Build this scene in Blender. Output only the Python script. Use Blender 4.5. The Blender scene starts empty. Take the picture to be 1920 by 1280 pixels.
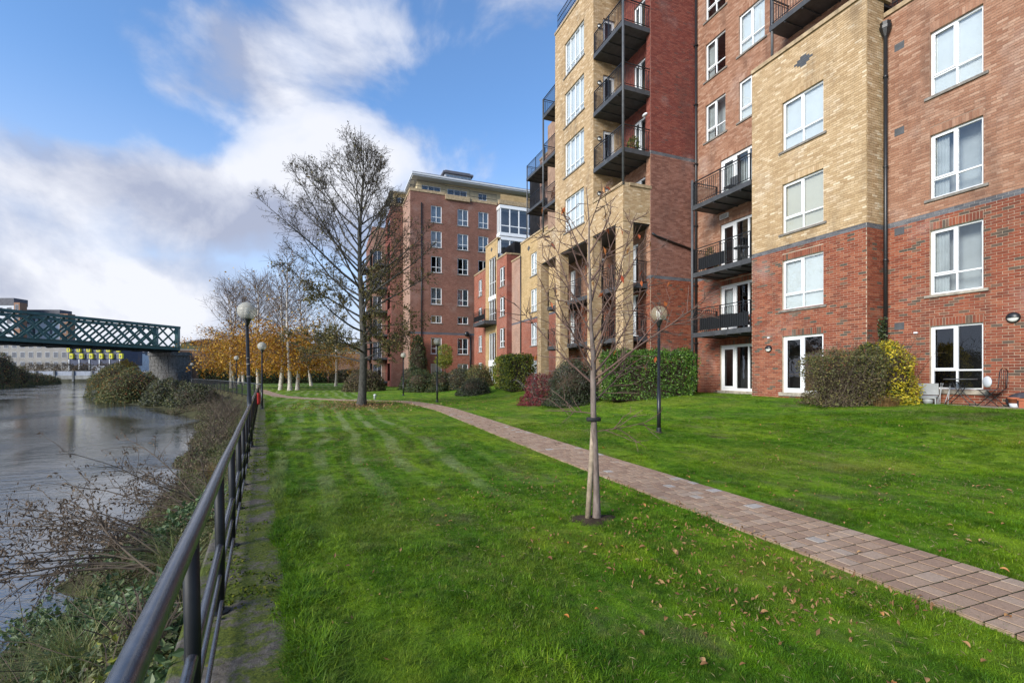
import bpy, math, random
import numpy as np
from mathutils import Vector, Matrix

R = math.radians
PI = math.pi
random.seed(7)
rng = np.random.default_rng(11)
SC = bpy.context.scene
COL = SC.collection

# ------------------------------------------------------------------ camera
YAW = 21.58
cam_d = bpy.data.cameras.new('camera')
cam = bpy.data.objects.new('camera', cam_d)
COL.objects.link(cam)
cam.location = (0, 0, 1.65)
cam.rotation_euler = (R(90), 0, R(-YAW))
cam_d.sensor_width = 36.0
cam_d.lens = 880 / 1920 * 36
cam_d.shift_y = 64 / 1920
cam_d.clip_start = 0.05
cam_d.clip_end = 4000
SC.camera = cam

# ------------------------------------------------------------------ sun and sky
SUN_EL, SUN_AZ = 27.0, 247.0          # azimuth clockwise from +Y
sun_d = bpy.data.lights.new('sun', 'SUN')
sun_d.energy = 1.8
sun_d.angle = R(28)
sun_d.color = (1.0, 0.95, 0.87)
sun = bpy.data.objects.new('sun', sun_d)
COL.objects.link(sun)
sdir = Vector((math.sin(R(SUN_AZ)) * math.cos(R(SUN_EL)), math.cos(R(SUN_AZ)) * math.cos(R(SUN_EL)), math.sin(R(SUN_EL))))
sun.rotation_euler = sdir.to_track_quat('Z', 'Y').to_euler()
sun.location = (-30, -10, 40)

SC.view_settings.view_transform = 'Standard'
SC.view_settings.look = 'None'
SC.view_settings.gamma = 1
SC.view_settings.use_curve_mapping = False
SC.view_settings.exposure = 1.55


def pix_dir(u, v):
    a = (u - 960) / 880.0
    b = (704 - v) / 880.0
    s, c = math.sin(R(YAW)), math.cos(R(YAW))
    w = Vector((s + a * c, c - a * s, b))
    return w.normalized()


def build_world():
    w = bpy.data.worlds.new('World')
    SC.world = w
    w.use_nodes = True
    nt = w.node_tree
    N, L = nt.nodes, nt.links
    N.clear()

    def nd(t, **k):
        n = N.new(t)
        for a, b in k.items():
            setattr(n, a, b)
        return n

    def math_(op, a, b=None, c=None, clamp=False):
        n = nd('ShaderNodeMath', operation=op)
        n.use_clamp = clamp
        for i, x in enumerate((a, b, c)):
            if x is None:
                continue
            if isinstance(x, (int, float)):
                n.inputs[i].default_value = x
            else:
                L.new(x, n.inputs[i])
        return n.outputs[0]

    def vmath(op, a, b=None):
        n = nd('ShaderNodeVectorMath', operation=op)
        for i, x in enumerate((a, b)):
            if x is None:
                continue
            if isinstance(x, (tuple, list, Vector)):
                n.inputs[i].default_value = tuple(x)
            else:
                L.new(x, n.inputs[i])
        return n

    out = nd('ShaderNodeOutputWorld')
    bg = nd('ShaderNodeBackground')
    bg.inputs['Strength'].default_value = 0.088
    sky = nd('ShaderNodeTexSky', sky_type='NISHITA')
    sky.sun_disc = False
    sky.sun_elevation = R(SUN_EL)
    sky.sun_rotation = R(SUN_AZ)
    sky.air_density = 1.0
    sky.dust_density = 0.4
    sky.ozone_density = 2.2
    tc = nd('ShaderNodeTexCoord')
    D = vmath('NORMALIZE', tc.outputs['Generated']).outputs[0]
    sep = nd('ShaderNodeSeparateXYZ')
    L.new(D, sep.inputs[0])
    z = sep.outputs['Z']

    def noise(vec, scale, detail, rough, dist=0.0):
        n = nd('ShaderNodeTexNoise')
        n.inputs['Scale'].default_value = scale
        n.inputs['Detail'].default_value = detail
        n.inputs['Roughness'].default_value = rough
        n.inputs['Distortion'].default_value = dist
        L.new(vec, n.inputs['Vector'])
        return n.outputs['Fac']

    st = vmath('MULTIPLY', D, (1.0, 1.0, 1.3)).outputs[0]
    st2 = vmath('ADD', st, (0.0, 0.0, 0.10)).outputs[0]
    st2 = vmath('ADD', st2, tuple(sdir * 0.06)).outputs[0]
    n1 = noise(st, 3.1, 10, 0.56, 0.35)
    n1u = noise(st2, 3.1, 10, 0.56, 0.35)
    # cumulus banks where the photograph has them: (u, v, radius, weight)
    blobs = [(590, 300, 0.17, 0.26), (690, 280, 0.12, 0.20), (500, 350, 0.15, 0.22), (430, 400, 0.15, 0.16), (560, 410, 0.18, 0.16), (250, 330, 0.20, 0.26), (90, 325, 0.20, 0.26), (0, 330, 0.15, 0.12), (350, 380, 0.16, 0.16),
             (370, 150, 0.18, 0.20), (460, 120, 0.12, 0.12), (290, 135, 0.11, 0.08), (640, 120, 0.19, 0.20), (730, 90, 0.15, 0.14), (540, 60, 0.14, 0.10), (600, 210, 0.12, 0.10), (60, 520, 0.20, 0.22), (220, 540, 0.20, 0.18),
             (400, 560, 0.22, 0.15), (760, 320, 0.15, 0.12), (920, 320, 0.18, 0.14), (830, 230, 0.12, 0.06), (930, 40, 0.12, 0.05),
             (90, 110, 0.26, -0.20), (200, 235, 0.13, -0.20), (30, 235, 0.13, -0.20), (380, 245, 0.09, -0.16), (870, 140, 0.16, -0.14), (110, 430, 0.13, -0.16), (260, 440, 0.10, -0.08), (540, 150, 0.06, -0.06), (560, 480, .1, -.06)]
    acc = None
    warp = noise(st, 4.5, 4, 0.5)
    wv = nd('ShaderNodeTexNoise')
    wv.inputs['Scale'].default_value = 5.0
    wv.inputs['Detail'].default_value = 5
    L.new(D, wv.inputs['Vector'])
    Dw = vmath('ADD', D, vmath('MULTIPLY', vmath('SUBTRACT', wv.outputs['Color'], (.5, .5, .5)).outputs[0], (.16, .16, .10)).outputs[0]).outputs[0]
    for (u, v, r, wgt) in blobs:
        d0 = pix_dir(u, v)
        df = vmath('SUBTRACT', Dw, tuple(d0)).outputs[0]
        df = vmath('MULTIPLY', df, (1.0, 1.0, 1.7)).outputs[0]
        ln = vmath('LENGTH', df).outputs['Value']
        q = math_('SUBTRACT', 1.0, math_('DIVIDE', ln, r), clamp=True)
        q = math_('MULTIPLY', q, math_('SUBTRACT', 2.0, q))
        q = math_('MULTIPLY', q, wgt)
        acc = q if acc is None else math_('ADD', acc, q)
    hz = math_('SUBTRACT', 1.0, math_('MULTIPLY', z, 1.9), clamp=True)
    acc = math_('ADD', acc, math_('MULTIPLY', hz, 0.15))
    dens = math_('ADD', math_('MULTIPLY_ADD', n1, 1.3, -0.14), acc)
    dens = math_('ADD', dens, math_('MULTIPLY', math_('SUBTRACT', warp, 0.5), 0.16))
    mr = nd('ShaderNodeMapRange', interpolation_type='SMOOTHSTEP')
    L.new(dens, mr.inputs['Value'])
    mr.inputs['From Min'].default_value = 0.54
    mr.inputs['From Max'].default_value = 0.78
    mask = mr.outputs['Result']
    veil = nd('ShaderNodeMapRange', interpolation_type='SMOOTHSTEP')
    L.new(z, veil.inputs['Value'])
    veil.inputs['From Min'].default_value = 0.50
    veil.inputs['From Max'].default_value = 0.0
    veil.inputs['To Max'].default_value = 0.92
    lit = math_('SUBTRACT', n1, n1u)
    lit = math_('MULTIPLY_ADD', lit, 3.4, 0.36)
    # the thick middle of a bank is bright on its sunny side, its underside grey
    thick = nd('ShaderNodeMapRange', interpolation_type='SMOOTHSTEP')
    L.new(dens, thick.inputs['Value'])
    thick.inputs['From Min'].default_value = 0.70
    thick.inputs['From Max'].default_value = 1.0
    lit = math_('ADD', lit, math_('MULTIPLY', thick.outputs['Result'], 0.20))
    # sunlit heads and grey bases of the banks in view
    for (u, v, r, wgt) in ((560, 280, 0.17, 0.50), (680, 260, 0.12, 0.40), (440, 320, .10, .25), (60, 510, 0.20, 0.08), (240, 540, 0.2, 0.02), (450, 450, 0.18, -0.50), (610, 440, 0.18, -0.40), (200, 350, 0.22, -0.10), (330, 150, 0.2, -0.06), (640, 100, 0.2, 0.08), (760, 320, .2, .2), (930, 310, .2, .2)):
        df = vmath('MULTIPLY', vmath('SUBTRACT', Dw, tuple(pix_dir(u, v))).outputs[0], (1.0, 1.0, 1.7)).outputs[0]
        q = math_('SUBTRACT', 1.0, math_('DIVIDE', vmath('LENGTH', df).outputs['Value'], r), clamp=True)
        lit = math_('ADD', lit, math_('MULTIPLY', q, wgt))
    lit = math_('ADD', lit, 0.0, clamp=True)
    ramp = nd('ShaderNodeValToRGB')
    ramp.color_ramp.elements[0].color = (1.75, 1.92, 2.5, 1)
    ramp.color_ramp.elements[1].color = (3.65, 3.72, 4.0, 1)
    ramp.color_ramp.elements[0].position = 0.10
    ramp.color_ramp.elements[1].position = 0.92
    L.new(lit, ramp.inputs[0])
    tint = nd('ShaderNodeMix', data_type='RGBA', blend_type='MULTIPLY')
    tint.inputs['Factor'].default_value = 1
    L.new(sky.outputs[0], tint.inputs['A'])
    tint.inputs['B'].default_value = (0.72, 0.90, 1.06, 1)
    mix = nd('ShaderNodeMix', data_type='RGBA')
    L.new(math_('MULTIPLY', mask, math_('MULTIPLY_ADD', thick.outputs['Result'], 0.30, 0.66)), mix.inputs['Factor'])
    L.new(ramp.outputs[0], mix.inputs['B'])
    hz_mix = nd('ShaderNodeMix', data_type='RGBA')
    L.new(veil.outputs['Result'], hz_mix.inputs['Factor'])
    L.new(tint.outputs['Result'], hz_mix.inputs['A'])
    hz_mix.inputs['B'].default_value = (2.55, 2.9, 3.7, 1)
    L.new(hz_mix.outputs['Result'], mix.inputs['A'])
    L.new(mix.outputs['Result'], bg.inputs['Color'])
    L.new(bg.outputs[0], out.inputs[0])


build_world()

# ------------------------------------------------------------------ materials
MATS = {}


class NT:
    def __init__(self, name, rough=0.8, spec=0.3):
        m = bpy.data.materials.new(name)
        m.use_nodes = True
        self.m = m
        self.t = m.node_tree
        self.N, self.L = self.t.nodes, self.t.links
        self.b = self.N['Principled BSDF']
        self.b.inputs['Roughness'].default_value = rough
        self.b.inputs['Specular IOR Level'].default_value = spec
        MATS[name] = m

    def n(self, t, **k):
        x = self.N.new(t)
        for a, b in k.items():
            setattr(x, a, b)
        return x

    def pos(self):
        return self.n('ShaderNodeNewGeometry').outputs['Position']

    def island(self):
        return self.n('ShaderNodeNewGeometry').outputs['Random Per Island']

    def objrand(self):
        return self.n('ShaderNodeObjectInfo').outputs['Random']

    def noise(self, scale, detail=4, rough=0.55, vec=None, dist=0.0, sc3=None):
        x = self.n('ShaderNodeTexNoise')
        x.inputs['Scale'].default_value = scale
        x.inputs['Detail'].default_value = detail
        x.inputs['Roughness'].default_value = rough
        x.inputs['Distortion'].default_value = dist
        v = vec if vec is not None else self.pos()
        if sc3:
            mm = self.n('ShaderNodeVectorMath', operation='MULTIPLY')
            self.L.new(v, mm.inputs[0])
            mm.inputs[1].default_value = sc3
            v = mm.outputs[0]
        self.L.new(v, x.inputs['Vector'])
        return x.outputs['Fac']

    def ramp(self, fac, stops, interp='LINEAR'):
        r = self.n('ShaderNodeValToRGB')
        r.color_ramp.interpolation = interp
        el = r.color_ramp.elements
        while len(el) < len(stops):
            el.new(0.5)
        for e, (p, c) in zip(el, stops):
            e.position = p
            e.color = (*c, 1)
        self.L.new(fac, r.inputs[0])
        return r.outputs[0]

    def mix(self, fac, a, b, blend='MIX'):
        x = self.n('ShaderNodeMix', data_type='RGBA', blend_type=blend)
        for sock, v in (('Factor', fac), ('A', a), ('B', b)):
            if isinstance(v, (int, float)):
                x.inputs[sock].default_value = v
            elif isinstance(v, tuple):
                x.inputs[sock].default_value = (*v, 1)
            else:
                self.L.new(v, x.inputs[sock])
        return x.outputs['Result']

    def math(self, op, a, b=0.0, clamp=False):
        x = self.n('ShaderNodeMath', operation=op)
        x.use_clamp = clamp
        for i, v in enumerate((a, b)):
            if isinstance(v, (int, float)):
                x.inputs[i].default_value = v
            else:
                self.L.new(v, x.inputs[i])
        return x.outputs[0]

    def maprange(self, v, a, b, c=0.0, d=1.0):
        x = self.n('ShaderNodeMapRange', interpolation_type='SMOOTHSTEP')
        self.L.new(v, x.inputs['Value'])
        for k, q in zip(('From Min', 'From Max', 'To Min', 'To Max'), (a, b, c, d)):
            x.inputs[k].default_value = q
        return x.outputs['Result']

    def color(self, c):
        if isinstance(c, tuple):
            self.b.inputs['Base Color'].default_value = (*c, 1)
        else:
            self.L.new(c, self.b.inputs['Base Color'])
        return self

    def bump(self, h, strength=0.3, dist=0.02):
        x = self.n('ShaderNodeBump')
        x.inputs['Strength'].default_value = strength
        x.inputs['Distance'].default_value = dist
        self.L.new(h, x.inputs['Height'])
        self.L.new(x.outputs[0], self.b.inputs['Normal'])
        return self


def simple(name, col, rough=0.7, spec=0.3, var=0.25, scale=6.0, bump=0.0, metal=0.0):
    t = NT(name, rough, spec)
    n = t.noise(scale, 5, 0.6)
    lo = tuple(c * (1 - var) for c in col)
    hi = tuple(min(1, c * (1 + var)) for c in col)
    t.color(t.ramp(n, [(0.3, lo), (0.7, hi)]))
    if bump:
        t.bump(t.noise(scale * 8, 4, 0.6), bump, 0.01)
    t.b.inputs['Metallic'].default_value = metal
    return t.m


def brick_mat(name, stops, single=False, weather=(0.5, 0.47, 0.43), wamt=0.22, rough=0.85):
    t = NT(name, rough, 0.2)
    f = t.objrand() if single else t.island()
    c = t.ramp(f, stops, 'LINEAR')
    g = t.noise(28, 4, 0.65)
    c = t.mix(0.5, c, t.ramp(g, [(0.3, (0.55, 0.55, 0.55)), (0.7, (1.25, 1.25, 1.25))]), 'MULTIPLY')
    big = t.noise(0.55, 5, 0.6)
    c = t.mix(t.maprange(big, 0.55, 0.75, 0, wamt), c, weather)
    c = t.mix(t.maprange(t.noise(0.9, 6, 0.7, sc3=(1, 1, 0.3)), 0.47, 0.72, 0, 0.42), c, (0.05, 0.036, 0.032))
    t.color(c)
    t.bump(t.noise(60, 3, 0.6), 0.25, 0.006)
    return t.m


RED = [(0, (0.175, 0.050, 0.028)), (0.3, (0.235, 0.063, 0.034)), (0.62, (0.275, 0.082, 0.043)), (0.87, (0.32, 0.115, 0.062)), (0.93, (0.13, 0.085, 0.06)), (1, (0.08, 0.07, 0.055))]
BROWN = [(0, (0.265, 0.128, 0.078)), (0.4, (0.325, 0.168, 0.103)), (0.75, (0.37, 0.205, 0.132)), (1, (0.43, 0.265, 0.18))]
YELLOW = [(0, (0.40, 0.27, 0.145)), (0.35, (0.465, 0.325, 0.18)), (0.7, (0.52, 0.375, 0.218)), (0.93, (0.575, 0.43, 0.27)), (1, (0.66, 0.54, 0.37))]
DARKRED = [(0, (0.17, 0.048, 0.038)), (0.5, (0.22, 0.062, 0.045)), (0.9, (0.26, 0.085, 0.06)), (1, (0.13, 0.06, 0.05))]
MIDBROWN = [(0, (0.19, 0.085, 0.062)), (0.5, (0.25, 0.115, 0.082)), (1, (0.31, 0.155, 0.115))]
BANDC = [(0, (0.085, 0.088, 0.098)), (1, (0.16, 0.16, 0.17))]
BRK = {}
for nm, st in (('red', RED), ('brown', BROWN), ('yellow', YELLOW), ('darkred', DARKRED), ('midbrown', MIDBROWN), ('band', BANDC)):
    BRK[nm] = brick_mat('brick_' + nm, st)
    BRK[nm + '1'] = brick_mat('brick_single_' + nm, st, True)
MORT = {'red': simple('mortar_cream', (0.42, 0.34, 0.25), 0.9, 0.1, 0.3, 3), 'brown': simple('mortar_brown', (0.29, 0.19, 0.135), 0.9, 0.1, 0.3, 3),
        'yellow': simple('mortar_yellow', (0.33, 0.235, 0.13), 0.9, 0.1, 0.3, 3), 'darkred': simple('mortar_dark', (0.25, 0.14, 0.11), 0.9, 0.1, 0.3, 3),
        'midbrown': simple('mortar_mid', (0.26, 0.165, 0.13), 0.9, 0.1, 0.3, 3), 'band': simple('mortar_band', (0.3, 0.29, 0.27), 0.9, 0.1, 0.3, 3)}


def brick_tex_mat(name, stops, mortar):
    """brickwork too far off to tell the bricks apart"""
    t = NT(name, 0.88, 0.2)
    g = t.n('ShaderNodeNewGeometry')
    sp = t.n('ShaderNodeSeparateXYZ')
    t.L.new(g.outputs['Position'], sp.inputs[0])
    sn = t.n('ShaderNodeSeparateXYZ')
    t.L.new(g.outputs['Normal'], sn.inputs[0])
    k = t.math('GREATER_THAN', t.math('ABSOLUTE', sn.outputs[0]), 0.5)
    mx = t.n('ShaderNodeMix', data_type='FLOAT')
    t.L.new(k, mx.inputs[0])
    t.L.new(sp.outputs[0], mx.inputs[2])
    t.L.new(sp.outputs[1], mx.inputs[3])
    cb = t.n('ShaderNodeCombineXYZ')
    t.L.new(mx.outputs[0], cb.inputs[0])
    t.L.new(sp.outputs[2], cb.inputs[1])
    b = t.n('ShaderNodeTexBrick')
    b.inputs['Scale'].default_value = 1
    b.inputs['Brick Width'].default_value = 0.225
    b.inputs['Row Height'].default_value = 0.075
    b.inputs['Mortar Size'].default_value = 0.006
    b.inputs['Mortar'].default_value = (*mortar, 1)
    b.inputs['Color1'].default_value = (*stops[0][1], 1)
    b.inputs['Color2'].default_value = (*stops[-1][1], 1)
    t.L.new(cb.outputs[0], b.inputs['Vector'])
    c = t.mix(0.5, b.outputs['Color'], t.ramp(t.noise(0.8, 6, 0.65), [(0.3, (0.6, 0.6, 0.6)), (0.7, (1.25, 1.22, 1.2))]), 'MULTIPLY')
    c = t.mix(t.maprange(t.noise(0.35, 6, 0.7), 0.52, 0.72, 0, 0.3), c, (0.34, 0.27, 0.24))
    t.color(c)
    return t.m


FARB = {'red': brick_tex_mat('far_brick_red', [(0, (0.24, 0.06, 0.036)), (1, (0.32, 0.10, 0.06))], (0.33, 0.24, 0.18)),
        'midbrown': brick_tex_mat('far_brick_brown', [(0, (0.15, 0.062, 0.043)), (1, (0.215, 0.096, 0.07))], (0.27, 0.18, 0.14)),
        'yellow': brick_tex_mat('far_brick_yellow', [(0, (0.40, 0.27, 0.12)), (1, (0.52, 0.37, 0.19))], (0.36, 0.27, 0.16)),
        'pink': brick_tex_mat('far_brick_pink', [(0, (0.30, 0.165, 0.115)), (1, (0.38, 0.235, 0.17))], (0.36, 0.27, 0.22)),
        'darkred': brick_tex_mat('far_brick_darkred', [(0, (0.17, 0.046, 0.034)), (1, (0.23, 0.07, 0.05))], (0.22, 0.12, 0.1))}

M = {}
M['white'] = simple('white_upvc', (0.78, 0.79, 0.79), 0.35, 0.5, 0.03, 2)
M['stone'] = simple('sill_stone', (0.33, 0.29, 0.235), 0.85, 0.2, 0.35, 7, 0.3)
M['greystone'] = simple('sill_grey', (0.20, 0.18, 0.155), 0.85, 0.2, 0.4, 7, 0.3)
M['coping'] = simple('coping_stone', (0.36, 0.27, 0.165), 0.85, 0.2, 0.35, 5, 0.3)
M['blackmetal'] = simple('black_paint', (0.014, 0.015, 0.016), 0.38, 0.5, 0.3, 14)
M['greymetal'] = simple('grey_paint', (0.075, 0.078, 0.08), 0.5, 0.5, 0.25, 6)
M['slabgrey'] = simple('balcony_grey', (0.055, 0.057, 0.06), 0.55, 0.4, 0.3, 4)
M['rail'] = simple('rail_gloss_paint', (0.042, 0.045, 0.055), 0.24, 0.8, 0.35, 20, 0.04)
M['railpost'] = simple('rail_post_paint', (0.008, 0.009, 0.010), 0.55, 0.35, 0.3, 20)
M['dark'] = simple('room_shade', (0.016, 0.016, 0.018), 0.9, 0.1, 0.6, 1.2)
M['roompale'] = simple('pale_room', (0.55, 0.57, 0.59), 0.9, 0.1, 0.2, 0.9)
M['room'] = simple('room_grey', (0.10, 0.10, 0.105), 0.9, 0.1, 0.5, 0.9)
M['blind'] = simple('white_blind', (0.74, 0.75, 0.76), 0.8, 0.2, 0.04, 1.5)
M['cream'] = simple('cream_blind', (0.66, 0.62, 0.53), 0.8, 0.2, 0.05, 1.5)
M['curtain'] = simple('net_curtain', (0.48, 0.50, 0.51), 0.9, 0.1, 0.22, 2.0)
M['render'] = simple('cream_render', (0.56, 0.46, 0.29), 0.85, 0.2, 0.1, 1.2)
M['beigefar'] = simple('beige_cladding', (0.26, 0.245, 0.225), 0.85, 0.2, 0.15, 0.3)
M['greyfar'] = simple('grey_cladding', (0.11, 0.115, 0.13), 0.7, 0.3, 0.15, 0.3)
M['whitefar'] = simple('white_render', (0.55, 0.57, 0.6), 0.8, 0.2, 0.08, 0.4)
M['parapetfar'] = simple('grey_blue_parapet', (0.24, 0.26, 0.30), 0.7, 0.3, 0.2, 0.5)
M['navyfar'] = simple('navy_cladding', (0.05, 0.06, 0.10), 0.6, 0.3, 0.2, 0.4)
M['yellowbox'] = simple('lime_yellow_panel', (0.55, 0.52, 0.03), 0.6, 0.3, 0.1, 1)
M['slate'] = simple('slate_roof', (0.10, 0.10, 0.115), 0.7, 0.3, 0.25, 0.8)
M['tanfar'] = simple('tan_brick_far', (0.27, 0.155, 0.10), 0.85, 0.2, 0.15, 0.5)
M['bridge'] = simple('bridge_green_paint', (0.055, 0.118, 0.108), 0.55, 0.4, 0.35, 0.9)
M['bridgedark'] = simple('bridge_underside', (0.012, 0.016, 0.017), 0.8, 0.2, 0.4, 1)
M['masonry'] = simple('grey_masonry', (0.12, 0.118, 0.115), 0.9, 0.2, 0.5, 3.5, 0.4)
M['quay'] = simple('quay_wall_stone', (0.19, 0.19, 0.18), 0.9, 0.2, 0.35, 0.5)
M['quaydark'] = simple('quay_tide_line', (0.045, 0.045, 0.03), 0.9, 0.2, 0.6, 0.3)
M['terracotta'] = simple('terracotta', (0.36, 0.115, 0.06), 0.8, 0.2, 0.2, 9)
M['plasticgrey'] = simple('grey_plastic', (0.32, 0.33, 0.33), 0.55, 0.4, 0.15, 4)
M['redpaint'] = simple('red_plastic', (0.42, 0.03, 0.025), 0.45, 0.4, 0.15, 8)
M['bagdark'] = simple('dark_cover', (0.045, 0.043, 0.05), 0.6, 0.3, 0.6, 7, 0.5)
M['straw'] = simple('rope_tie', (0.02, 0.02, 0.02), 0.7, 0.3, 0.3, 30)
M['stake'] = simple('weathered_stake', (0.30, 0.235, 0.165), 0.85, 0.2, 0.35, 14, 0.4)


def glass_mat():
    t = NT('window_glass', 0.02, 0.5)
    t.N.remove(t.b)
    out = t.N['Material Output']
    tr = t.n('ShaderNodeBsdfTransparent')
    tr.inputs[0].default_value = (0.86, 0.9, 0.89, 1)
    gl = t.n('ShaderNodeBsdfGlossy')
    gl.inputs['Roughness'].default_value = 0.015
    gl.inputs['Color'].default_value = (0.95, 0.97, 1, 1)
    fr = t.n('ShaderNodeFresnel')
    fr.inputs['IOR'].default_value = 1.52
    f = t.math('MULTIPLY_ADD', fr.outputs[0], 1.4)
    t.N[-1].inputs[2].default_value = 0.05
    t.N[-1].use_clamp = True
    bm = t.n('ShaderNodeBump')
    bm.inputs['Strength'].default_value = 0.05
    bm.inputs['Distance'].default_value = 0.05
    t.L.new(t.noise(1.6, 2), bm.inputs['Height'])
    t.L.new(bm.outputs[0], gl.inputs['Normal'])
    mx = t.n('ShaderNodeMixShader')
    t.L.new(f, mx.inputs[0])
    t.L.new(tr.outputs[0], mx.inputs[1])
    t.L.new(gl.outputs[0], mx.inputs[2])
    t.L.new(mx.outputs[0], out.inputs[0])
    return t.m


M['glass'] = glass_mat()


def globe_mat(name, alpha, tint):
    t = NT(name, 0.16, 0.6)
    wv = t.n('ShaderNodeTexWave', wave_type='BANDS', bands_direction='Z')
    wv.inputs['Scale'].default_value = 9
    t.L.new(t.n('ShaderNodeTexCoord').outputs['Object'], wv.inputs['Vector'])
    t.color(t.mix(t.math('MULTIPLY', wv.outputs['Fac'], .8), tuple(c * .55 for c in tint), tint))
    t.b.inputs['Transmission Weight'].default_value = 0.25
    t.b.inputs['IOR'].default_value = 1.2
    t.b.inputs['Alpha'].default_value = alpha
    w = t.n('ShaderNodeTexWave', wave_type='BANDS', bands_direction='Z')
    w.inputs['Scale'].default_value = 16
    w.inputs['Distortion'].default_value = 0
    t.L.new(t.n('ShaderNodeTexCoord').outputs['Object'], w.inputs['Vector'])
    t.bump(w.outputs['Fac'], 0.08, 0.004)
    return t.m


M['globe'] = globe_mat('globe_diffuser', 0.78, (0.70, 0.67, 0.57))
M['globeclear'] = globe_mat('globe_clear', 0.42, (0.66, 0.58, 0.40))
M['lampcore'] = simple('lamp_core', (0.7, 0.7, 0.66), 0.35, 0.5, 0.05, 9)


def leaf_mat(name, stops, rough=0.55, transl=0.25, single=False):
    t = NT(name, rough, 0.35)
    c = t.ramp(t.objrand() if single else t.island(), stops)
    t.color(c)
    out = t.N['Material Output']
    tl = t.n('ShaderNodeBsdfTranslucent')
    t.L.new(c, tl.inputs[0])
    mx = t.n('ShaderNodeMixShader')
    mx.inputs[0].default_value = transl
    t.L.new(t.b.outputs[0], mx.inputs[1])
    t.L.new(tl.outputs[0], mx.inputs[2])
    t.L.new(mx.outputs[0], out.inputs[0])
    return t.m


LF = {}
LF['laurel'] = leaf_mat('laurel_leaf', [(0, (0.035, 0.085, 0.012)), (0.6, (0.085, 0.18, 0.022)), (1, (0.17, 0.30, 0.045))], 0.35)
LF['greygreen'] = leaf_mat('greygreen_leaf', [(0, (0.032, 0.04, 0.022)), (0.6, (0.07, 0.075, 0.045)), (1, (0.12, 0.115, 0.075))], 0.5)
LF['darkgreen'] = leaf_mat('darkgreen_leaf', [(0, (0.018, 0.032, 0.012)), (0.6, (0.04, 0.062, 0.02)), (1, (0.09, 0.11, 0.035))], 0.45)
LF['red'] = leaf_mat('crimson_leaf', [(0, (0.10, 0.012, 0.018)), (0.6, (0.20, 0.026, 0.035)), (1, (0.26, 0.07, 0.06))], 0.5)
LF['yellow'] = leaf_mat('golden_leaf', [(0, (0.22, 0.19, 0.012)), (0.5, (0.50, 0.40, 0.02)), (1, (0.68, 0.55, 0.05))], 0.45)
LF['yellowgreen'] = leaf_mat('yellowgreen_leaf', [(0, (0.06, 0.10, 0.012)), (0.5, (0.16, 0.19, 0.02)), (1, (0.34, 0.33, 0.04))], 0.45)
LF['brownleaf'] = leaf_mat('brown_hedge_leaf', [(0, (0.07, 0.05, 0.026)), (0.5, (0.115, 0.10, 0.04)), (0.8, (0.14, 0.15, 0.045)), (1, (0.26, 0.2, 0.06))], 0.6)
LF['deadbrown'] = leaf_mat('withered_leaf', [(0, (0.075, 0.05, 0.032)), (0.6, (0.14, 0.095, 0.06)), (1, (0.23, 0.17, 0.11))], 0.7)
LF['alder'] = leaf_mat('thin_autumn_leaf', [(0, (0.05, 0.045, 0.016)), (0.55, (0.10, 0.095, 0.025)), (0.85, (0.17, 0.14, 0.035)), (1, (0.26, 0.17, 0.05))], 0.6)
LF['catkin'] = leaf_mat('catkin', [(0, (0.05, 0.04, 0.034)), (1, (0.11, 0.085, 0.07))], 0.8, 0.05)
LF['orange'] = leaf_mat('orange_leaf', [(0, (0.24, 0.095, 0.012)), (0.45, (0.42, 0.185, 0.018)), (0.8, (0.52, 0.29, 0.03)), (1, (0.60, 0.40, 0.06))], 0.55, 0.35)
LF['rust'] = leaf_mat('rust_leaf', [(0, (0.18, 0.05, 0.02)), (0.6, (0.30, 0.10, 0.03)), (1, (0.38, 0.18, 0.06))], 0.55, 0.3)
LF['cherry'] = leaf_mat('red_orange_leaf', [(0, (0.36, 0.06, 0.02)), (0.6, (0.52, 0.15, 0.04)), (1, (0.55, 0.28, 0.09))], 0.5, 0.4, True)
LF['bank'] = leaf_mat('bank_leaf', [(0, (0.05, 0.06, 0.022)), (0.5, (0.095, 0.11, 0.038)), (0.85, (0.16, 0.17, 0.06)), (1, (0.24, 0.19, 0.09))], 0.55)
LF['bankgrass'] = leaf_mat('bank_grass', [(0, (0.07, 0.10, 0.028)), (0.5, (0.14, 0.18, 0.045)), (0.85, (0.25, 0.25, 0.08)), (1, (0.36, 0.29, 0.13))], 0.55)
LF['bankleaf'] = leaf_mat('bank_weed_leaf', [(0, (0.04, 0.075, 0.025)), (0.6, (0.085, 0.14, 0.05)), (1, (0.17, 0.21, 0.09))], 0.5)
LF['brownbush'] = leaf_mat('bank_brown', [(0, (0.055, 0.045, 0.03)), (0.5, (0.11, 0.085, 0.05)), (1, (0.18, 0.13, 0.075))], 0.7)
LF['olive'] = leaf_mat('olive_leaf', [(0, (0.04, 0.06, 0.02)), (0.5, (0.10, 0.12, 0.035)), (0.85, (0.19, 0.17, 0.05)), (1, (0.32, 0.18, 0.06))], 0.6)
LF['drygrass'] = leaf_mat('dry_sedge', [(0, (0.13, 0.07, 0.025)), (1, (0.30, 0.18, 0.07))], 0.7)
LF['fallen'] = leaf_mat('fallen_leaf', [(0, (0.17, 0.08, 0.03)), (0.45, (0.30, 0.15, 0.055)), (0.75, (0.42, 0.25, 0.11)), (1, (0.46, 0.17, 0.03))], 0.65, 0.1, True)
LF['thatch'] = leaf_mat('dry_clipping', [(0, (0.10, 0.085, 0.035)), (0.5, (0.20, 0.17, 0.07)), (1, (0.34, 0.30, 0.15))], 0.8, 0.1)
LF['fallen_s'] = leaf_mat('fallen_leaf_small', [(0, (0.12, 0.06, 0.03)), (0.5, (0.25, 0.13, 0.05)), (1, (0.38, 0.24, 0.10))], 0.7, 0.1)


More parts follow.
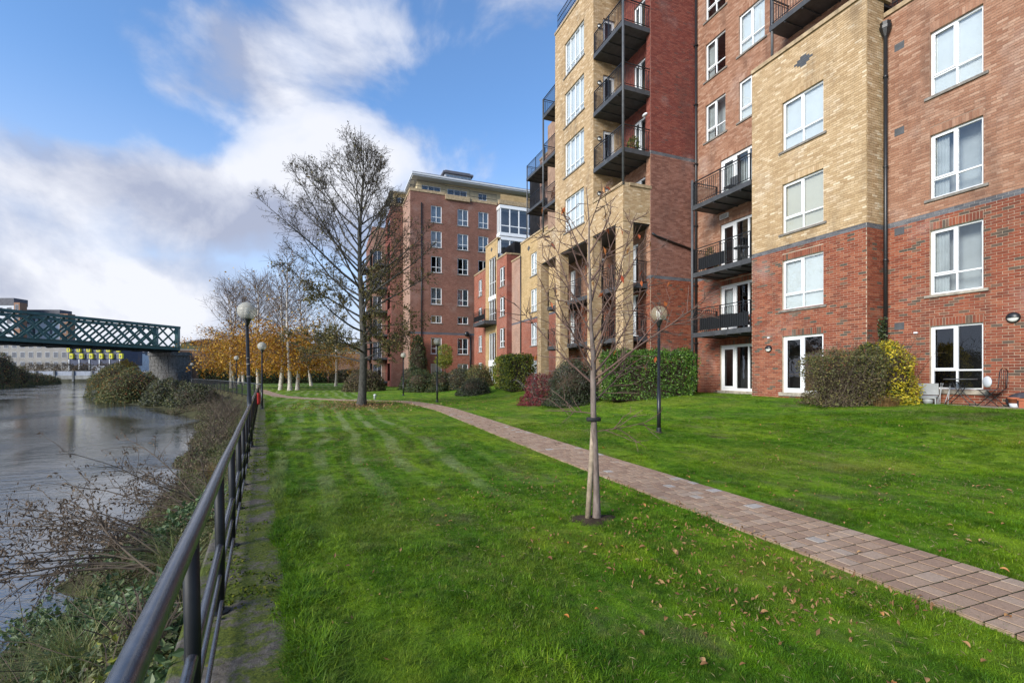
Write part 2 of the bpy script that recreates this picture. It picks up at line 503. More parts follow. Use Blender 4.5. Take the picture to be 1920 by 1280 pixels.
def bark(name, a, b, scale=18, bump=0.6):
    t = NT(name, 0.9, 0.15)
    n = t.noise(scale, 6, 0.65, sc3=(1, 1, 0.3))
    t.color(t.ramp(n, [(0.3, a), (0.7, b)]))
    t.bump(n, bump, 0.02)
    return t.m


M['bark'] = bark('alder_bark', (0.032, 0.030, 0.026), (0.11, 0.105, 0.09))
M['twig'] = bark('alder_twig', (0.035, 0.03, 0.025), (0.075, 0.065, 0.052))
M['sapbark'] = bark('sapling_bark', (0.10, 0.075, 0.062), (0.24, 0.19, 0.16), 26, 0.3)
M['saptwig'] = bark('sapling_twig', (0.085, 0.052, 0.042), (0.18, 0.115, 0.09), 20, 0.2)
M['birchtwig'] = bark('birch_twig', (0.10, 0.08, 0.068), (0.21, 0.175, 0.15), 10, 0.2)
M['dead'] = bark('dead_stem', (0.06, 0.046, 0.035), (0.14, 0.11, 0.08), 14, 0.2)
M['greystem'] = bark('grey_stem', (0.12, 0.11, 0.10), (0.27, 0.25, 0.22), 14, 0.2)


def birch_bark():
    t = NT('birch_bark', 0.75, 0.25)
    n = t.noise(5, 6, 0.7, sc3=(1, 1, 3.5))
    c = t.ramp(n, [(0.38, (0.07, 0.06, 0.05)), (0.47, (0.52, 0.47, 0.40)), (0.75, (0.66, 0.61, 0.53))])
    t.color(c)
    return t.m


M['birch'] = birch_bark()


def lawn_color(t):
    """mown lawn: patches, mower tracks and wear that belong to the grass itself"""
    n1 = t.noise(0.62, 6, 0.62, sc3=(1.5, 0.6, 1))
    n2 = t.noise(2.7, 5, 0.65, sc3=(1.4, 0.6, 1))
    n3 = t.noise(9.0, 4, 0.6)
    base = t.ramp(n1, [(0.32, (0.050, 0.130, 0.004)), (0.46, (0.090, 0.200, 0.006)), (0.56, (0.150, 0.262, 0.010)), (0.70, (0.220, 0.305, 0.020))])
    c = t.mix(t.maprange(n2, 0.36, 0.62, 0.65, 0.0), base, (0.034, 0.098, 0.004))
    c = t.mix(t.maprange(n3, 0.52, 0.74, 0.0, 0.6), c, (0.19, 0.24, 0.04))
    c = t.mix(t.maprange(t.noise(4.2, 6, 0.75), 0.52, 0.64, 0, 0.75), c, (0.030, 0.076, 0.006))
    c = t.mix(t.maprange(t.noise(7.5, 5, 0.75), 0.56, 0.66, 0, 0.6), c, (0.23, 0.30, 0.04))
    # mower tracks running with the river, fading with distance from it
    sp = t.n('ShaderNodeSeparateXYZ')
    t.L.new(t.pos(), sp.inputs[0])
    wob = t.math('MULTIPLY', t.noise(0.16, 2, 0.5), 1.5)
    s = t.math('ADD', t.math('ADD', sp.outputs[0], t.math('MULTIPLY', sp.outputs[1], 0.02)), wob)
    band = t.math('SINE', t.math('MULTIPLY', s, 8.5))
    ma = t.maprange(band, 0.1, 1.0, 0, 1)
    mx_ = t.math('MULTIPLY', t.maprange(sp.outputs[0], 3.4, 1.8), t.maprange(sp.outputs[1], 4.5, 8.5))
    mx_ = t.math('MULTIPLY', mx_, t.maprange(t.noise(0.5, 4, 0.6), 0.36, 0.56))
    c = t.mix(t.math('MULTIPLY', t.math('MULTIPLY', ma, mx_), 0.62), c, (0.27, 0.30, 0.15))
    dk = t.math('MULTIPLY', t.maprange(band, -0.75, -1.0, 0, 1), mx_)
    c = t.mix(t.math('MULTIPLY', dk, 0.55), c, (0.045, 0.075, 0.012))
    # clippings and leaf litter, thatch showing
    lit = t.noise(1.1, 6, 0.7, sc3=(1.0, 0.55, 1))
    fl = t.maprange(lit, 0.53, 0.68, 0, 0.72)
    c = t.mix(fl, c, (0.125, 0.125, 0.058))
    c = t.mix(t.maprange(t.noise(0.28, 5, 0.6), 0.46, 0.68, 0, 0.5), c, (0.215, 0.235, 0.035))
    return c


def mat_lawn():
    t = NT('lawn_turf', 0.9, 0.15)
    c = lawn_color(t)
    # round the big tree and the sapling: bare earth and litter
    for (x, y, r0, r1) in ((1.71, 25.75, 0.5, 3.2), (2.78, 4.55, 0.12, 0.30), (7.95, 9.83, 0.12, 0.4)):
        d = t.n('ShaderNodeVectorMath', operation='DISTANCE')
        q = t.n('ShaderNodeVectorMath', operation='MULTIPLY')
        t.L.new(t.pos(), q.inputs[0])
        q.inputs[1].default_value = (1, 1, 0)
        t.L.new(q.outputs[0], d.inputs[0])
        d.inputs[1].default_value = (x, y, 0)
        w = t.math('ADD', d.outputs['Value'], t.math('MULTIPLY', t.noise(4, 4, 0.6), r0 * 0.8))
        c = t.mix(t.maprange(w, r1, r0, 0, 0.75), c, (0.075, 0.052, 0.03))
    t.color(c)
    t.bump(t.noise(45, 5, 0.7), 0.9, 0.03)
    return t.m


def mat_blade():
    t = NT('grass_blade', 0.55, 0.25)
    c = lawn_color(t)
    rnd = t.n('ShaderNodeNewGeometry').outputs['Random Per Island']
    c = t.mix(1.0, c, t.ramp(rnd, [(0, (0.75, 0.85, 0.6)), (0.5, (1.1, 1.12, 0.9)), (0.9, (1.5, 1.45, 1.1)), (1, (2.1, 1.7, 1.3))]), 'MULTIPLY')
    t.color(c)
    out = t.N['Material Output']
    tl = t.n('ShaderNodeBsdfTranslucent')
    t.L.new(c, tl.inputs[0])
    mx = t.n('ShaderNodeMixShader')
    mx.inputs[0].default_value = 0.3
    t.L.new(t.b.outputs[0], mx.inputs[1])
    t.L.new(tl.outputs[0], mx.inputs[2])
    t.L.new(mx.outputs[0], out.inputs[0])
    return t.m


M['lawn'] = mat_lawn()
M['blade'] = mat_blade()


def mat_kerb():
    t = NT('mossy_concrete', 0.92, 0.2)
    n = t.noise(14, 8, 0.7)
    c = t.ramp(n, [(0.3, (0.062, 0.053, 0.043)), (0.55, (0.115, 0.10, 0.083)), (0.75, (0.19, 0.172, 0.147))])
    c = t.mix(t.maprange(t.noise(120, 2, 0.5), 0.62, 0.72, 0, 0.5), c, (0.3, 0.28, 0.25))
    m1 = t.math('ADD', t.noise(2.4, 7, 0.72), t.math('MULTIPLY', t.noise(22, 4, 0.6), 0.25))
    c = t.mix(t.maprange(m1, 0.545, 0.67, 0, 0.92), c, t.ramp(t.noise(50, 3, 0.6), [(0.3, (0.028, 0.05, 0.006)), (0.7, (0.115, 0.135, 0.012))]))
    t.color(c)
    t.bump(t.math('ADD', n, m1), 0.9, 0.02)
    return t.m


M['kerb'] = mat_kerb()


def mat_moss():
    t = NT('moss', 0.95, 0.1)
    t.color(t.ramp(t.island(), [(0, (0.028, 0.055, 0.006)), (0.6, (0.075, 0.11, 0.010)), (1, (0.16, 0.155, 0.02))]))
    return t.m


M['moss'] = mat_moss()


def mat_paver(name, single):
    t = NT(name, 0.9, 0.2)
    r = t.objrand() if single else t.island()
    c = t.ramp(r, [(0, (0.285, 0.185, 0.128)), (0.4, (0.335, 0.225, 0.155)), (0.8, (0.38, 0.265, 0.185)), (0.95, (0.385, 0.285, 0.21)), (0.98, (0.39, 0.345, 0.30)), (1, (0.42, 0.39, 0.36))])
    c = t.mix(0.55, c, t.ramp(t.noise(40, 6, 0.75), [(0.3, (0.6, 0.6, 0.6)), (0.7, (1.3, 1.3, 1.3))]), 'MULTIPLY')
    c = t.mix(t.maprange(t.noise(3.5, 6, 0.7), 0.52, 0.72, 0, 0.25), c, (0.11, 0.10, 0.075))
    t.color(c)
    t.bump(t.noise(90, 4, 0.7), 0.6, 0.006)
    return t.m


M['paver1'] = mat_paver('paver_single', True)
M['paver'] = mat_paver('paver_many', False)
M['joint'] = simple('path_joint_soil', (0.032, 0.033, 0.016), 0.95, 0.1, 0.5, 20)
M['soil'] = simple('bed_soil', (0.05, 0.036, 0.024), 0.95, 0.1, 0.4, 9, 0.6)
M['flag'] = simple('paving_flag', (0.20, 0.165, 0.13), 0.9, 0.2, 0.3, 5, 0.3)


def mat_bank():
    t = NT('bank_soil', 0.95, 0.1)
    n = t.noise(3, 7, 0.7)
    t.color(t.ramp(n, [(0.3, (0.035, 0.032, 0.016)), (0.55, (0.07, 0.066, 0.03)), (0.75, (0.11, 0.10, 0.045))]))
    t.bump(n, 1.0, 0.1)
    return t.m


M['bank'] = mat_bank()
M['farland'] = simple('far_ground', (0.09, 0.095, 0.05), 0.95, 0.1, 0.4, 0.2)


def mat_water():
    t = NT('river_water', 0.02, 0.5)
    t.b.inputs['IOR'].default_value = 2.9
    t.color((0.032, 0.031, 0.026))
    a = t.noise(1.1, 6, 0.6, sc3=(0.75, 1.8, 1), dist=0.7)
    b = t.noise(0.16, 4, 0.6, sc3=(1, 1.5, 1), dist=1.2)
    c = t.noise(6.0, 3, 0.6, sc3=(0.8, 1.6, 1), dist=0.3)
    h = t.math('ADD', t.math('MULTIPLY', a, 0.7), t.math('MULTIPLY', b, 0.8))
    h = t.math('ADD', h, t.math('MULTIPLY', c, 0.26))
    bm = t.n('ShaderNodeBump')
    # riffles: rough reaches and smooth slicks of the current
    sm = t.maprange(t.noise(0.11, 3, 0.5, sc3=(1, 0.55, 1), dist=0.8), 0.40, 0.60, 0.10, 0.75)
    t.L.new(sm, bm.inputs['Strength'])
    bm.inputs['Distance'].default_value = 0.13
    t.L.new(h, bm.inputs['Height'])
    t.L.new(bm.outputs[0], t.b.inputs['Normal'])
    return t.m


M['water'] = mat_water()

# ------------------------------------------------------------------ mesh helpers


class MB:
    """collects faces; build() links them as ONE mesh object"""

    def __init__(s):
        s.v, s.f, s.n, s.mi, s.sm = [], [], 0, [], []

    def add(s, verts, faces, mi=0, smooth=False):
        s.v.append(np.asarray(verts, dtype=np.float64).reshape(-1, 3))
        for f in faces:
            s.f.append([i + s.n for i in f])
            s.mi.append(mi)
            s.sm.append(smooth)
        s.n += len(s.v[-1])
        return s

    def quad(s, a, b, c, d, mi=0):
        return s.add([a, b, c, d], [(0, 1, 2, 3)], mi)

    def box(s, lo, hi, mi=0, skip=()):
        x0, y0, z0 = lo
        x1, y1, z1 = hi
        V = [(x0, y0, z0), (x1, y0, z0), (x1, y1, z0), (x0, y1, z0), (x0, y0, z1), (x1, y0, z1), (x1, y1, z1), (x0, y1, z1)]
        F = {'b': (0, 3, 2, 1), 't': (4, 5, 6, 7), 'y0': (0, 1, 5, 4), 'x1': (1, 2, 6, 5), 'y1': (2, 3, 7, 6), 'x0': (3, 0, 4, 7)}
        return s.add(V, [f for k, f in F.items() if k not in skip], mi)

    def bar(s, a, b, w, h=None, mi=0):
        a, b = Vector(a), Vector(b)
        h = h or w
        d = (b - a).normalized()
        up = Vector((0, 0, 1)) if abs(d.z) < 0.95 else Vector((1, 0, 0))
        u = d.cross(up).normalized() * (w / 2)
        q = u.cross(d).normalized() * (h / 2)
        V = [a - u - q, a + u - q, a + u + q, a - u + q, b - u - q, b + u - q, b + u + q, b - u + q]
        return s.add(V, [(3, 2, 1, 0), (4, 5, 6, 7), (0, 1, 5, 4), (1, 2, 6, 5), (2, 3, 7, 6), (3, 0, 4, 7)], mi)

    def tube(s, pts, rad, k=8, mi=0, cap=True):
        P = np.asarray([tuple(p) for p in pts], float)
        n = len(P)
        r = np.full(n, rad) if np.isscalar(rad) else np.asarray(rad, float)
        V = tubes(P[None], r[None], k)[0].reshape(-1, 3)
        F = []
        for i in range(n - 1):
            for j in range(k):
                a, b = i * k + j, i * k + (j + 1) % k
                F.append((a, b, b + k, a + k))
        if cap:
            F.append(tuple(range(k - 1, -1, -1)))
            F.append(tuple((n - 1) * k + j for j in range(k)))
        return s.add(V, F, mi, True)

    def lathe(s, c, prof, k=16, mi=0, smooth=True):
        c = Vector(c)
        V, F = [], []
        for r, z in prof:
            for j in range(k):
                a = 2 * PI * j / k
                V.append((c.x + r * math.cos(a), c.y + r * math.sin(a), c.z + z))
        for i in range(len(prof) - 1):
            for j in range(k):
                a, b = i * k + j, i * k + (j + 1) % k
                F.append((a, b, b + k, a + k))
        F.append(tuple(range(k - 1, -1, -1)))
        F.append(tuple((len(prof) - 1) * k + j for j in range(k)))
        return s.add(V, F, mi, smooth)

    def ball(s, c, r, k=16, rings=10, mi=0, sq=(1, 1, 1)):
        V, F = [], []
        for i in range(1, rings):
            t = PI * i / rings
            for j in range(k):
                a = 2 * PI * j / k
                V.append((c[0] + r * sq[0] * math.sin(t) * math.cos(a), c[1] + r * sq[1] * math.sin(t) * math.sin(a), c[2] - r * sq[2] * math.cos(t)))
        for i in range(rings - 2):
            for j in range(k):
                a, b = i * k + j, i * k + (j + 1) % k
                F.append((a, b, b + k, a + k))
        n = len(V)
        V += [(c[0], c[1], c[2] - r * sq[2]), (c[0], c[1], c[2] + r * sq[2])]
        for j in range(k):
            F.append((n, (j + 1) % k, j))
            o = (rings - 2) * k
            F.append((n + 1, o + j, o + (j + 1) % k))
        return s.add(V, F, mi, True)

    def mesh(s, name, mats):
        me = bpy.data.meshes.new(name)
        V = np.concatenate(s.v) if s.v else np.zeros((0, 3))
        fill_mesh(me, V, [len(f) for f in s.f], [i for f in s.f for i in f], s.mi, s.sm)
        for m in (mats if isinstance(mats, (list, tuple)) else [mats]):
            me.materials.append(m)
        return me

    def build(s, name, mats, parent=None, **tags):
        return link(name, s.mesh(name, mats), parent, **tags)


def fill_mesh(me, V, counts, loops, mi=None, sm=None):
    V = np.ascontiguousarray(V, dtype=np.float32)
    counts = np.asarray(counts, dtype=np.int32)
    loops = np.asarray(loops, dtype=np.int32)
    me.vertices.add(len(V))
    me.vertices.foreach_set('co', V.ravel())
    me.loops.add(len(loops))
    me.loops.foreach_set('vertex_index', loops)
    me.polygons.add(len(counts))
    starts = np.zeros(len(counts), np.int32)
    if len(counts):
        starts[1:] = np.cumsum(counts)[:-1]
    me.polygons.foreach_set('loop_start', starts)
    if mi is not None:
        me.polygons.foreach_set('material_index', np.asarray(mi, np.int32))
    me.polygons.foreach_set('use_smooth', np.asarray(sm if sm is not None else np.zeros(len(counts)), dtype=bool))
    me.update(calc_edges=True)
    me.validate()


def link(name, data, parent=None, label=None, cat=None, group=None, kind=None, loc=None):
    o = bpy.data.objects.new(name, data)
    COL.objects.link(o)
    if parent is not None:
        o.parent = parent
    if loc is not None:
        o.location = loc
    return tag(o, label, cat, group, kind)


def tag(o, label=None, cat=None, group=None, kind=None):
    for k, v in (('label', label), ('category', cat), ('group', group), ('kind', kind)):
        if v:
            o[k] = v
    return o


def thing(name, label, cat, loc=(0, 0, 0), group=None):
    return link(name, None, None, label, cat, group, None, loc)


def copy_tree(o, parent=None):
    c = o.copy()
    COL.objects.link(c)
    if parent is not None:
        c.parent = parent
    for ch in list(o.children):
        copy_tree(ch, c)
    return c


def np_mesh(name, V, F, mats, mi=None, smooth=False):
    """V (n,3), F (m,k) index array"""
    me = bpy.data.meshes.new(name)
    F = np.asarray(F, np.int64)
    fill_mesh(me, V, np.full(len(F), F.shape[1]), F.ravel(), mi, np.full(len(F), smooth))
    for m in (mats if isinstance(mats, (list, tuple)) else [mats]):
        me.materials.append(m)
    return me


def tubes(P, r, k):
    """P (M,N,3), r (M,N) -> ring vertices (M,N,k,3)"""
    T = np.gradient(P, axis=1)
    T /= np.linalg.norm(T, axis=2, keepdims=True) + 1e-9
    ref = np.where(np.abs(T[:, :1, 2:3]) > 0.9, np.array([1.0, 0, 0]), np.array([0, 0, 1.0]))
    U = np.cross(T, np.broadcast_to(ref, T.shape))
    U /= np.linalg.norm(U, axis=2, keepdims=True) + 1e-9
    W = np.cross(T, U)
    a = np.arange(k) * 2 * PI / k
    return P[:, :, None] + r[:, :, None, None] * (U[:, :, None] * np.cos(a)[:, None] + W[:, :, None] * np.sin(a)[:, None])


def tube_batch(lines, k):
    """lines: list of (P (N,3), r (N,)) -> V, F quads"""
    groups = {}
    for P, r in lines:
        groups.setdefault(len(P), []).append((P, r))
    Vs, Fs, off = [], [], 0
    for n, g in groups.items():
        P = np.array([x[0] for x in g], float)
        r = np.array([x[1] for x in g], float)
        V = tubes(P, r, k).reshape(-1, 3)
        m = len(g)
        i = np.arange(n - 1)[:, None] * k
        j = np.arange(k)[None]
        j2 = (j + 1) % k
        f = np.stack([i + j, i + j2, i + j2 + k, i + j + k], -1).reshape(-1, 4)
        F = (f[None] + (np.arange(m) * n * k)[:, None, None]).reshape(-1, 4) + off
        Vs.append(V)
        Fs.append(F)
        off += len(V)
    return np.concatenate(Vs), np.concatenate(Fs)


def leaf_geo(P, size, g, aspect=1.7, nrm=None, bias=0.0, droop=0.0):
    """diamond leaves folded along the midrib: V, F tris"""
    P = np.asarray(P, float)
    n = len(P)
    A = g.normal(size=(n, 3))
    A[:, 2] -= droop
    A /= np.linalg.norm(A, axis=1, keepdims=True) + 1e-9
    B = g.normal(size=(n, 3))
    if nrm is not None:
        # leaf plane roughly facing nrm
        B = np.cross(nrm + g.normal(size=(n, 3)) * (1 - bias), A)
    B -= A * (A * B).sum(1, keepdims=True)
    B /= np.linalg.norm(B, axis=1, keepdims=True) + 1e-9
    Cn = np.cross(A, B)
    s = size * g.uniform(0.6, 1.35, (n, 1))
    tip = P + A * s
    mid = P + A * s * 0.45
    w = s * 0.5 / aspect
    l = mid + B * w + Cn * s * 0.1
    r = mid - B * w + Cn * s * 0.1
    V = np.stack([P, l, tip, r], 1).reshape(-1, 3)
    b = np.arange(n)[:, None] * 4
    F = np.concatenate([b + np.array([0, 1, 2]), b + np.array([0, 2, 3])], 1).reshape(-1, 3)
    return V, F


def tri_mesh(name, V, F, mat):
    return np_mesh(name, V, F, mat)


# ------------------------------------------------------------------ terrain


def ss(a, b, x):
    t = np.clip((np.asarray(x, float) - a) / (b - a), 0, 1)
    return t * t * (3 - 2 * t)


def vnoise(x, y, seed=0):
    """cheap smooth value noise"""
    x = np.asarray(x, float)
    y = np.asarray(y, float)
    xi, yi = np.floor(x).astype(np.int64), np.floor(y).astype(np.int64)
    fx, fy = x - xi, y - yi
    fx, fy = fx * fx * (3 - 2 * fx), fy * fy * (3 - 2 * fy)

    def h(i, j):
        q = (i * 374761393 + j * 668265263 + seed * 144269) & 0x7fffffff
        q = ((q ^ (q >> 13)) * 1274126177) & 0x7fffffff
        return ((q ^ (q >> 16)) & 0xffff) / 65535.0
    return (h(xi, yi) * (1 - fx) + h(xi + 1, yi) * fx) * (1 - fy) + (h(xi, yi + 1) * (1 - fx) + h(xi + 1, yi + 1) * fx) * fy


def edge_x(y):
    """x of the lawn edge along the river walk"""
    y = np.asarray(y, float)
    a = -0.36 - 0.111 * (y - 4.53)
    b = -3.853 - 0.30 * (y - 36.0)
    return np.where(y < 36.0, a, b)


def path_c(y):
    return np.interp(y, [-12, 1.5, 4, 8, 12, 17, 22, 26], [4.2, 4.40, 4.50, 4.60, 4.74, 4.98, 5.16, 5.05])


def ground(x, y):
    x = np.asarray(x, float)
    y = np.asarray(y, float)
    z = 0.03 + 0.15 * ss(2, 9, x) + 0.66 * ss(8.0, 14.6, x) + 0.12 * ss(25, 60, y)
    z = z + 0.16 * np.exp(-(((x - 1.5) / 3.0) ** 2 + ((y - 27.5) / 2.0) ** 2))
    bump = 0.05 * (vnoise(x * 0.5, y * 0.5, 3) - 0.5) + 0.03 * (vnoise(x * 1.7, y * 1.7, 5) - 0.5)
    return z + bump * ss(0.15, 1.2, x - edge_x(y)) * ss(0.55, 1.3, np.abs(x - np.interp(y, PCY, PCX)))


# path centre line as points
PC = [(4.2, -12), (4.36, 0), (4.46, 2.5), (4.52, 5), (4.60, 8), (4.74, 12), (4.98, 17), (5.16, 21.5), (5.0, 25.0), (4.3, 28.0), (2.8, 31.0), (0.6, 33.6), (-1.6, 36.4), (-3.4, 40.5), (-4.6, 46), (-6.5, 56)]
PCY = [p[1] for p in PC]
PCX = [p[0] for p in PC]


def path_dip(x, y):
    d = np.abs(x - np.interp(y, PCY, PCX))
    return 0.024 * (1 - ss(0.66, 0.95, d))


def gz(x, y):
    return float(ground(x, y))


def build_lawn():
    ys = np.concatenate([np.arange(-40, -2, 2.0), np.arange(-2, 14, 0.18), np.arange(14, 50, 0.5), np.arange(50, 150, 3.0)])
    ts = np.concatenate([[0, 0.02, 0.08], np.arange(0.2, 10, 0.2), np.arange(10, 22, 0.5), np.array([22, 26, 32, 45, 70, 120])])
    Y, T = np.meshgrid(ys, ts, indexing='ij')
    X = edge_x(Y) + T
    Z = ground(X, Y)
    # earth is laid a little lower under the path
    d = np.abs(X - np.interp(Y, PCY, PCX))
    Z = Z - path_dip(X, Y)
    V = np.stack([X, Y, Z], -1).reshape(-1, 3)
    a, b = len(ys), len(ts)
    i, j = np.meshgrid(np.arange(a - 1), np.arange(b - 1), indexing='ij')
    q = (i * b + j).ravel()
    F = np.stack([q, q + 1, q + b + 1, q + b], 1)[:, ::-1]
    me = np_mesh('lawn', V, F[:, ::-1], M['lawn'], smooth=True)
    link('lawn', me, kind='structure')


build_lawn()

# ground sheet, river, far banks
g = MB()
g.quad((-1800, -1500, -2.6), (1800, -1500, -2.6), (1800, 2500, -2.6), (-1800, 2500, -2.6))
g.build('ground', M['farland'], kind='structure')
WZ = -1.3
g = MB()
g.quad((-260, -160, WZ), (5, -160, WZ), (5, 330, WZ), (-260, 330, WZ))
g.build('river', M['water'], kind='structure')


# ------------------------------------------------------------------ kerb walk and bank
def build_kerb():
    ys = np.concatenate([np.arange(-12, 36.0, 0.25), [36.0]])
    V, F = [], []
    prof = [(-0.62, -1.6), (-0.62, -0.01), (-0.60, 0.0), (-0.3, 0.004), (0.0, 0.0), (0.0, -0.3)]
    for y in ys:
        e = float(edge_x(y))
        wob = 0.025 * (float(vnoise(y * 2.3, 1.0, 9)) - 0.5)
        for k, (dx, z) in enumerate(prof):
            V.append((e + dx + (wob if k >= 4 else 0), y, z + (0.008 * (float(vnoise(y * 3, k * 1.7, 4)) - 0.5) if 1 < k < 5 else 0)))
    n = len(prof)
    for i in range(len(ys) - 1):
        for k in range(n - 1):
            a = i * n + k
            F.append((a, a + 1, a + n + 1, a + n))
    me = np_mesh('river_walk', np.array(V), np.array(F)[:, ::-1], M['kerb'])
    link('river_walk', me, kind='structure')


build_kerb()


def bank_z(s):
    """height of the bank at distance s left of the walk's outer face"""
    return np.interp(s, [0, 0.4, 1.2, 2.2, 3.0, 4.5, 7], [-0.30, -0.34, -0.62, -1.02, -1.25, -1.55, -1.9])


def bank_w(y):
    """the bank widens beyond the end of the straight walk"""
    return np.interp(y, [-12, 2, 6, 12, 20, 32, 45, 70, 95, 120], [0.8, 0.66, 0.62, 0.52, 0.56, 0.8, 1.3, 2.6, 2.8, 2.2])


def bank_pt(y, s):
    x = edge_x(y) - 0.58 - s * bank_w(y)
    z = bank_z(s) + 0.25 * (vnoise(x * 1.3, y * 1.3, 8) - 0.5) * np.clip(s, 0, 1)
    return x, y, z


def build_bank():
    ys = np.arange(-12, 125, 0.6)
    sv = np.array([-0.5, 0, 0.4, 0.8, 1.2, 1.7, 2.2, 2.6, 3.0, 3.6, 4.5, 7])
    Y, S_ = np.meshgrid(ys, sv, indexing='ij')
    X, Y, Z = bank_pt(Y, S_)
    V = np.stack([X, Y, Z], -1).reshape(-1, 3)
    a, b = len(ys), len(sv)
    i, j = np.meshgrid(np.arange(a - 1), np.arange(b - 1), indexing='ij')
    q = (i * b + j).ravel()
    F = np.stack([q, q + b, q + b + 1, q + 1], 1)[:, ::-1]
    link('river_bank', np_mesh('river_bank', V, F, M['bank'], smooth=True), kind='structure')
    # low earth edge where the walk has ended
    g = MB()
    for y in np.arange(36.0, 124, 4.0):
        e0, e1 = float(edge_x(y)), float(edge_x(y + 4))
        g.quad((e0 - 0.6, y, -0.3), (e1 - 0.6, y + 4, -0.3), (e1 + 0.02, y + 4, gz(e1, y + 4)), (e0 + 0.02, y, gz(e0, y)))
    g.build('bank_top', M['bank'], kind='structure')


build_bank()


# ------------------------------------------------------------------ brick path
def build_path():
    pts = np.array(PC, float)
    # dense centre line (Catmull-ish through interpolation over chord length)
    seg = np.r_[0, np.cumsum(np.linalg.norm(np.diff(pts, axis=0), axis=1))]
    ss_ = np.arange(0, seg[-1], 0.05)
    cx, cy = np.interp(ss_, seg, pts[:, 0]), np.interp(ss_, seg, pts[:, 1])
    for _ in range(40):
        cx[1:-1] = (cx[:-2] + cx[1:-1] * 2 + cx[2:]) / 4
        cy[1:-1] = (cy[:-2] + cy[1:-1] * 2 + cy[2:]) / 4
    tx, ty = np.gradient(cx), np.gradient(cy)
    ln = np.hypot(tx, ty)
    tx, ty = tx / ln, ty / ln
    L_ = np.r_[0, np.cumsum(np.hypot(np.diff(cx), np.diff(cy)))]
    W = 0.97
    root = tag(bpy.data.objects.new('paved_path', None), None, None, None, 'structure')
    COL.objects.link(root)
    g = MB()
    rows = np.arange(0, L_[-1], 0.3)
    prev = None
    for r_ in rows:
        x, y = np.interp(r_, L_, cx), np.interp(r_, L_, cy)
        ux, uy = np.interp(r_, L_, tx), np.interp(r_, L_, ty)
        zz = gz(x, y)
        cur = []
        for k in range(7):
            f = W * (k / 6 - .5)
            cur.append((x - uy * f, y + ux * f, gz(x - uy * f, y + ux * f) + 0.0015))
        if prev:
            for k in range(6):
                g.quad(prev[k], prev[k + 1], cur[k + 1], cur[k])
        prev = cur
    g.build('path_bed', M['joint'], root)
    rowh = 0.152
    cand = []
    i = 0
    r_ = 0.0
    while r_ < L_[-1] - rowh:
        x, y = np.interp(r_ + rowh / 2, L_, cx), np.interp(r_ + rowh / 2, L_, cy)
        ux, uy = np.interp(r_, L_, tx), np.interp(r_, L_, ty)
        # courses run across the path; the stones in a course vary in width
        ws = []
        rem = W + random.uniform(-0.03, 0.03)
        first = random.choice((0.10, 0.14, 0.18))
        left = W
        while left > 0.07:
            w = first if not ws else random.choice((0.13, 0.155, 0.17, 0.20))
            if left - w < 0.08:
                w = left
            ws.append(w)
            left -= w
        o = -W / 2
        for w in ws:
            c = o + w / 2
            px, py = x - uy * c, y + ux * c
            cand.append((px, py, gz(px, py), ux, uy, w - 0.009, rowh - 0.013))
            o += w
        r_ += rowh
    s, c_ = math.sin(R(YAW)), math.cos(R(YAW))

    def vis(k):
        px, py = k[0], k[1]
        dep = px * s + py * c_
        rr = px * c_ - py * s
        return dep > 0.5 and abs(rr / dep) < 1.16
    inside = sorted([k for k in cand if vis(k)], key=lambda k: k[0] ** 2 + k[1] ** 2)
    near, rest = inside[:300], inside[300:] + [k for k in cand if not vis(k) and k[1] > -6]
    base = MB()
    h = 0.05
    b_ = 0.0015
    V = [(-.5, -.5, -h), (.5, -.5, -h), (.5, .5, -h), (-.5, .5, -h), (-.5, -.5, -b_), (.5, -.5, -b_), (.5, .5, -b_), (-.5, .5, -b_), (-.495, -.495, 0), (.495, -.495, 0), (.495, .495, 0), (-.495, .495, 0)]
    Fq = [(0, 1, 5, 4), (1, 2, 6, 5), (2, 3, 7, 6), (3, 0, 4, 7), (4, 5, 9, 8), (5, 6, 10, 9), (6, 7, 11, 10), (7, 4, 8, 11), (8, 9, 10, 11)]
    base.add(V, Fq)
    me = base.mesh('paver', M['paver1'])
    for (px, py, pz, ux, uy, w, d) in near:
        o = link('paver', me, root)
        o.location = (px, py, pz + random.uniform(0.0045, 0.0065))
        o.rotation_euler = (random.uniform(-.005, .005), random.uniform(-.005, .005), math.atan2(uy, ux) - PI / 2)
        o.scale = (w, d, 1)
    g = MB()
    VV = np.array(V)
    for (px, py, pz, ux, uy, w, d) in rest:
        a = math.atan2(uy, ux) - PI / 2
        ca, sa = math.cos(a), math.sin(a)
        q = VV * (w, d, 1)
        X = px + q[:, 0] * ca - q[:, 1] * sa
        Y = py + q[:, 0] * sa + q[:, 1] * ca
        g.add(np.stack([X, Y, pz + q[:, 2] + random.uniform(0.0035, 0.0065)], 1), Fq)
    g.build('far_pavers', M['paver'], root, kind='stuff')


build_path()


# ------------------------------------------------------------------ building kit
def PT(axis, c, u, z, n):
    return (c - n, u, z) if axis == 'x' else (u, c - n, z)


def fquad(g, axis, c, u0, u1, z0, z1, n=0.0, mi=0):
    q = [PT(axis, c, u0, z0, n), PT(axis, c, u1, z0, n), PT(axis, c, u1, z1, n), PT(axis, c, u0, z1, n)]
    if axis == 'x':
        q.reverse()
    g.add(q, [(0, 1, 2, 3)], mi)


def fbox(g, axis, c, u0, u1, z0, z1, n0, n1, mi=0):
    a, b = PT(axis, c, u0, z0, n0), PT(axis, c, u1, z1, n1)
    g.box([min(p, q) for p, q in zip(a, b)], [max(p, q) for p, q in zip(a, b)], mi)


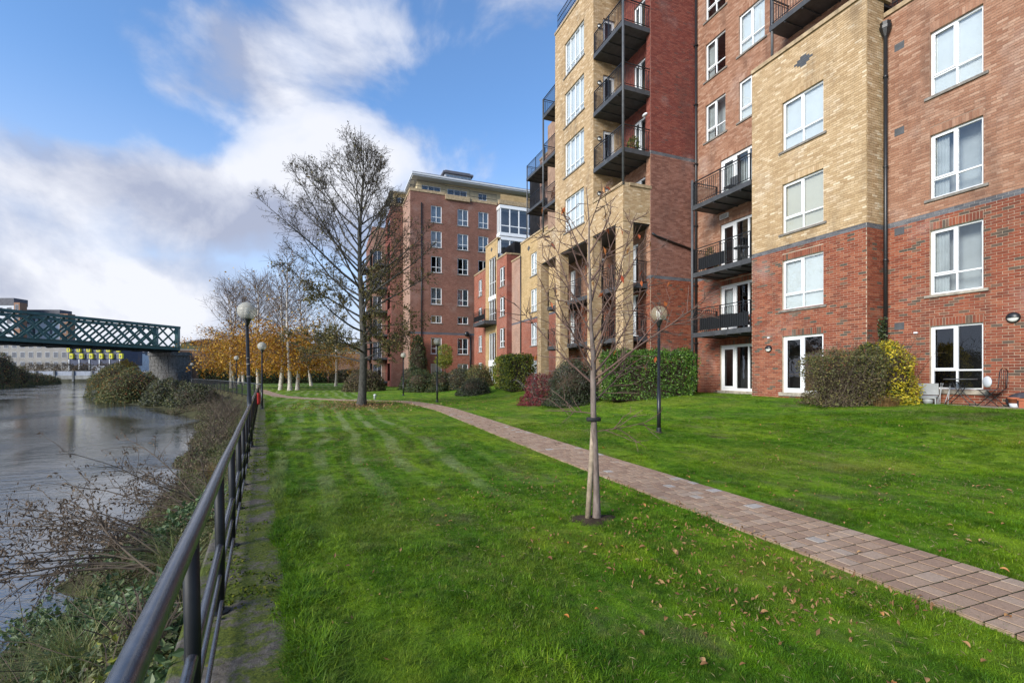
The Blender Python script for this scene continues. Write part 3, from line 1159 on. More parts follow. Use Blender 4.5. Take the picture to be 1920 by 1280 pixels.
def brick_boxes(items, axis, c):
    """items: (u0,u1,z0,z1,mi) -> V,F,mi"""
    n = len(items)
    it = np.array([i[:4] for i in items], float)
    out = 0.005 + rng.uniform(0, 0.004, n)
    bk = np.full(n, -0.004)
    u0, u1, z0, z1 = it.T
    jit = rng.uniform(-0.0012, 0.0012, (n, 2))
    z0, z1 = z0 + jit[:, 0], z1 + jit[:, 0]
    if axis == 'x':
        u0, u1 = u1, u0
    P = lambda u, z, nn: np.stack([c - nn, u, z], 1) if axis == 'x' else np.stack([u, c - nn, z], 1)
    V = np.stack([P(u0, z0, out), P(u1, z0, out), P(u1, z1, out), P(u0, z1, out), P(u0, z0, bk), P(u1, z0, bk), P(u1, z1, bk), P(u0, z1, bk)], 1).reshape(-1, 3)
    f = np.array([[0, 1, 2, 3], [4, 5, 1, 0], [5, 6, 2, 1], [6, 7, 3, 2], [7, 4, 0, 3]])
    F = (f[None] + (np.arange(n) * 8)[:, None, None]).reshape(-1, 4)
    return V, F, np.repeat([i[4] for i in items], 5)


def wall(name, parent, axis, c, u0, u1, z0, z1, zones, openings=(), bricks=True, singles=0, reveal=0.14, far=False, soldier=True):
    """zones: [(ztop, key)...] bottom to top; openings: (u0,u1,z0,z1)"""
    zones = [(min(zt, z1), k) for zt, k in zones]
    keys = []
    for _, k in zones:
        if k not in keys:
            keys.append(k)
    mats = [(FARB.get(k) or MORT.get(k) or M[k]) if far else MORT[k] for k in keys]

    def zone_at(z):
        for zt, k in zones:
            if z <= zt + 1e-6:
                return keys.index(k)
        return len(keys) - 1
    us = sorted({u0, u1, *[o[0] for o in openings], *[o[1] for o in openings]})
    zs = sorted({z0, z1, *[zt for zt, _ in zones if z0 < zt < z1], *[o[2] for o in openings], *[o[3] for o in openings]})
    us = [u for u in us if u0 <= u <= u1]
    zs = [z for z in zs if z0 <= z <= z1]
    g = MB()
    for a, b in zip(us[:-1], us[1:]):
        for p, q in zip(zs[:-1], zs[1:]):
            mu, mz = (a + b) / 2, (p + q) / 2
            if any(o[0] < mu < o[1] and o[2] < mz < o[3] for o in openings):
                continue
            fquad(g, axis, c, a, b, p, q, 0, zone_at(mz))
    for (a, b, p, q) in openings:
        k = zone_at((p + q) / 2)
        for s in ((a, a, p, q), (b, b, p, q)):
            g.quad(PT(axis, c, s[0], p, 0), PT(axis, c, s[0], p, -reveal), PT(axis, c, s[0], q, -reveal), PT(axis, c, s[0], q, 0), k)
        for z in (p, q):
            g.quad(PT(axis, c, a, z, 0), PT(axis, c, b, z, 0), PT(axis, c, b, z, -reveal), PT(axis, c, a, z, -reveal), k)
    w = g.build(name, mats, parent)
    if not bricks:
        return w
    items = []
    holes = [(a, b, p, q + (0.225 if soldier else 0)) for a, b, p, q in openings]
    H, Lb, J = 0.075, 0.225, 0.0105
    nrow = int((z1 - z0) / H)
    for i in range(nrow):
        a, b = z0 + i * H + J / 2, z0 + (i + 1) * H - J / 2
        mz = (a + b) / 2
        mi = zone_at(mz)
        cuts = sorted([(o[0], o[1]) for o in holes if o[2] < mz < o[3]])
        segs, x = [], u0
        for p, q in cuts:
            if p > x:
                segs.append((x, p))
            x = max(x, q)
        if x < u1:
            segs.append((x, u1))
        off = (0, 0.5)[i % 2] * Lb
        for p, q in segs:
            k = math.floor((p - off) / Lb)
            while off + k * Lb < q:
                s, e = max(p, off + k * Lb), min(q, off + (k + 1) * Lb)
                if e - s > 0.03:
                    items.append((s + J / 2, e - J / 2, a, b, mi))
                k += 1
    if soldier:
        for (a, b, p, q) in openings:
            n = round((b - a) / H)
            st = (b - a) / n
            for k in range(n):
                items.append((a + k * st + J / 2, a + (k + 1) * st - J / 2, q + J / 2, q + 0.215, zone_at(q + 0.05)))
    if singles:
        def dist(it):
            p = PT(axis, c, (it[0] + it[1]) / 2, it[2], 0)
            sx, cx_ = math.sin(R(YAW)), math.cos(R(YAW))
            dep = p[0] * sx + p[1] * cx_
            rr = p[0] * cx_ - p[1] * sx
            return p[0] ** 2 + p[1] ** 2 + (p[2] - 1.65) ** 2 + (1e4 if dep < 1 or rr / dep > 1.08 else 0)
        items.sort(key=dist)
        one, items = items[:singles], items[singles:]
        cache = {}
        for (s, e, a, b, mi) in one:
            key = (round(e - s, 3), round(b - a, 3), mi)
            if key not in cache:
                V, F, _ = brick_boxes([(-(e - s) / 2, (e - s) / 2, 0, b - a, 0)], axis, 0.0)
                cache[key] = np_mesh('brick', V, F, BRK[keys[mi] + '1'])
            o = link('brick', cache[key], w)
            o.location = PT(axis, c, (s + e) / 2, a, random.uniform(0, 0.003))
    V, F, mi = brick_boxes(items, axis, c)
    link('brickwork', np_mesh('brickwork', V, F, [BRK[k] for k in keys], mi), w, kind='stuff')
    return w


def window(parent, axis, c, u0, u1, z0, z1, cols=2, trans=0.30, back='blind', sill='greystone', name='window', n=-0.10, fw=0.055, label=None, sillh=0.075, sash=True, depth=0.28):
    """white frame with mullions; panes, sill and what hangs behind the glass are its sub-parts"""
    g = MB()
    f0, f1 = n - 0.035, n + 0.03
    fbox(g, axis, c, u0, u0 + fw, z0, z1, f0, f1)
    fbox(g, axis, c, u1 - fw, u1, z0, z1, f0, f1)
    fbox(g, axis, c, u0 + fw, u1 - fw, z0, z0 + fw, f0, f1)
    fbox(g, axis, c, u0 + fw, u1 - fw, z1 - fw, z1, f0, f1)
    us = [u0 + fw]
    wcol = (u1 - u0 - 2 * fw) / cols
    mw = fw * 0.75
    for k in range(1, cols):
        m = u0 + fw + wcol * k
        fbox(g, axis, c, m - mw / 2, m + mw / 2, z0 + fw, z1 - fw, f0 + 0.004, f1 - 0.003)
        us.append(m)
    us.append(u1 - fw)
    zs = [z0 + fw, z1 - fw]
    if trans:
        zt = z0 + (z1 - z0) * trans
        for k in range(cols):
            a, b = us[k] + (mw / 2 if k else 0), us[k + 1] - (mw / 2 if k < cols - 1 else 0)
            fbox(g, axis, c, a, b, zt - mw / 2, zt + mw / 2, f0 + 0.006, f1 - 0.006)
        zs.insert(1, zt)
    if sash:
        # the opening casement is the upper light at the far end
        a, b = (us[-2] + mw / 2, us[-1]) if axis == 'x' else (us[0], us[1] - mw / 2)
        p, q = zs[-2] + (mw / 2 if trans else 0), zs[-1]
        s = fw * 0.8
        for bx in ((a, a + s, p, q), (b - s, b, p, q), (a + s, b - s, p, p + s), (a + s, b - s, q - s, q)):
            fbox(g, axis, c, *bx, f1 - 0.002, f1 + 0.018)
    w = g.build(name, M['white'], parent)
    if label:
        w['label'] = label
    for i in range(cols):
        for k in range(len(zs) - 1):
            p = MB()
            fquad(p, axis, c, us[i] - .005, us[i + 1] + .005, zs[k] - .005, zs[k + 1] + .005, n - 0.008 + random.uniform(-.001, .001))
            p.build('pane', M['glass'], w)
    if back in ('blind', 'cream'):
        p = MB()
        fbox(p, axis, c, u0 + .01, u1 - .01, z0 + .01, z1 - .01, n - 0.075, n - 0.07)
        p.build('blind', M[back], w)
    else:
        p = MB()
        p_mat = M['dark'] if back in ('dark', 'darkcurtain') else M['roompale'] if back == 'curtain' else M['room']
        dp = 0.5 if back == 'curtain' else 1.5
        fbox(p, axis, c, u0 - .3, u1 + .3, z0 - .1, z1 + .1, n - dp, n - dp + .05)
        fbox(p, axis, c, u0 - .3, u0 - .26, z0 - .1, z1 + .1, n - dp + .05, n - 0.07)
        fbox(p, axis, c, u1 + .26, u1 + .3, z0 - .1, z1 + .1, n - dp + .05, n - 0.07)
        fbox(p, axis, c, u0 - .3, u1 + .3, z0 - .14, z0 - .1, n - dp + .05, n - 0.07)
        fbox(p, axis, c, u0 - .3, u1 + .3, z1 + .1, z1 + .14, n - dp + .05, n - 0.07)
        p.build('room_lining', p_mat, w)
    if back in ('curtain', 'darkcurtain'):
        p = MB()
        for (a, b) in (((u1 - (u1 - u0) * 0.30), u1 - .01), (u0 + .01, u0 + (u1 - u0) * 0.12)):
            m = 14
            V, F = [], []
            for k in range(m + 1):
                u = a + (b - a) * k / m
                nn = n - 0.12 + 0.018 * math.sin(k * 2.1)
                V += [PT(axis, c, u, z0 + .02, nn), PT(axis, c, u, z1 - .02, nn)]
            for k in range(m):
                F.append((2 * k, 2 * k + 2, 2 * k + 3, 2 * k + 1))
            p.add(V, F, 0, True)
        p.build('curtain', M['curtain'], w)
    if sill:
        p = MB()
        fbox(p, axis, c, u0 - .12, u1 + .12, z0 - sillh, z0 - .002, -0.12, 0.055)
        p.build('sill', M[sill], w)
    return w


def balcony(parent, x0, x1, y0, y1, zt, sides='fr', th=0.2, rh=1.05, lower=0.0, step=0.115, mat='slabgrey', screen=None):
    """projecting balcony: slab is the part, railings are its sub-parts; f = river side, r = near end, l = far end"""
    g = MB()
    g.box((x0, y0, zt - th), (x1, y1, zt))
    for y in np.arange(y0 + 0.5, y1, 0.7):
        g.box((x0 + .04, y, zt - th - 0.045), (x1, y + .05, zt - th - .002))
    b = g.build('balcony', M[mat], parent)

    def rail(a, c_):
        a, c_ = Vector(a), Vector(c_)
        d = c_ - a
        L_ = d.length
        g = MB()
        g.bar(a + Vector((0, 0, rh)), c_ + Vector((0, 0, rh)), 0.05, 0.03)
        g.bar(a + Vector((0, 0, rh - 0.11)), c_ + Vector((0, 0, rh - 0.11)), 0.022, 0.018)
        g.bar(a + Vector((0, 0, 0.09)), c_ + Vector((0, 0, 0.09)), 0.03, 0.02)
        n = max(2, int(L_ / step))
        for k in range(n + 1):
            p = a + d * (k / n)
            post = k in (0, n) or (k == n // 2 and L_ > 2)
            g.bar(p + Vector((0, 0, 0.0 if post else 0.09)), p + Vector((0, 0, rh if post else rh - .11)), 0.042 if post else 0.016)
        g.build('railing', M['blackmetal'], b)
    e = 0.04
    if 'f' in sides:
        rail((x0 + e, y0 + e, zt), (x0 + e, y1 - e, zt))
    if 'r' in sides:
        rail((x0 + e + .03, y0 + e, zt), (x1 - .02, y0 + e, zt))
    if 'l' in sides:
        rail((x0 + e + .03, y1 - e, zt), (x1 - .02, y1 - e, zt))
    if screen:
        g = MB()
        a, c_ = screen
        g.box((x0 + .07, a, zt + .1), (x0 + .085, c_, zt + .62))
        g.build('screen', M['blackmetal'], b)
    return b


def cyl_part(name, parent, pts, r, mat, k=10):
    return MB().tube(pts, r, k).build(name, mat, parent)


def bulkhead(parent, axis, c, u, z, r=0.13, lab=None):
    g = MB()
    p = Vector(PT(axis, c, u, z, 0.0))
    q = Vector(PT(axis, c, u, z, 0.05))
    g.tube([p, q], [r, r], 18)
    o = g.build('wall_lamp', M['blackmetal'], parent)
    h = MB()
    h.ball(PT(axis, c, u, z, 0.055), r * 0.86, 18, 10, sq=(0.55, 1, 1) if axis == 'x' else (1, 0.55, 1))
    h.build('lamp_glass', M['lampcore'], o)
    h = MB()
    V, F = [], []
    for i in range(7):
        for j in range(13):
            t = PI * j / 12
            s = PI / 2 * i / 6
            nn = r * 1.02 * math.cos(s)
            V.append(PT(axis, c, u + nn * math.cos(t), z + nn * math.sin(t) - 0.005, 0.05 + r * 0.68 * math.sin(s)))
    for i in range(6):
        for j in range(12):
            a = i * 13 + j
            F.append((a, a + 1, a + 14, a + 13))
    h.add(V, F, 0, True)
    h.build('lamp_hood', M['blackmetal'], o)
    return o


def coping(parent, axis, c, u0, u1, z, h=0.14, n0=-0.32, n1=0.06, mat='coping'):
    """parapet coping, stone by stone"""
    n = max(1, round((u1 - u0) / 0.9))
    st = (u1 - u0) / n
    for k in range(n):
        g = MB()
        fbox(g, axis, c, u0 + k * st + .004, u0 + (k + 1) * st - .004, z + random.uniform(0, .004), z + h, n0, n1)
        g.build('coping_stone', M[mat], parent)


# ------------------------------------------------------------------ near apartment building
def build_near():
    B = thing('apartment_building', 'large red and yellow brick apartment building with black balconies beside the lawn', 'building', (16.3, 12, 0.8))
    B.location = (0, 0, 0)
    ZL, ZB = 6.20, 6.37
    Z2 = [(ZL, 'red'), (ZB, 'band'), (99, 'brown')]
    ZY = [(ZL, 'red'), (ZB, 'band'), (99, 'yellow')]
    # --- wall at the right of the picture
    XM = 16.3
    wm = [(7.02, 8.21, 1.26, 3.08), (7.02, 8.21, 3.98, 5.85), (7.02, 8.21, 6.75, 8.60), (7.02, 8.21, 9.72, 11.58)]
    wr = [(1.3, 2.5, a[2], a[3]) for a in wm]
    wall('main_wall', B, 'x', XM, -2.0, 9.43, 0.6, 12.85, Z2, wm + wr, singles=300)
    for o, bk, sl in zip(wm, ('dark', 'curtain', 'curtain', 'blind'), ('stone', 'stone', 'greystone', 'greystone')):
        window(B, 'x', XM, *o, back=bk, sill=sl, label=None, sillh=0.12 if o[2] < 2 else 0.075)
    for o in wr:
        window(B, 'x', XM, *o, back='blind')
    coping(B, 'x', XM, -2.0, 9.40, 12.85)
    # set-back top floor with its railing
    wall('setback_wall', B, 'x', 18.4, -2, 14.0, 12.8, 24, [(99, 'midbrown')], [], bricks=False, far=True)
    g = MB()
    g.box((XM + .05, -2, 12.7), (18.4, 9.43, 12.84))
    g.build('terrace_roof', M['slabgrey'], B)
    g = MB()
    for z in (13.3, 13.75, 14.05):
        g.bar((XM + .2, -2, z), (XM + .2, 9.3, z), 0.03)
    for y in np.arange(-2, 9.3, 0.12):
        g.bar((XM + .2, y, 12.86), (XM + .2, y, 14.05), 0.014)
    g.build('terrace_railing', M['blackmetal'], B)
    # --- bay
    XB = 15.49
    wb = [(10.79, 12.31, 1.05, 3.08), (10.79, 12.31, 4.02, 5.83), (10.79, 12.31, 6.80, 8.60), (10.79, 12.31, 9.80, 11.58)]
    ww = wall('bay_wall', B, 'x', XB, 9.43, 13.63, 0.6, 13.4, ZY, wb)
    wall('bay_return', B, 'y', 9.43, XB + .004, XM, 0.6, 13.4, ZY, [])
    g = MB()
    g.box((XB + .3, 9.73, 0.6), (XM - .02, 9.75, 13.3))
    g.build('bay_shade_panel', M['dark'], B)  # dark sheet added inside the bay, coloured as interior shade
    g = MB()
    g.box((XB + .02, 9.45, 13.3), (18.4, 13.6, 13.39))
    g.build('bay_roof', M['slabgrey'], B)
    for o, bk in zip(wb[1:], ('blind', 'cream', 'blind')):
        window(B, 'x', XB, *o, back=bk, sill='greystone')
    d = window(B, 'x', XB, *wb[0], cols=2, trans=None, back='room', sill='stone', name='patio_door', fw=0.085, sillh=0.13)
    coping(B, 'x', XB, 9.43, 13.63, 13.4)
    coping(B, 'y', 9.43, XB + .33, XM + .3, 13.4)
    # diamond of dark bricks
    g = MB()
    for k, w_ in enumerate((0.23, 0.45, 0.68, 0.45, 0.23)):
        fbox(g, 'x', XB, 11.5 - w_ / 2, 11.5 + w_ / 2, 12.45 + k * .075 + .004, 12.45 + (k + 1) * .075 - .004, 0.0, 0.011)
    g.build('brick_diamond', M['greymetal'], B)
    # --- recess with three balconies
    XR, YB = 16.85, 18.1
    dr = [(14.25, 16.55, 0.98, 3.03), (14.25, 16.55, 3.62, 5.75), (14.25, 16.55, 6.34, 8.55), (14.25, 16.55, 9.38, 11.5)]
    wu = [(16.25, 17.45, 12.75, 14.5), (16.25, 17.45, 15.65, 17.4), (16.25, 17.45, 18.5, 20.3), (14.2, 15.5, 12.75, 14.5), (14.2, 15.5, 15.65, 17.4), (14.2, 15.5, 18.5, 20.3)]
    wall('recess_wall', B, 'x', XR, 9.6, 18.1, 0.6, 22.5, Z2, dr + wu)
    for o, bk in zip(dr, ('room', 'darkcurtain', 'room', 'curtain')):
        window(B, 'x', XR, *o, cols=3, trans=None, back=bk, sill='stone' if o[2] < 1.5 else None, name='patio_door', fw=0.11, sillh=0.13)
    for o, bk in zip(wu, ('curtain', 'darkcurtain', 'room', 'blind', 'blind', 'blind')):
        window(B, 'x', XR, *o, back=bk)
    for zt, sc in ((3.57, (13.8, 16.4)), (6.27, (15.0, 16.5)), (9.32, None)):
        balcony(B, XB - 0.06, XR - .004, 13.64, 16.78, zt, 'fl', screen=sc)
        # end rail is the far one: it meets the post
    cyl_part('balcony_post', B, [(XB - .02, 16.83, 0.7), (XB - .02, 16.83, 10.5)], 0.055, M['greymetal'])
    cyl_part('downpipe', B, [(XR - .09, 17.98, 0.8), (XR - .09, 17.98, 22.4)], 0.055, M['blackmetal'])
    for z in (3.2, 6.0, 8.9, 11.9, 14.8, 17.7):
        g = MB()
        g.box((XR - .17, 17.9, z), (XR - .02, 18.06, z + .06))
        g.build('pipe_bracket', M['blackmetal'], B)
    # upper balcony over the bay
    balcony(B, XB + .35, 17.6, 5.0, 13.15, 15.05, 'fl')
    cyl_part('balcony_post', B, [(XB + .42, 13.08, 13.5), (XB + .42, 13.08, 16.1)], 0.05, M['greymetal'])
    # vent grille above the door on the second balcony
    g = MB()
    fbox(g, 'x', XR, 16.05, 16.55, 8.78, 9.0, 0, 0.05)
    v = g.build('vent_grille', M['white'], B)
    g = MB()
    for k in range(5):
        fbox(g, 'x', XR, 16.09, 16.51, 8.81 + k * .035, 8.825 + k * .035, 0.05, 0.058)
    g.build('vent_slat', M['greymetal'], v)
    # main downpipe between bay and wall
    dp = cyl_part('downpipe', B, [(16.19, 9.31, 0.8), (16.19, 9.31, 12.2)], 0.055, M['blackmetal'], 12)
    g = MB()
    g.lathe((16.19, 9.31, 12.2), [(0.06, 0), (0.10, 0.08), (0.16, 0.22), (0.17, 0.3), (0.13, 0.31), (0.15, 0.42)], 8, smooth=False)
    g.build('rain_hopper', M['blackmetal'], B)
    for z in (2.4, 5.2, 8.1, 10.9):
        g = MB()
        g.lathe((16.19, 9.31, z), [(0.056, 0), (0.072, 0.01), (0.072, 0.07), (0.056, 0.08)], 12)
        g.build('pipe_collar', M['blackmetal'], B)
    for z in (3.05, 5.95, 9.0, 11.6):
        g = MB()
        fbox(g, 'x', XM, 8.86, 9.12, z, z + .22, 0, 0.012)
        g.build('pipe_plate', M['greymetal'], B)
    bulkhead(B, 'x', XM, 6.42, 3.13, 0.135)
    bulkhead(B, 'x', XB, 12.86, 2.66, 0.13)
    for (X, y, z) in ((XM, 8.55, 2.9), (XB, 12.86, 3.05)):
        g = MB()
        fbox(g, 'x', X, y - .045, y + .045, z, z + .045, 0, 0.05)
        g.build('sensor', M['white'], B)
    # --- block side wall
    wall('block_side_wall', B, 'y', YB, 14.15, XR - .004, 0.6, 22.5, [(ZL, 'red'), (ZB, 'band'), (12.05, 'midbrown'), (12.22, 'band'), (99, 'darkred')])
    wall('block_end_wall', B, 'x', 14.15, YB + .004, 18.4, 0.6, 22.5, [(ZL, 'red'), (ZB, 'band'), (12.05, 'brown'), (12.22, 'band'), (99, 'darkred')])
    cyl_part('sloping_pipe', B, [(14.2, YB - .06, 8.32), (14.5, YB - .06, 8.2), (XR - .1, YB - .06, 7.75)], 0.05, M['blackmetal'])
    # --- tower
    XP, XN = 12.65, 14.35
    wt = [(21.65, 23.80, z, z + 1.9) for z in (9.75, 12.9, 15.75, 18.6)]
    wall('tower_front', B, 'x', XP, 20.7, 25.0, 8.75, 21.8, [(99, 'yellow')], wt)
    for o in wt:
        window(B, 'x', XP, *o, cols=4, trans=0.24, back='blind', sash=False, fw=0.05)
    dn = [(13.22, 13.95, z + .06, z + 2.1) for z in (9.2, 12.15, 15.0, 17.9)]
    wall('tower_side', B, 'y', 20.7, XP + .004, XN, 9.2, 21.8, [(99, 'yellow')], dn)
    for o in dn:
        window(B, 'y', 20.7, *o, cols=1, trans=None, back='darkcurtain', sill=None, name='balcony_door', fw=0.08)
    coping(B, 'x', XP, 20.7, 25.0, 21.8)
    coping(B, 'y', 20.7, XP + .33, XN, 21.8)
    g = MB()
    for z in (22.3, 22.65, 22.95):
        g.bar((XP + .1, 20.8, z), (XP + .1, 24.9, z), 0.03)
    for y in np.arange(20.8, 24.95, 0.14):
        g.bar((XP + .1, y, 21.94), (XP + .1, y, 22.95), 0.016)
    g.build('roof_railing', M['blackmetal'], B)
    g = MB()
    g.box((XP + .02, 18.4, 21.7), (18, 25.0, 21.79))
    g.build('tower_roof', M['slabgrey'], B)
    dn2 = [(18.75, 19.65, z + .06, z + 2.1) for z in (9.2, 12.15, 15.0, 17.9)]
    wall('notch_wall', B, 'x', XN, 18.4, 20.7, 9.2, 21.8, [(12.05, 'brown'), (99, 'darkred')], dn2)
    for o in dn2:
        window(B, 'x', XN, *o, cols=2, trans=None, back='curtain', sill=None, name='balcony_door', fw=0.08)
    for z in (10.95, 13.75, 16.6, 19.5):
        bulkhead(B, 'y', 20.7, 12.98, z, 0.12)
    g = MB()
    g.ball((14.1, 18.45, 14.05), 0.09, 10, 8, sq=(1, 2, 0.8))
    g.build('camera_housing', M['white'], B)
    for zt, sc in ((12.15, None), (15.0, None), (17.95, None)):
        balcony(B, XP - .02, XN - .004, 18.12, 20.69, zt, 'fr', th=0.22)
    cyl_part('balcony_post', B, [(XP + .02, 18.16, 10.4), (XP + .02, 18.16, 21)], 0.06, M['greymetal'])
    # far notch with its own balconies
    wall('far_notch_wall', B, 'x', XN, 25.0, 29.5, 9.2, 19.0, [(99, 'brown')], [], bricks=False, far=True)
    for zt in (12.2, 15.05, 17.95):
        balcony(B, XP + .0, XN - .004, 25.01, 26.75, zt, 'fl', th=0.2)
    cyl_part('balcony_post', B, [(XP + .03, 26.72, 10.4), (XP + .03, 26.72, 19)], 0.055, M['greymetal'])
    # --- porch: four square brick piers under a deep lintel
    cols = [(18.13, 18.72), (20.78, 21.3), (24.36, 24.92), (26.98, 27.52)]
    for a, b in cols:
        zb = max(0.3, gz(XP, a) - 0.25)
        c_ = wall('porch_pier', B, 'x', XP, a, b, zb, 8.745, [(99, 'yellow')], [])
        wall('pier_return', B, 'y', a, XP + .004, XP + .55, zb, 8.745, [(99, 'yellow')], [])
        g = MB()
        g.box((XP + .02, a + .02, zb), (XP + .54, b - .004, 8.74))
        g.build('pier_core', MORT['yellow'], B)
    for (a, b) in ((18.13, 20.7), (25.0, 27.52)):
        wall('porch_lintel', B, 'x', XP, a, b, 8.75, 10.4, [(99, 'yellow')], [])
        coping(B, 'x', XP, a, b, 10.4)
    wall('porch_return', B, 'y', 18.13, XP + .004, 14.15, 8.75, 10.4, [(99, 'yellow')], [])
    coping(B, 'y', 18.13, XP + .33, 14.2, 10.4)
    g = MB()
    g.box((XP + .05, 18.2, 8.70), (XN, 27.5, 8.745))
    g.box((XP + .05, 18.2, 9.3), (XN, 27.5, 9.38))
    g.build('porch_ceiling', M['slabgrey'], B)
    dpn = [(22.4, 23.25, 1.0, 3.1), (22.4, 23.25, 3.56, 5.7), (22.4, 23.25, 6.06, 8.2), (19.3, 20.0, 3.56, 5.7), (19.3, 20.0, 6.06, 8.2), (25.6, 26.3, 3.56, 5.7), (25.6, 26.3, 6.06, 8.2)]
    wall('porch_back_wall', B, 'x', XN, 18.13, 27.5, 0.5, 9.2, [(ZL, 'red'), (99, 'brown')], dpn, soldier=False)
    for o in dpn:
        window(B, 'x', XN, *o, cols=2, trans=None, back='curtain', sill=None, name='balcony_door', fw=0.09)
    for zt in (3.5, 6.0):
        for a, b in ((18.3, 20.7), (21.35, 24.3), (24.95, 26.95)):
            balcony(B, XP + .42, XN - .004, a, b, zt, 'fr', th=0.22, step=0.13)
    # --- wing beyond the porch
    XE = 15.7
    we = [(34.3, 35.5, 1.4, 2.9), (34.3, 35.5, 4.1, 5.95), (34.3, 35.5, 6.85, 8.7), (34.3, 35.5, 9.8, 11.65)]
    wall('wing_wall', B, 'x', XE, 27.5, 37.6, 0.6, 13.0, [(6.25, 'red'), (6.4, 'slate'), (99, 'yellow')], we, bricks=False, far=True)
    for o in we:
        window(B, 'x', XE, *o, back='blind')
    coping(B, 'x', XE, 27.5, 37.6, 13.0)
    wall('wing_end_wall', B, 'x', XE + .1, 37.6, 40.1, 0.6, 12.0, [(6.25, 'pink'), (6.4, 'slate'), (99, 'pink')], [], bricks=False, far=True)
    coping(B, 'x', XE + .1, 37.6, 40.1, 12.0)
    wall('wing_upper_wall', B, 'x', 17.2, 27.5, 36.9, 13.0, 20.2, [(99, 'pink')], [(30, 31, 13.2, 15.2), (33.2, 34.2, 13.2, 15.2), (33.2, 34.2, 16, 18)], bricks=False, far=True)
    coping(B, 'x', 17.2, 27.5, 36.9, 20.2)
    for zt in (15.4, 18.2):
        balcony(B, XE - .05, 17.2, 32.8, 36.3, zt, 'fl', th=0.2)
    cyl_part('balcony_post', B, [(XE, 36.24, 13), (XE, 36.24, 19.2)], 0.05, M['greymetal'])
    cyl_part('downpipe', B, [(XE - .06, 37.5, 0.8), (XE - .06, 37.5, 12)], 0.05, M['blackmetal'])
    g = MB()
    for k, w_ in enumerate((0.2, 0.4, 0.55, 0.4, 0.2)):
        fbox(g, 'x', XE, 35.9 - w_ / 2, 35.9 + w_ / 2, 12.05 + k * .085, 12.05 + (k + 1) * .085 - .01, 0, 0.011)
    g.build('brick_diamond', M['greymetal'], B)
    # --- boxes added behind the walls, room darkness put into their near-black colour
    g = MB()
    g.box((18.6, -2, 0.5), (30, 14, 23.9))
    g.box((18.9, 14, 0.5), (30, 28, 22.4))
    g.box((17.6, 27.6, 0.5), (28, 40, 20.1))
    g.box((16.4, 18.45, 12.3), (18.9, 27.5, 21.69))
    g.build('dark_core', M['dark'], B)
    return B


NEAR = build_near()


# ------------------------------------------------------------------ low red and yellow link house
def build_link():
    B = thing('link_house', 'low terracotta and yellow brick house with tall stair window and small black balcony', 'building')
    X = 15.4
    o1 = [(47.6, 48.9, z, z + 1.75) for z in (1.3, 4.2, 7.2, 10.2)]
    wall('red_wing_wall', B, 'x', X, 46.4, 50.4, 0.6, 12.7, [(99, 'red')], o1, bricks=False, far=True)
    for o in o1:
        window(B, 'x', X, *o, back='darkcurtain')
    coping(B, 'x', X, 46.4, 50.4, 12.7)
    o2 = [(43.2, 45.4, 0.9, 5.9), (43.2, 45.4, 7.1, 9.2), (43.2, 45.4, 9.6, 13.4)]
    wall('stair_wall', B, 'x', X, 42.7, 46.4, 0.6, 14.9, [(99, 'yellow')], o2, bricks=False, far=True)
    for o in o2:
        window(B, 'x', X, *o, cols=3, trans=0.35, back='curtain', sill=None, sash=False)
    g = MB()
    fbox(g, 'x', X, 43.2, 45.4, 9.2, 9.6, -.1, .02)
    fbox(g, 'x', X, 43.2, 45.4, 2.6, 3.2, -.06, .02)
    g.build('white_panel', M['white'], B)
    coping(B, 'x', X, 42.7, 46.4, 14.9)
    o3 = [(40.5, 41.9, z, z + 1.8) for z in (1.3, 4.3, 7.2, 10.0)]
    XF = 15.3
    wall('red_front_wall', B, 'x', XF, 40.0, 42.7, 0.6, 12.75, [(99, 'red')], o3, bricks=False, far=True)
    for o in o3:
        window(B, 'x', XF, *o, back='darkcurtain')
    coping(B, 'x', XF, 40.0, 42.7, 12.75)
    wall('red_side_wall', B, 'y', 40.0, XF + .004, 18.0, 0.6, 12.75, [(99, 'darkred')], [], bricks=False, far=True)
    coping(B, 'y', 40.0, XF + .33, 18, 12.75)
    balcony(B, 14.1, X - .01, 42.9, 46.5, 7.0, 'fr', th=0.35, screen=(43, 46.4))
    g = MB()
    for k, w_ in enumerate((0.2, 0.4, 0.55, 0.4, 0.2)):
        fbox(g, 'x', X, 44.5 - w_ / 2, 44.5 + w_ / 2, 14.05 + k * .085, 14.05 + (k + 1) * .085 - .01, 0, 0.011)
    g.build('brick_diamond', M['greymetal'], B)
    g = MB()
    g.box((15.75, 40.2, 0.5), (19, 50.3, 12.6))
    g.box((17.2, 42.8, 0.5), (19, 46.3, 14.8))
    g.build('dark_core', M['dark'], B)  # added boxes, coloured near black to serve as room darkness
    return B


build_link()


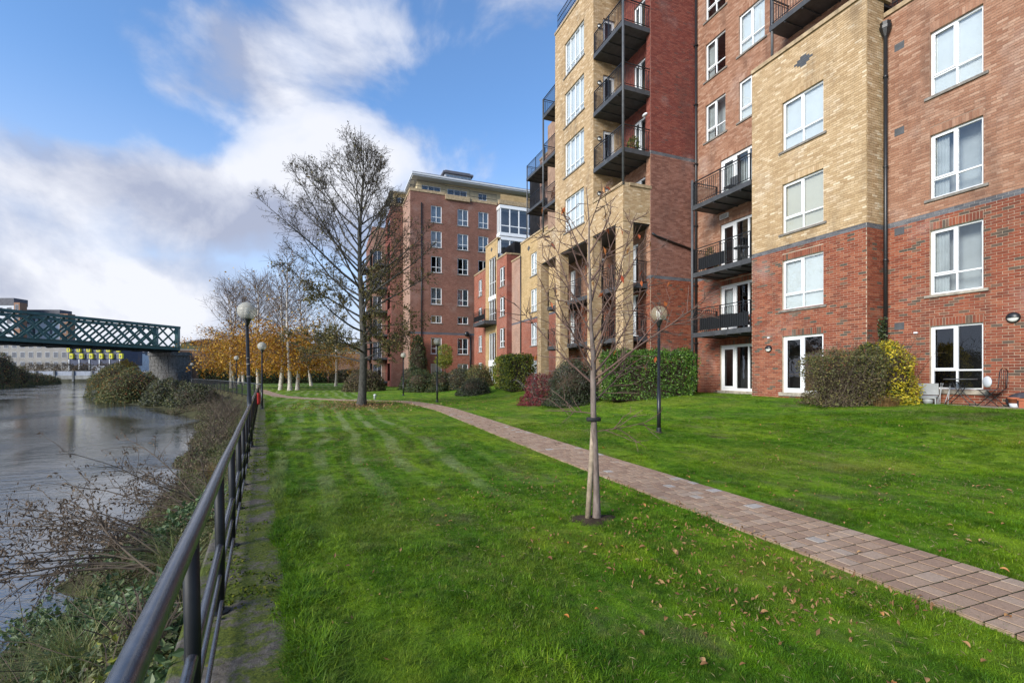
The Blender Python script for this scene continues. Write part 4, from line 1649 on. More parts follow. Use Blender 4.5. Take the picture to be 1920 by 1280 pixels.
# ------------------------------------------------------------------ far apartment block facing the camera
def build_far_block():
    B = thing('apartment_block', 'tall brown brick apartment block with beige penthouse and glazed corner behind the bare tree', 'building')
    Y = 52.6
    XL, XRt = 8.65, 24.0
    rows = [(18.95, 20.85), (16.15, 18.0), (13.3, 15.15), (9.7, 11.6), (7.6, 8.45), (4.1, 5.95), (1.2, 3.0)]
    cols = [(10.97, 12.2), (14.06, 15.33), (16.57, 17.8)]
    ops = [(a, b, p, q) for (p, q) in rows for (a, b) in cols]
    wall('front_wall', B, 'y', Y, XL, XRt, 0.3, 22.2, [(6.3, 'red'), (6.55, 'slate'), (99, 'midbrown')], ops, bricks=False, far=True)
    bk = ['curtain', 'curtain', 'darkcurtain', 'curtain', 'darkcurtain', 'darkcurtain', 'cream']
    for r_, (p, q) in enumerate(rows):
        for k, (a, b) in enumerate(cols):
            window(B, 'y', Y, a, b, p, q, trans=0.34 if q - p > 1.2 else None, back=bk[r_] if not (r_ == 0 and k) else 'curtain', sash=False, fw=0.07)
    coping(B, 'y', Y, XL, 12.6, 22.2, 0.3)
    coping(B, 'y', Y, 15.5, 18.9, 21.9, 0.3)
    coping(B, 'y', Y - .15, 12.6, 15.5, 21.75, 0.55)
    # side wall facing the river, its lit tone put into paler brick, with its step
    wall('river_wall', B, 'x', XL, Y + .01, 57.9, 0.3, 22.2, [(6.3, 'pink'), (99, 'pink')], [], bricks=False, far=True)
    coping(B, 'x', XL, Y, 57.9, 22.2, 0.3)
    # glazed corner bay
    g = MB()
    bx0, bx1, by = 18.95, 23.6, Y - 1.0
    for z in (14.5, 17.55, 18.05, 21.25):
        g.box((bx0 - .12, by - .12, z), (bx1, Y, z + .38))
    for z in (14.5, 18.05):
        for k in range(5):
            x = bx0 + (bx1 - bx0) * k / 4
            g.box((x - .06, by - .06, z), (x + .06, by + .06, z + 3.4))
        g.box((bx0, by - .04, z + 1.15), (bx1, by + .04, z + 1.25))
        for y_ in (by + .5, Y):
            g.box((bx0 - .06, y_ - .05, z), (bx0 + .06, y_ + .05, z + 3.4))
    bay = g.build('glazed_bay', M['white'], B)
    for z in (14.8, 18.4):
        for k in range(4):
            p = MB()
            x0, x1 = bx0 + (bx1 - bx0) * k / 4 + .06, bx0 + (bx1 - bx0) * (k + 1) / 4 - .06
            fquad(p, 'y', by, x0, x1, z, z + 2.9)
            p.build('pane', M['glass'], bay)
        p = MB()
        fquad(p, 'x', bx0, by, Y, z, z + 2.9)
        p.build('pane', M['glass'], bay)
        p = MB()
        p.box((bx0 + .2, Y - .05, z), (bx1, Y - .02, z + 2.9))
        p.build('room_lining', M['room'], bay)
    g = MB()
    for z in (15.2, 15.6, 16.0):
        g.bar((bx0 - .1, by - .2, z), (bx1, by - .2, z), 0.04)
    for x in np.arange(bx0, bx1, 0.14):
        g.bar((x, by - .2, 14.9), (x, by - .2, 16.0), 0.02)
    g.build('bay_railing', M['blackmetal'], B)
    coping(B, 'y', by - .1, bx0 - .2, bx1, 21.7, 0.5)
    wall('bay_parapet', B, 'y', by, bx0, bx1, 22.2, 22.9, [(99, 'yellow')], [], bricks=False, far=True)
    # penthouse
    YP = 54.0
    po = [(10.2, 12.4, 22.0, 23.6), (13.2, 15.6, 21.9, 23.6), (17.0, 18.1, 22.5, 23.6)]
    wall('penthouse_wall', B, 'y', YP, 9.7, 24, 21.6, 24.1, [(99, 'render')], po, bricks=False, far=True)
    for o in po:
        window(B, 'y', YP, *o, cols=3 if o[1] - o[0] > 1.5 else 2, trans=0.3, back='room', sill=None, sash=False, fw=0.07)
    wall('penthouse_side_wall', B, 'x', 9.7, YP + .01, 60, 21.6, 24.1, [(99, 'render')], [], bricks=False, far=True)
    g = MB()
    g.box((9.0, Y + .3, 24.1), (24.5, 62, 24.24))
    g.box((8.9, Y + .2, 24.24), (24.5, 62, 24.42))
    g.build('roof', M['whitefar'], B)
    g = MB()
    g.box((8.95, Y + .25, 24.42), (24.5, 62, 24.5))
    g.box((13.2, 55, 24.5), (16.3, 58, 26.2))
    g.build('roof_deck', M['slate'], B)
    g = MB()
    g.box((13.15, 54.95, 24.9), (16.35, 58.05, 25.75))
    cl = g.build('roof_lantern', M['whitefar'], B)
    g = MB()
    g.box((12.9, 54.7, 25.75), (16.6, 58.3, 25.98))
    g.build('lantern_roof', M['slate'], cl)
    for k in range(7):
        g = MB()
        fquad(g, 'y', 54.94, 13.3 + k * .44, 13.68 + k * .44, 25.05, 25.6)
        g.build('pane', M['glass'], cl)
    # terrace railings
    g = MB()
    for (a, b, yy, z0) in ((XL, 12.6, Y + .1, 22.5), (12.6, 15.5, Y - .1, 22.3), (15.5, 18.9, Y + .1, 22.2)):
        for z in (0.35, 0.95):
            g.bar((a, yy, z0 + z), (b, yy, z0 + z), 0.04)
        for x in np.arange(a, b, 0.16):
            g.bar((x, yy, z0), (x, yy, z0 + .95), 0.02)
    for z in (22.9, 23.45):
        g.bar((XL + .1, Y, z), (XL + .1, 58, z), 0.04)
    g.build('terrace_railing', M['blackmetal'], B)
    cyl_part('downpipe', B, [(9.88, Y - .07, 0.5), (9.88, Y - .07, 21)], 0.06, M['blackmetal'])
    cyl_part('downpipe', B, [(15.55, Y - .07, 0.5), (15.55, Y - .07, 6.1)], 0.06, M['blackmetal'])
    # second and third steps of the long river front
    wall('second_front_wall', B, 'y', 58, 7.3, 8.64, 0.3, 22.2, [(99, 'midbrown')], [], bricks=False, far=True)
    wall('second_river_wall', B, 'x', 7.3, 58.01, 64, 0.3, 22.2, [(99, 'darkred')], [(59.5, 62.5, z, z + 2.2) for z in (1, 4, 7, 10, 13, 16, 19)], bricks=False, far=True)
    wall('second_penthouse_wall', B, 'y', 58.8, 7.6, 9.69, 22.2, 24.0, [(99, 'render')], [(7.9, 9.2, 22.5, 23.6)], bricks=False, far=True)
    window(B, 'y', 58.8, 7.9, 9.2, 22.5, 23.6, trans=None, back='room', sill=None, sash=False)
    g = MB()
    g.box((7.1, 58.1, 24.0), (9.7, 64, 24.2))
    g.build('second_roof', M['whitefar'], B)
    coping(B, 'y', 58, 7.2, 8.6, 22.2, 0.3)
    wall('third_front_wall', B, 'y', 64, 5.6, 7.29, 0.3, 21.2, [(99, 'pink')], [(5.7, 6.8, z, z + 2.1) for z in (1, 4, 7, 10, 13, 16)], bricks=False, far=True)
    for z in (1, 4, 7, 10, 13, 16):
        window(B, 'y', 64, 5.7, 6.8, z, z + 2.1, trans=None, back='dark', sill=None, sash=False)
        balcony(B, 5.6, 7.29, 61.8, 63.9, z - .05, 'fr', th=0.25, step=0.2)
    wall('third_river_wall', B, 'x', 5.6, 64.01, 74, 0.3, 21.2, [(99, 'midbrown')], [], bricks=False, far=True)
    for z in (4, 7, 10, 13, 16):
        balcony(B, 4.6, 5.59, 65, 69, z, 'fr', th=0.25, step=0.2)
    g = MB()
    g.box((XL + 1.9, Y + 1.9, 0.2), (24, 62, 22.15))
    g.box((7.9, 59.9, 0.2), (10.6, 74, 22.15))
    g.box((6.9, 65.5, 0.2), (8, 74, 21.1))
    g.box((10.4, 54.8, 21.5), (24, 61.9, 24.05))
    g.build('dark_core', M['dark'], B)  # near-black filling added so the openings read as dark rooms
    # satellite dish / lamp on the wall
    g = MB()
    g.ball((15.1, Y - .25, 6.45), 0.3, 12, 8, sq=(1, 0.6, 1))
    g.build('wall_lamp', M['blackmetal'], B)
    return B


build_far_block()


# ------------------------------------------------------------------ river railing, fence and lamps
def rail_x(y):
    return float(edge_x(y)) - 0.41


def build_railing():
    B = thing('river_railing', 'black tubular handrail with lower rails running along the mossy river walk', 'railing')
    y0, y1 = -3.2, 36.0

    def line(name, z, r, k, off=0.0):
        pts = [(rail_x(y) + off, y, z + 0.006 * math.sin(y * 1.9)) for y in np.linspace(y0, y1, 28)]
        MB().tube(pts, r, k).build(name, M['rail'], B)
    line('handrail', 0.985, 0.034, 18)
    line('lower_rail', 0.46, 0.024, 12, 0.0)
    line('lower_rail', 0.26, 0.014, 10, 0.0)
    line('lower_rail', 0.08, 0.014, 10, 0.012)
    y = 0.93 - 1.43 * 3
    while y < y1:
        x = rail_x(y)
        g = MB()
        g.tube([(x - .006, y, -0.02), (x, y, 0.5), (x - .008, y, 0.965)], 0.031, 14)
        g.lathe((x, y, 0.002), [(0.06, 0), (0.06, 0.012), (0.03, 0.02)], 12, smooth=False)
        g.build('post', M['railpost'], B)
        y += 1.43
    # fence that carries on round the bend of the bank
    B = thing('bank_fence', 'low iron bar fence curving left along the bank beyond the handrail', 'fence')
    ys = np.arange(36.0, 96, 3.0)
    top = [(float(edge_x(y)) - .25, y, gz(float(edge_x(y)) + .1, y) + 1.0) for y in ys]
    MB().tube(top, 0.03, 6).build('top_rail', M['greymetal'], B)
    MB().tube([(x, y, z - .5) for x, y, z in top], 0.016, 5).build('middle_rail', M['blackmetal'], B)
    MB().tube([(x, y, z - .88) for x, y, z in top], 0.016, 5).build('bottom_rail', M['blackmetal'], B)
    me = MB().box((-.011, -.011, 0), (.011, .011, 1.0)).mesh('fence_bar', M['blackmetal'])
    mp = MB().box((-.03, -.03, -.2), (.03, .03, 1.06)).mesh('post', M['blackmetal'])
    y, k = 36.0, 0
    while y < 95:
        x = float(edge_x(y)) - .25
        o = link('post' if k % 9 == 0 else 'fence_bar', mp if k % 9 == 0 else me, B)
        o.location = (x, y, float(np.interp(y, ys, [t[2] for t in top])) - 1.0)
        y += 0.28
        k += 1
    g = MB()
    x = rail_x(22.6) + .06
    g.lathe((x, 22.6, 0.42), [(0.08, 0), (0.1, 0.05), (0.1, 0.42), (0.06, 0.5)], 10, smooth=False)
    o = g.build('red_bag', M['redpaint'])
    tag(o, 'small red bag hanging on the black railing near the second lamp', 'bag')


build_railing()


def build_lamp(loc, h, label, lean=0.0, clear=False, stickers=False):
    x, y, z = loc
    B = thing('lamp_post', label, 'lamp', loc, 'globe lamps along the lawn and river walk')
    lx = lean
    MB().tube([(0, 0, -.05), (lx * .35, 0, h * .35), (lx * .35, 0, h * .3501), (lx, 0, h - .5)], [0.052, 0.05, 0.040, 0.034], 12).build('pole', M['blackmetal'], B)
    g = MB()
    g.lathe((0, 0, 0), [(0.10, 0), (0.10, 0.02), (0.065, 0.04), (0.06, 0.12), (0.05, 0.14)], 12, smooth=False)
    g.build('base', M['blackmetal'], B)
    g = MB()
    g.lathe((lx, 0, h - .56), [(0.034, 0), (0.045, 0.06), (0.085, 0.15), (0.095, 0.19), (0.09, 0.2)], 16)
    g.build('collar', M['blackmetal'], B)
    g = MB()
    g.ball((0, 0, 0), 0.205, 28, 18)
    gl = g.build('globe', M['globeclear' if clear else 'globe'], B)
    gl.location = (lx, 0, h - .205)
    g = MB()
    g.lathe((0, 0, -.165), [(0.055, 0), (0.06, 0.04), (0.045, 0.08), (0.075, 0.12), (0.07, 0.22), (0.04, 0.26)] if clear else [(0.05, 0), (0.055, 0.1), (0.05, 0.2), (0.02, 0.24)], 14)
    g.build('bulb', M['lampcore'], gl)
    if stickers:
        for zz, w in ((1.62, .02), (1.9, .03), (2.05, .012)):
            g = MB()
            g.lathe((lx * zz / h, 0, zz), [(0.0445, 0), (0.0445, w)], 12)
            g.build('tape', M['greystone'], B)
    return B


build_lamp((-1.63, 12.3, 0.0), 3.34, 'large globe lamp on a leaning black post beside the railing nearest the camera', -0.07, stickers=True)
build_lamp((-2.98, 26.3, 0.0), 3.32, 'globe lamp on a thin black post at the far end of the concrete walk')
build_lamp((-7.45, 47.9, gz(-7.3, 47.9)), 3.3, 'small distant globe lamp among the orange birches behind the bar fence')
build_lamp((-17.6, 78.0, gz(-16, 78)), 3.3, 'tiny globe lamp in front of the stone bridge pier')
build_lamp((7.95, 9.83, gz(7.95, 9.83)), 3.27, 'tall globe lamp with clear glass standing on the lawn in front of the laurel hedge', 0.0, True)
build_lamp((5.82, 26.2, gz(5.82, 26.2)), 3.62, 'globe lamp on the lawn beside the far end of the brick path')
build_lamp((5.5, 36.6, gz(5.5, 36.6)), 3.3, 'smaller globe lamp farther off on the lawn, right of the bare tree trunk')
g = MB()
g.lathe((0, 0, 0), [(0.085, 0), (0.085, 0.24), (0.10, 0.25), (0.10, 0.30), (0.05, 0.34)], 12)
o = g.build('bollard_light', M['whitefar'], None)
o.location = (3.07, 33.1, gz(3.07, 33.1))
tag(o, 'short pale bollard light in the grass right of the bare tree', 'bollard')


# ------------------------------------------------------------------ trees
def line_from(p, d, L, n, r0, r1, wig, trop, g):
    p = np.array(p, float)
    d = np.array(d, float)
    d /= np.linalg.norm(d)
    P, st = [p.copy()], L / n
    for i in range(n):
        d = d + g.normal(size=3) * wig + np.array([0, 0, trop])
        d /= np.linalg.norm(d)
        p = p + d * st
        P.append(p.copy())
    return np.array(P), np.linspace(r0, r1, n + 1)


def child_dir(d, ang, az):
    d = d / np.linalg.norm(d)
    a = np.cross(d, [0, 0, 1.0]) if abs(d[2]) < 0.95 else np.array([1.0, 0, 0])
    a /= np.linalg.norm(a)
    b = np.cross(d, a)
    return d * math.cos(ang) + (a * math.cos(az) + b * math.sin(az)) * math.sin(ang)


def on_line(P, f):
    x = f * (len(P) - 1)
    i = min(int(x), len(P) - 2)
    return P[i] + (P[i + 1] - P[i]) * (x - i), P[i + 1] - P[i]


def alder():
    g = np.random.default_rng(5)
    base = np.array([1.71, 25.75, gz(1.71, 25.75) - 0.1])
    B = thing('bare_tree', 'tall bare alder with dark trunk and thinning brown leaves on the lawn', 'tree', base)
    B.scale = (.95, .95, .945)
    H = 14.6
    n = 24
    tz = np.linspace(0, H, n + 1)
    TP = np.stack([0.10 * np.sin(tz * 0.55), 0.10 * np.cos(tz * 0.7) - 0.1, tz], 1)
    tr = np.interp(tz, [0, 0.25, 1, 4, 7, 10, 13, H], [0.31, 0.245, 0.215, 0.18, 0.135, 0.085, 0.035, 0.008])
    V, F = tube_batch([(TP, tr)], 14)
    link('trunk', np_mesh('trunk', V, F, M['bark'], smooth=True), B)
    big, mid, tw, leafP, catP = [], [], [], [], []
    zs = np.concatenate([np.linspace(2.5, 4.5, 13), np.linspace(4.6, 9.5, 31), np.linspace(9.7, 13.6, 24)])
    az = 0.3
    for z0 in zs:
        az += 2.4 + g.normal() * 0.35
        f = z0 / H
        p, _ = on_line(TP, f)
        if z0 < 4.5:
            L, ang, trop = 4.1 + g.uniform(-.8, .5), R(80), 0.008
        elif z0 < 9.6:
            L, ang, trop = np.interp(z0, [4.5, 6.5, 9.6], [5.6, 7.0, 5.6]) * g.uniform(0.72, 1.04), R(np.interp(z0, [4.5, 9.6], [63, 44])), 0.03
        else:
            L, ang, trop = np.interp(z0, [9.6, 13.6], [4.6, 1.2]) * g.uniform(0.75, 1.08), R(np.interp(z0, [9.6, 13.6], [46, 26])), 0.02
        d = np.array([math.cos(az) * math.sin(ang), math.sin(az) * math.sin(ang), math.cos(ang)])
        L *= 1 - 0.28 * max(0.0, math.cos(az) * 0.93 - math.sin(az) * 0.37)
        r0 = float(np.interp(z0, [2.6, 5, 10, 13.6], [0.055, 0.072, 0.045, 0.02])) * g.uniform(.75, 1.15)
        P, r = line_from(p, d, L, 10, r0, 0.007, 0.055, trop, g)
        big.append((P, r))
        nsub = int(L * 5.6) + 2
        for k in range(nsub):
            ff = 1 - 0.72 * g.uniform(0, 1) ** 1.35
            q, dd = on_line(P, ff)
            L2 = (0.5 + 1.35 * (1 - ff)) * g.uniform(0.6, 1.25)
            d2 = child_dir(dd, R(g.uniform(28, 58)), g.uniform(0, 6.28))
            P2, r2 = line_from(q, d2, L2, 5, 0.012 * g.uniform(.7, 1.2), 0.004, 0.09, 0.05, g)
            mid.append((P2, r2))
            for m in range(int(3 + L2 * 3.2)):
                f3 = g.uniform(0.2, 1.0)
                q3, dd3 = on_line(P2, f3)
                d3 = child_dir(dd3, R(g.uniform(25, 60)), g.uniform(0, 6.28))
                L3 = g.uniform(0.16, 0.46)
                P3, r3 = line_from(q3, d3, L3, 3, 0.0068, 0.0042, 0.12, 0.06, g)
                tw.append((P3, r3))
                low = float(ss(9.2, 5.0, q3[2]))
                nl = g.poisson(0.25 + 5.0 * low)
                for _ in range(nl):
                    leafP.append(P3[g.integers(1, 4)] + g.normal(size=3) * 0.04)
                if q3[2] > 5.5:
                    for _ in range(g.poisson(2.2)):
                        catP.append(P3[g.integers(2, 4)] + g.normal(size=3) * 0.03)
    V, F = tube_batch(big, 6)
    limb = link('limb', np_mesh('limb', V, F, M['bark'], smooth=True), B, kind='stuff')
    V1, F1 = tube_batch(mid, 4)
    V2, F2 = tube_batch(tw, 3)
    cr = link('crown', np_mesh('crown', np.concatenate([V1, V2]), np.concatenate([F1, F2 + len(V1)]), M['twig']), B, kind='stuff')
    V, F = leaf_geo(leafP, 0.10, g, 1.4, droop=0.4)
    link('leaves', tri_mesh('leaves', V, F, LF['alder']), cr, kind='stuff')
    V, F = leaf_geo(catP, 0.055, g, 2.0, droop=0.8)
    link('catkins', tri_mesh('catkins', V, F, LF['catkin']), cr, kind='stuff')


alder()


def sapling():
    g = np.random.default_rng(21)
    x, y = 2.81, 4.55
    base = np.array([x, y, gz(x, y) - .03])
    B = thing('young_tree', 'leafless young cherry tree with a few orange leaves tied to a wooden stake', 'tree', base)
    TP = np.array([(0.012, 0, 0), (0.008, 0.0, 0.35), (0.0, 0.01, 0.8), (-0.03, 0.0, 1.2), (-0.035, 0.0, 1.62), (-0.03, 0, 1.85), (-0.05, 0.02, 2.2), (-0.07, 0.0, 2.6), (-0.10, -0.02, 3.0), (-0.085, 0.0, 3.35), (-0.11, 0.02, 3.75)])
    tr = np.array([0.052, 0.037, 0.033, 0.032, 0.031, 0.028, 0.021, 0.017, 0.012, 0.008, 0.004])
    V, F = tube_batch([(TP, tr)], 12)
    link('trunk', np_mesh('trunk', V, F, M['sapbark'], smooth=True), B)
    right = np.array([math.cos(R(YAW)), -math.sin(R(YAW)), 0])
    fwd = np.array([math.sin(R(YAW)), math.cos(R(YAW)), 0])
    big, tw = [], []
    spec = [(1.52, 1, 0.15, 52, 1.35, 0.05), (1.56, -1, 0.2, 58, 1.30, 0.05), (1.60, 1, -0.5, 47, 1.55, 0.02), (1.66, 0.9, 0.5, 42, 1.6, 0.02), (1.70, -0.8, -0.6, 45, 1.15, 0.04),
            (1.74, -0.4, 1, 48, 1.2, 0.03), (1.78, 0.3, -1, 45, 1.1, 0.03), (1.85, 0.55, 0.3, 24, 1.75, 0.0), (1.9, -0.9, 0.3, 40, 1.1, 0.03), (2.02, 0.8, 0.8, 38, 1.15, 0.03), (2.12, -0.7, -0.3, 34, 1.2, 0.02),
            (2.2, 0.9, -0.4, 40, 0.95, 0.04), (2.35, -1, 0.4, 42, 0.9, 0.03), (2.45, 0.4, 0.9, 36, 0.9, 0.03), (2.6, -0.6, 0.6, 30, 0.85, 0.02), (2.7, 0.9, 0.1, 42, 0.7, 0.03), (2.85, -0.8, -0.4, 38, 0.7, 0.03),
            (3.0, 0.8, 0.3, 40, 0.62, 0.03), (3.1, -0.9, 0.2, 36, 0.5, 0.03), (3.3, 0.6, -0.4, 32, 0.45, 0.02), (1.22, -1, 0.1, 76, 0.55, 0.0), (1.02, 1, 0.0, 82, 0.6, 0.04), (1.36, 0.8, 0.4, 60, 0.9, 0.05)]
    tips = []
    for (z0, a, b, ang, L, trop) in spec:
        d = right * a + fwd * b
        d = d / np.linalg.norm(d) * math.sin(R(ang)) + np.array([0, 0, math.cos(R(ang))])
        p = np.array([np.interp(z0, TP[:, 2], TP[:, 0]), np.interp(z0, TP[:, 2], TP[:, 1]), z0])
        P, r = line_from(p, d, L, 9, 0.0125 * g.uniform(.8, 1.15) if L > 0.6 else 0.007, 0.0028, 0.06, trop, g)
        big.append((P, r))
        tips.append(P[-1])
        for k in range(int(L * 12)):
            f = g.uniform(0.15, 1.0)
            q, dd = on_line(P, f)
            d2 = child_dir(dd, R(g.uniform(30, 65)), g.uniform(0, 6.28))
            L2 = g.uniform(0.10, 0.42) * (1.25 - f * .5)
            P2, r2 = line_from(q, d2, L2, 4, 0.0056, 0.0026, 0.10, 0.02, g)
            tw.append((P2, r2))
            tips.append(P2[-1])
            for m in range(g.poisson(1.1)):
                q3, dd3 = on_line(P2, g.uniform(.3, 1))
                P3, r3 = line_from(q3, child_dir(dd3, R(40), g.uniform(0, 6.28)), g.uniform(.05, .2), 3, 0.0038, 0.0022, .12, 0, g)
                tw.append((P3, r3))
    for P, r in big:
        V, F = tube_batch([(P, r)], 7)
        link('branch', np_mesh('branch', V, F, M['saptwig'], smooth=True), B)
    V, F = tube_batch(tw, 4)
    link('crown', np_mesh('crown', V, F, M['saptwig']), B, kind='stuff')
    # the last leaves, one by one
    lm = []
    for s in range(3):
        V, F = leaf_geo(np.zeros((1, 3)), 0.085, np.random.default_rng(s + 40), 2.4, droop=2.5)
        lm.append(tri_mesh('leaf', V, F, LF['cherry']))
    hi = [t for t in tips if t[2] > 2.4]
    g.shuffle(hi)
    for t in hi[:26]:
        o = link('leaf', lm[g.integers(3)], B)
        o.location = t
        o.rotation_euler = (g.uniform(-.5, .5), g.uniform(-.5, .5), g.uniform(0, 6.28))
    for t in [tp for tp in tips if tp[2] < 2.0][:4]:
        o = link('leaf', lm[g.integers(3)], B)
        o.location = t
        o.rotation_euler = (0, 0, g.uniform(0, 6.28))
    S = MB()
    S.tube([(0, 0, -.1), (0.055, 0.006, 0.6), (0.098, 0.012, 1.19)], [0.031, 0.030, 0.029], 12)
    o = S.build('tree_stake', M['stake'])
    o.location = (2.71, 4.57, gz(2.71, 4.57))
    tag(o, 'round weathered wooden stake standing left against the young tree', 'stake')
    g2 = MB()
    g2.lathe((0, 0, 0), [(0.075, 0), (0.08, .012), (0.08, .03), (0.075, .042)], 16)
    o = g2.build('tree_tie', M['straw'])
    o.location = (2.795, 4.57, 1.14)
    o.scale = (1.1, 0.8, 1)
    tag(o, 'black rubber tie strapped round the young trunk and its stake', 'tie')
    # scraped earth round the stem
    m = MB()
    V, F = [], []
    k = 22
    for j in range(k):
        a = 2 * PI * j / k
        rr = 0.26 + 0.07 * math.sin(3 * a + 1) + 0.04 * math.sin(7 * a)
        V.append((x - .04 + rr * math.cos(a), y + .01 + rr * .8 * math.sin(a), gz(x, y) + 0.002))
        V.append((x - .04 + rr * .5 * math.cos(a), y + .01 + rr * .4 * math.sin(a), gz(x, y) + 0.035))
    for j in range(k):
        a, b = 2 * j, 2 * ((j + 1) % k)
        F.append((a, b, b + 1, a + 1))
    F.append(tuple(2 * j + 1 for j in range(k)))
    m.add(V, F, 0, True)
    m.build('tree_pit', M['soil'], kind='structure')


sapling()


def birch(seed, H, lean, stems=1):
    """one birch as mesh data: (trunk, crown, leaves)"""
    g = np.random.default_rng(seed)
    trunk, tw, fine, leafP = [], [], [], []
    for s in range(stems):
        dx, dy = lean if s == 0 else (-lean[0] + g.normal() * .03, g.normal() * .05)
        n = 16
        z = np.linspace(0, H * (1 if s == 0 else .9), n + 1)
        P = np.stack([dx * z + 0.15 * np.sin(z * .5 + seed) + s * 0.35, dy * z + 0.12 * np.cos(z * .4 + seed), z - .1], 1)
        r = np.interp(z, [0, .6, 4, 9, H], [0.28, 0.20, 0.15, 0.07, 0.01])
        trunk.append((P, r))
        az = g.uniform(0, 6)
        for z0 in np.linspace(2.0, H * .95, 50):
            az += 2.4
            p, _ = on_line(P, min(.99, z0 / z[-1]))
            low = z0 < H * 0.5
            ang = R(66 if low else 40)
            L = np.interp(z0, [2, H * .4, H * .75, H], [4.0, 4.6, 3.4, 1.0]) * g.uniform(.7, 1.1)
            d = np.array([math.cos(az) * math.sin(ang), math.sin(az) * math.sin(ang), math.cos(ang)])
            Q, q = line_from(p, d, L, 7, 0.035, 0.006, 0.06, -0.045 if low else 0.02, g)
            tw.append((Q, q))
            for k in range(int(L * 5.0)):
                f = g.uniform(.25, 1)
                c, dd = on_line(Q, f)
                d2 = child_dir(dd, R(g.uniform(25, 60)), g.uniform(0, 6.28))
                T, t = line_from(c, d2, g.uniform(.5, 1.3), 4, 0.014, 0.007, 0.08, -0.10 if low else -0.02, g)
                fine.append((T, t))
                w = float(ss(H * .60, H * .36, c[2]))
                for _ in range(g.poisson(7.5 * w + .12)):
                    leafP.append(T[g.integers(0, 5)] + g.normal(size=3) * 0.28 + np.array([0, 0, -g.uniform(0, .5)]))
    V, F = tube_batch(trunk, 9)
    a = np_mesh('trunk', V, F, M['birch'], smooth=True)
    V1, F1 = tube_batch(tw, 4)
    V2, F2 = tube_batch(fine, 3)
    b = np_mesh('crown', np.concatenate([V1, V2]), np.concatenate([F1, F2 + len(V1)]), M['birchtwig'])
    V, F = leaf_geo(leafP, 0.21, g, 1.3, droop=.5)
    c = tri_mesh('leaves', V, F, LF['orange'])
    return a, b, c


BV = [birch(2, 14.2, (-0.02, 0.0)), birch(3, 13.2, (0.04, 0.01), 2), birch(9, 12.2, (-0.06, 0.03))]


def put_birch(v, x, y, label, rot, sc=1.0, cat='tree'):
    a, b, c = BV[v]
    r = thing('birch_tree', label, cat, (x, y, gz(x, y)), 'autumn birches at the end of the lawn')
    r.rotation_euler = (0, 0, rot)
    r.scale = (sc, sc, sc)
    link('trunk', a, r)
    k = link('crown', b, r, kind='stuff')
    link('leaves', c, k, kind='stuff')


put_birch(2, -4.5, 54.6, 'birch with a white trunk leaning left at its foot, left of three on the lawn', 2.6, 0.95)
put_birch(0, -3.55, 52.6, 'birch with the straightest white trunk, middle of three on the lawn', 1.0, 1.0)
put_birch(0, -2.7, 54.2, 'slim birch nearest the bare tree, right of three close white trunks', 3.7, 0.92)
put_birch(2, -2.2, 76, 'birch with a thin pale trunk standing farther back near the dark hedge', 0.5, 1.0)
put_birch(1, -10.9, 66.5, 'two stemmed birch behind the bar fence, left of the distant small lamp', 0.4, 1.0)
put_birch(0, -12.0, 83.5, 'birch farthest to the left with its orange crown against the embankment', 5.0, 1.05)
put_birch(1, -6.6, 80, 'birch at the back between the near lamp post and the embankment wall', 2.0, 1.0)
put_birch(1, -7.4, 61, 'two stemmed birch between the leaning lamp post and the middle white trunks', 1.2, 1.0)
put_birch(2, 1.2, 72, 'birch behind the bare tree, farthest right of the orange trees', 2.2, 0.95)
put_birch(2, -13.6, 90, 'orange birch nearest the stone bridge pier', 4.2, 0.92)


# ------------------------------------------------------------------ shrubs and hedges
def noisy_points(g, n, kind, size, depth=0.3):
    """points near the skin of a box or ellipsoid with an uneven outline, and outward normals"""
    sx, sy, sz = size
    if kind == 'box':
        u = g.uniform(-1, 1, (n, 3))
        face = g.choice(5, n, p=np.array([sy * sz, sy * sz, sx * sz, sx * sz, sx * sy]) / (2 * sy * sz + 2 * sx * sz + sx * sy))
        N = np.zeros((n, 3))
        for k, (ax, s) in enumerate(((0, -1), (0, 1), (1, -1), (1, 1), (2, 1))):
            m = face == k
            u[m, ax] = s
            N[m, ax] = s
        # rounded corners
        l = np.linalg.norm(np.abs(u) ** 4.5, axis=1) ** (1 / 4.5)
        u = u / np.maximum(l, 1)[:, None]
        P = u * np.array(size) / 2 + np.array([0, 0, sz / 2])
    else:
        N = g.normal(size=(n, 3))
        N[:, 2] = np.abs(N[:, 2]) * 0.95 - 0.12
        N /= np.linalg.norm(N, axis=1, keepdims=True)
        P = N * np.array([sx / 2, sy / 2, sz])
        P[:, 2] = np.maximum(P[:, 2], 0.02)
    off = vnoise(P[:, 0] * 1.7 + 50 + P[:, 1], P[:, 2] * 1.7 + 31, 7) + 0.6 * vnoise(P[:, 0] * 4.3 + 9, P[:, 2] * 4.3 + P[:, 1] * 3 + 5, 2) - 0.8
    P = P + N * (off[:, None] * depth)
    P = P - N * (np.abs(g.normal(size=(n, 1))) * depth * 0.55)
    P[:, 2] = np.maximum(P[:, 2], 0.01)
    return P, N


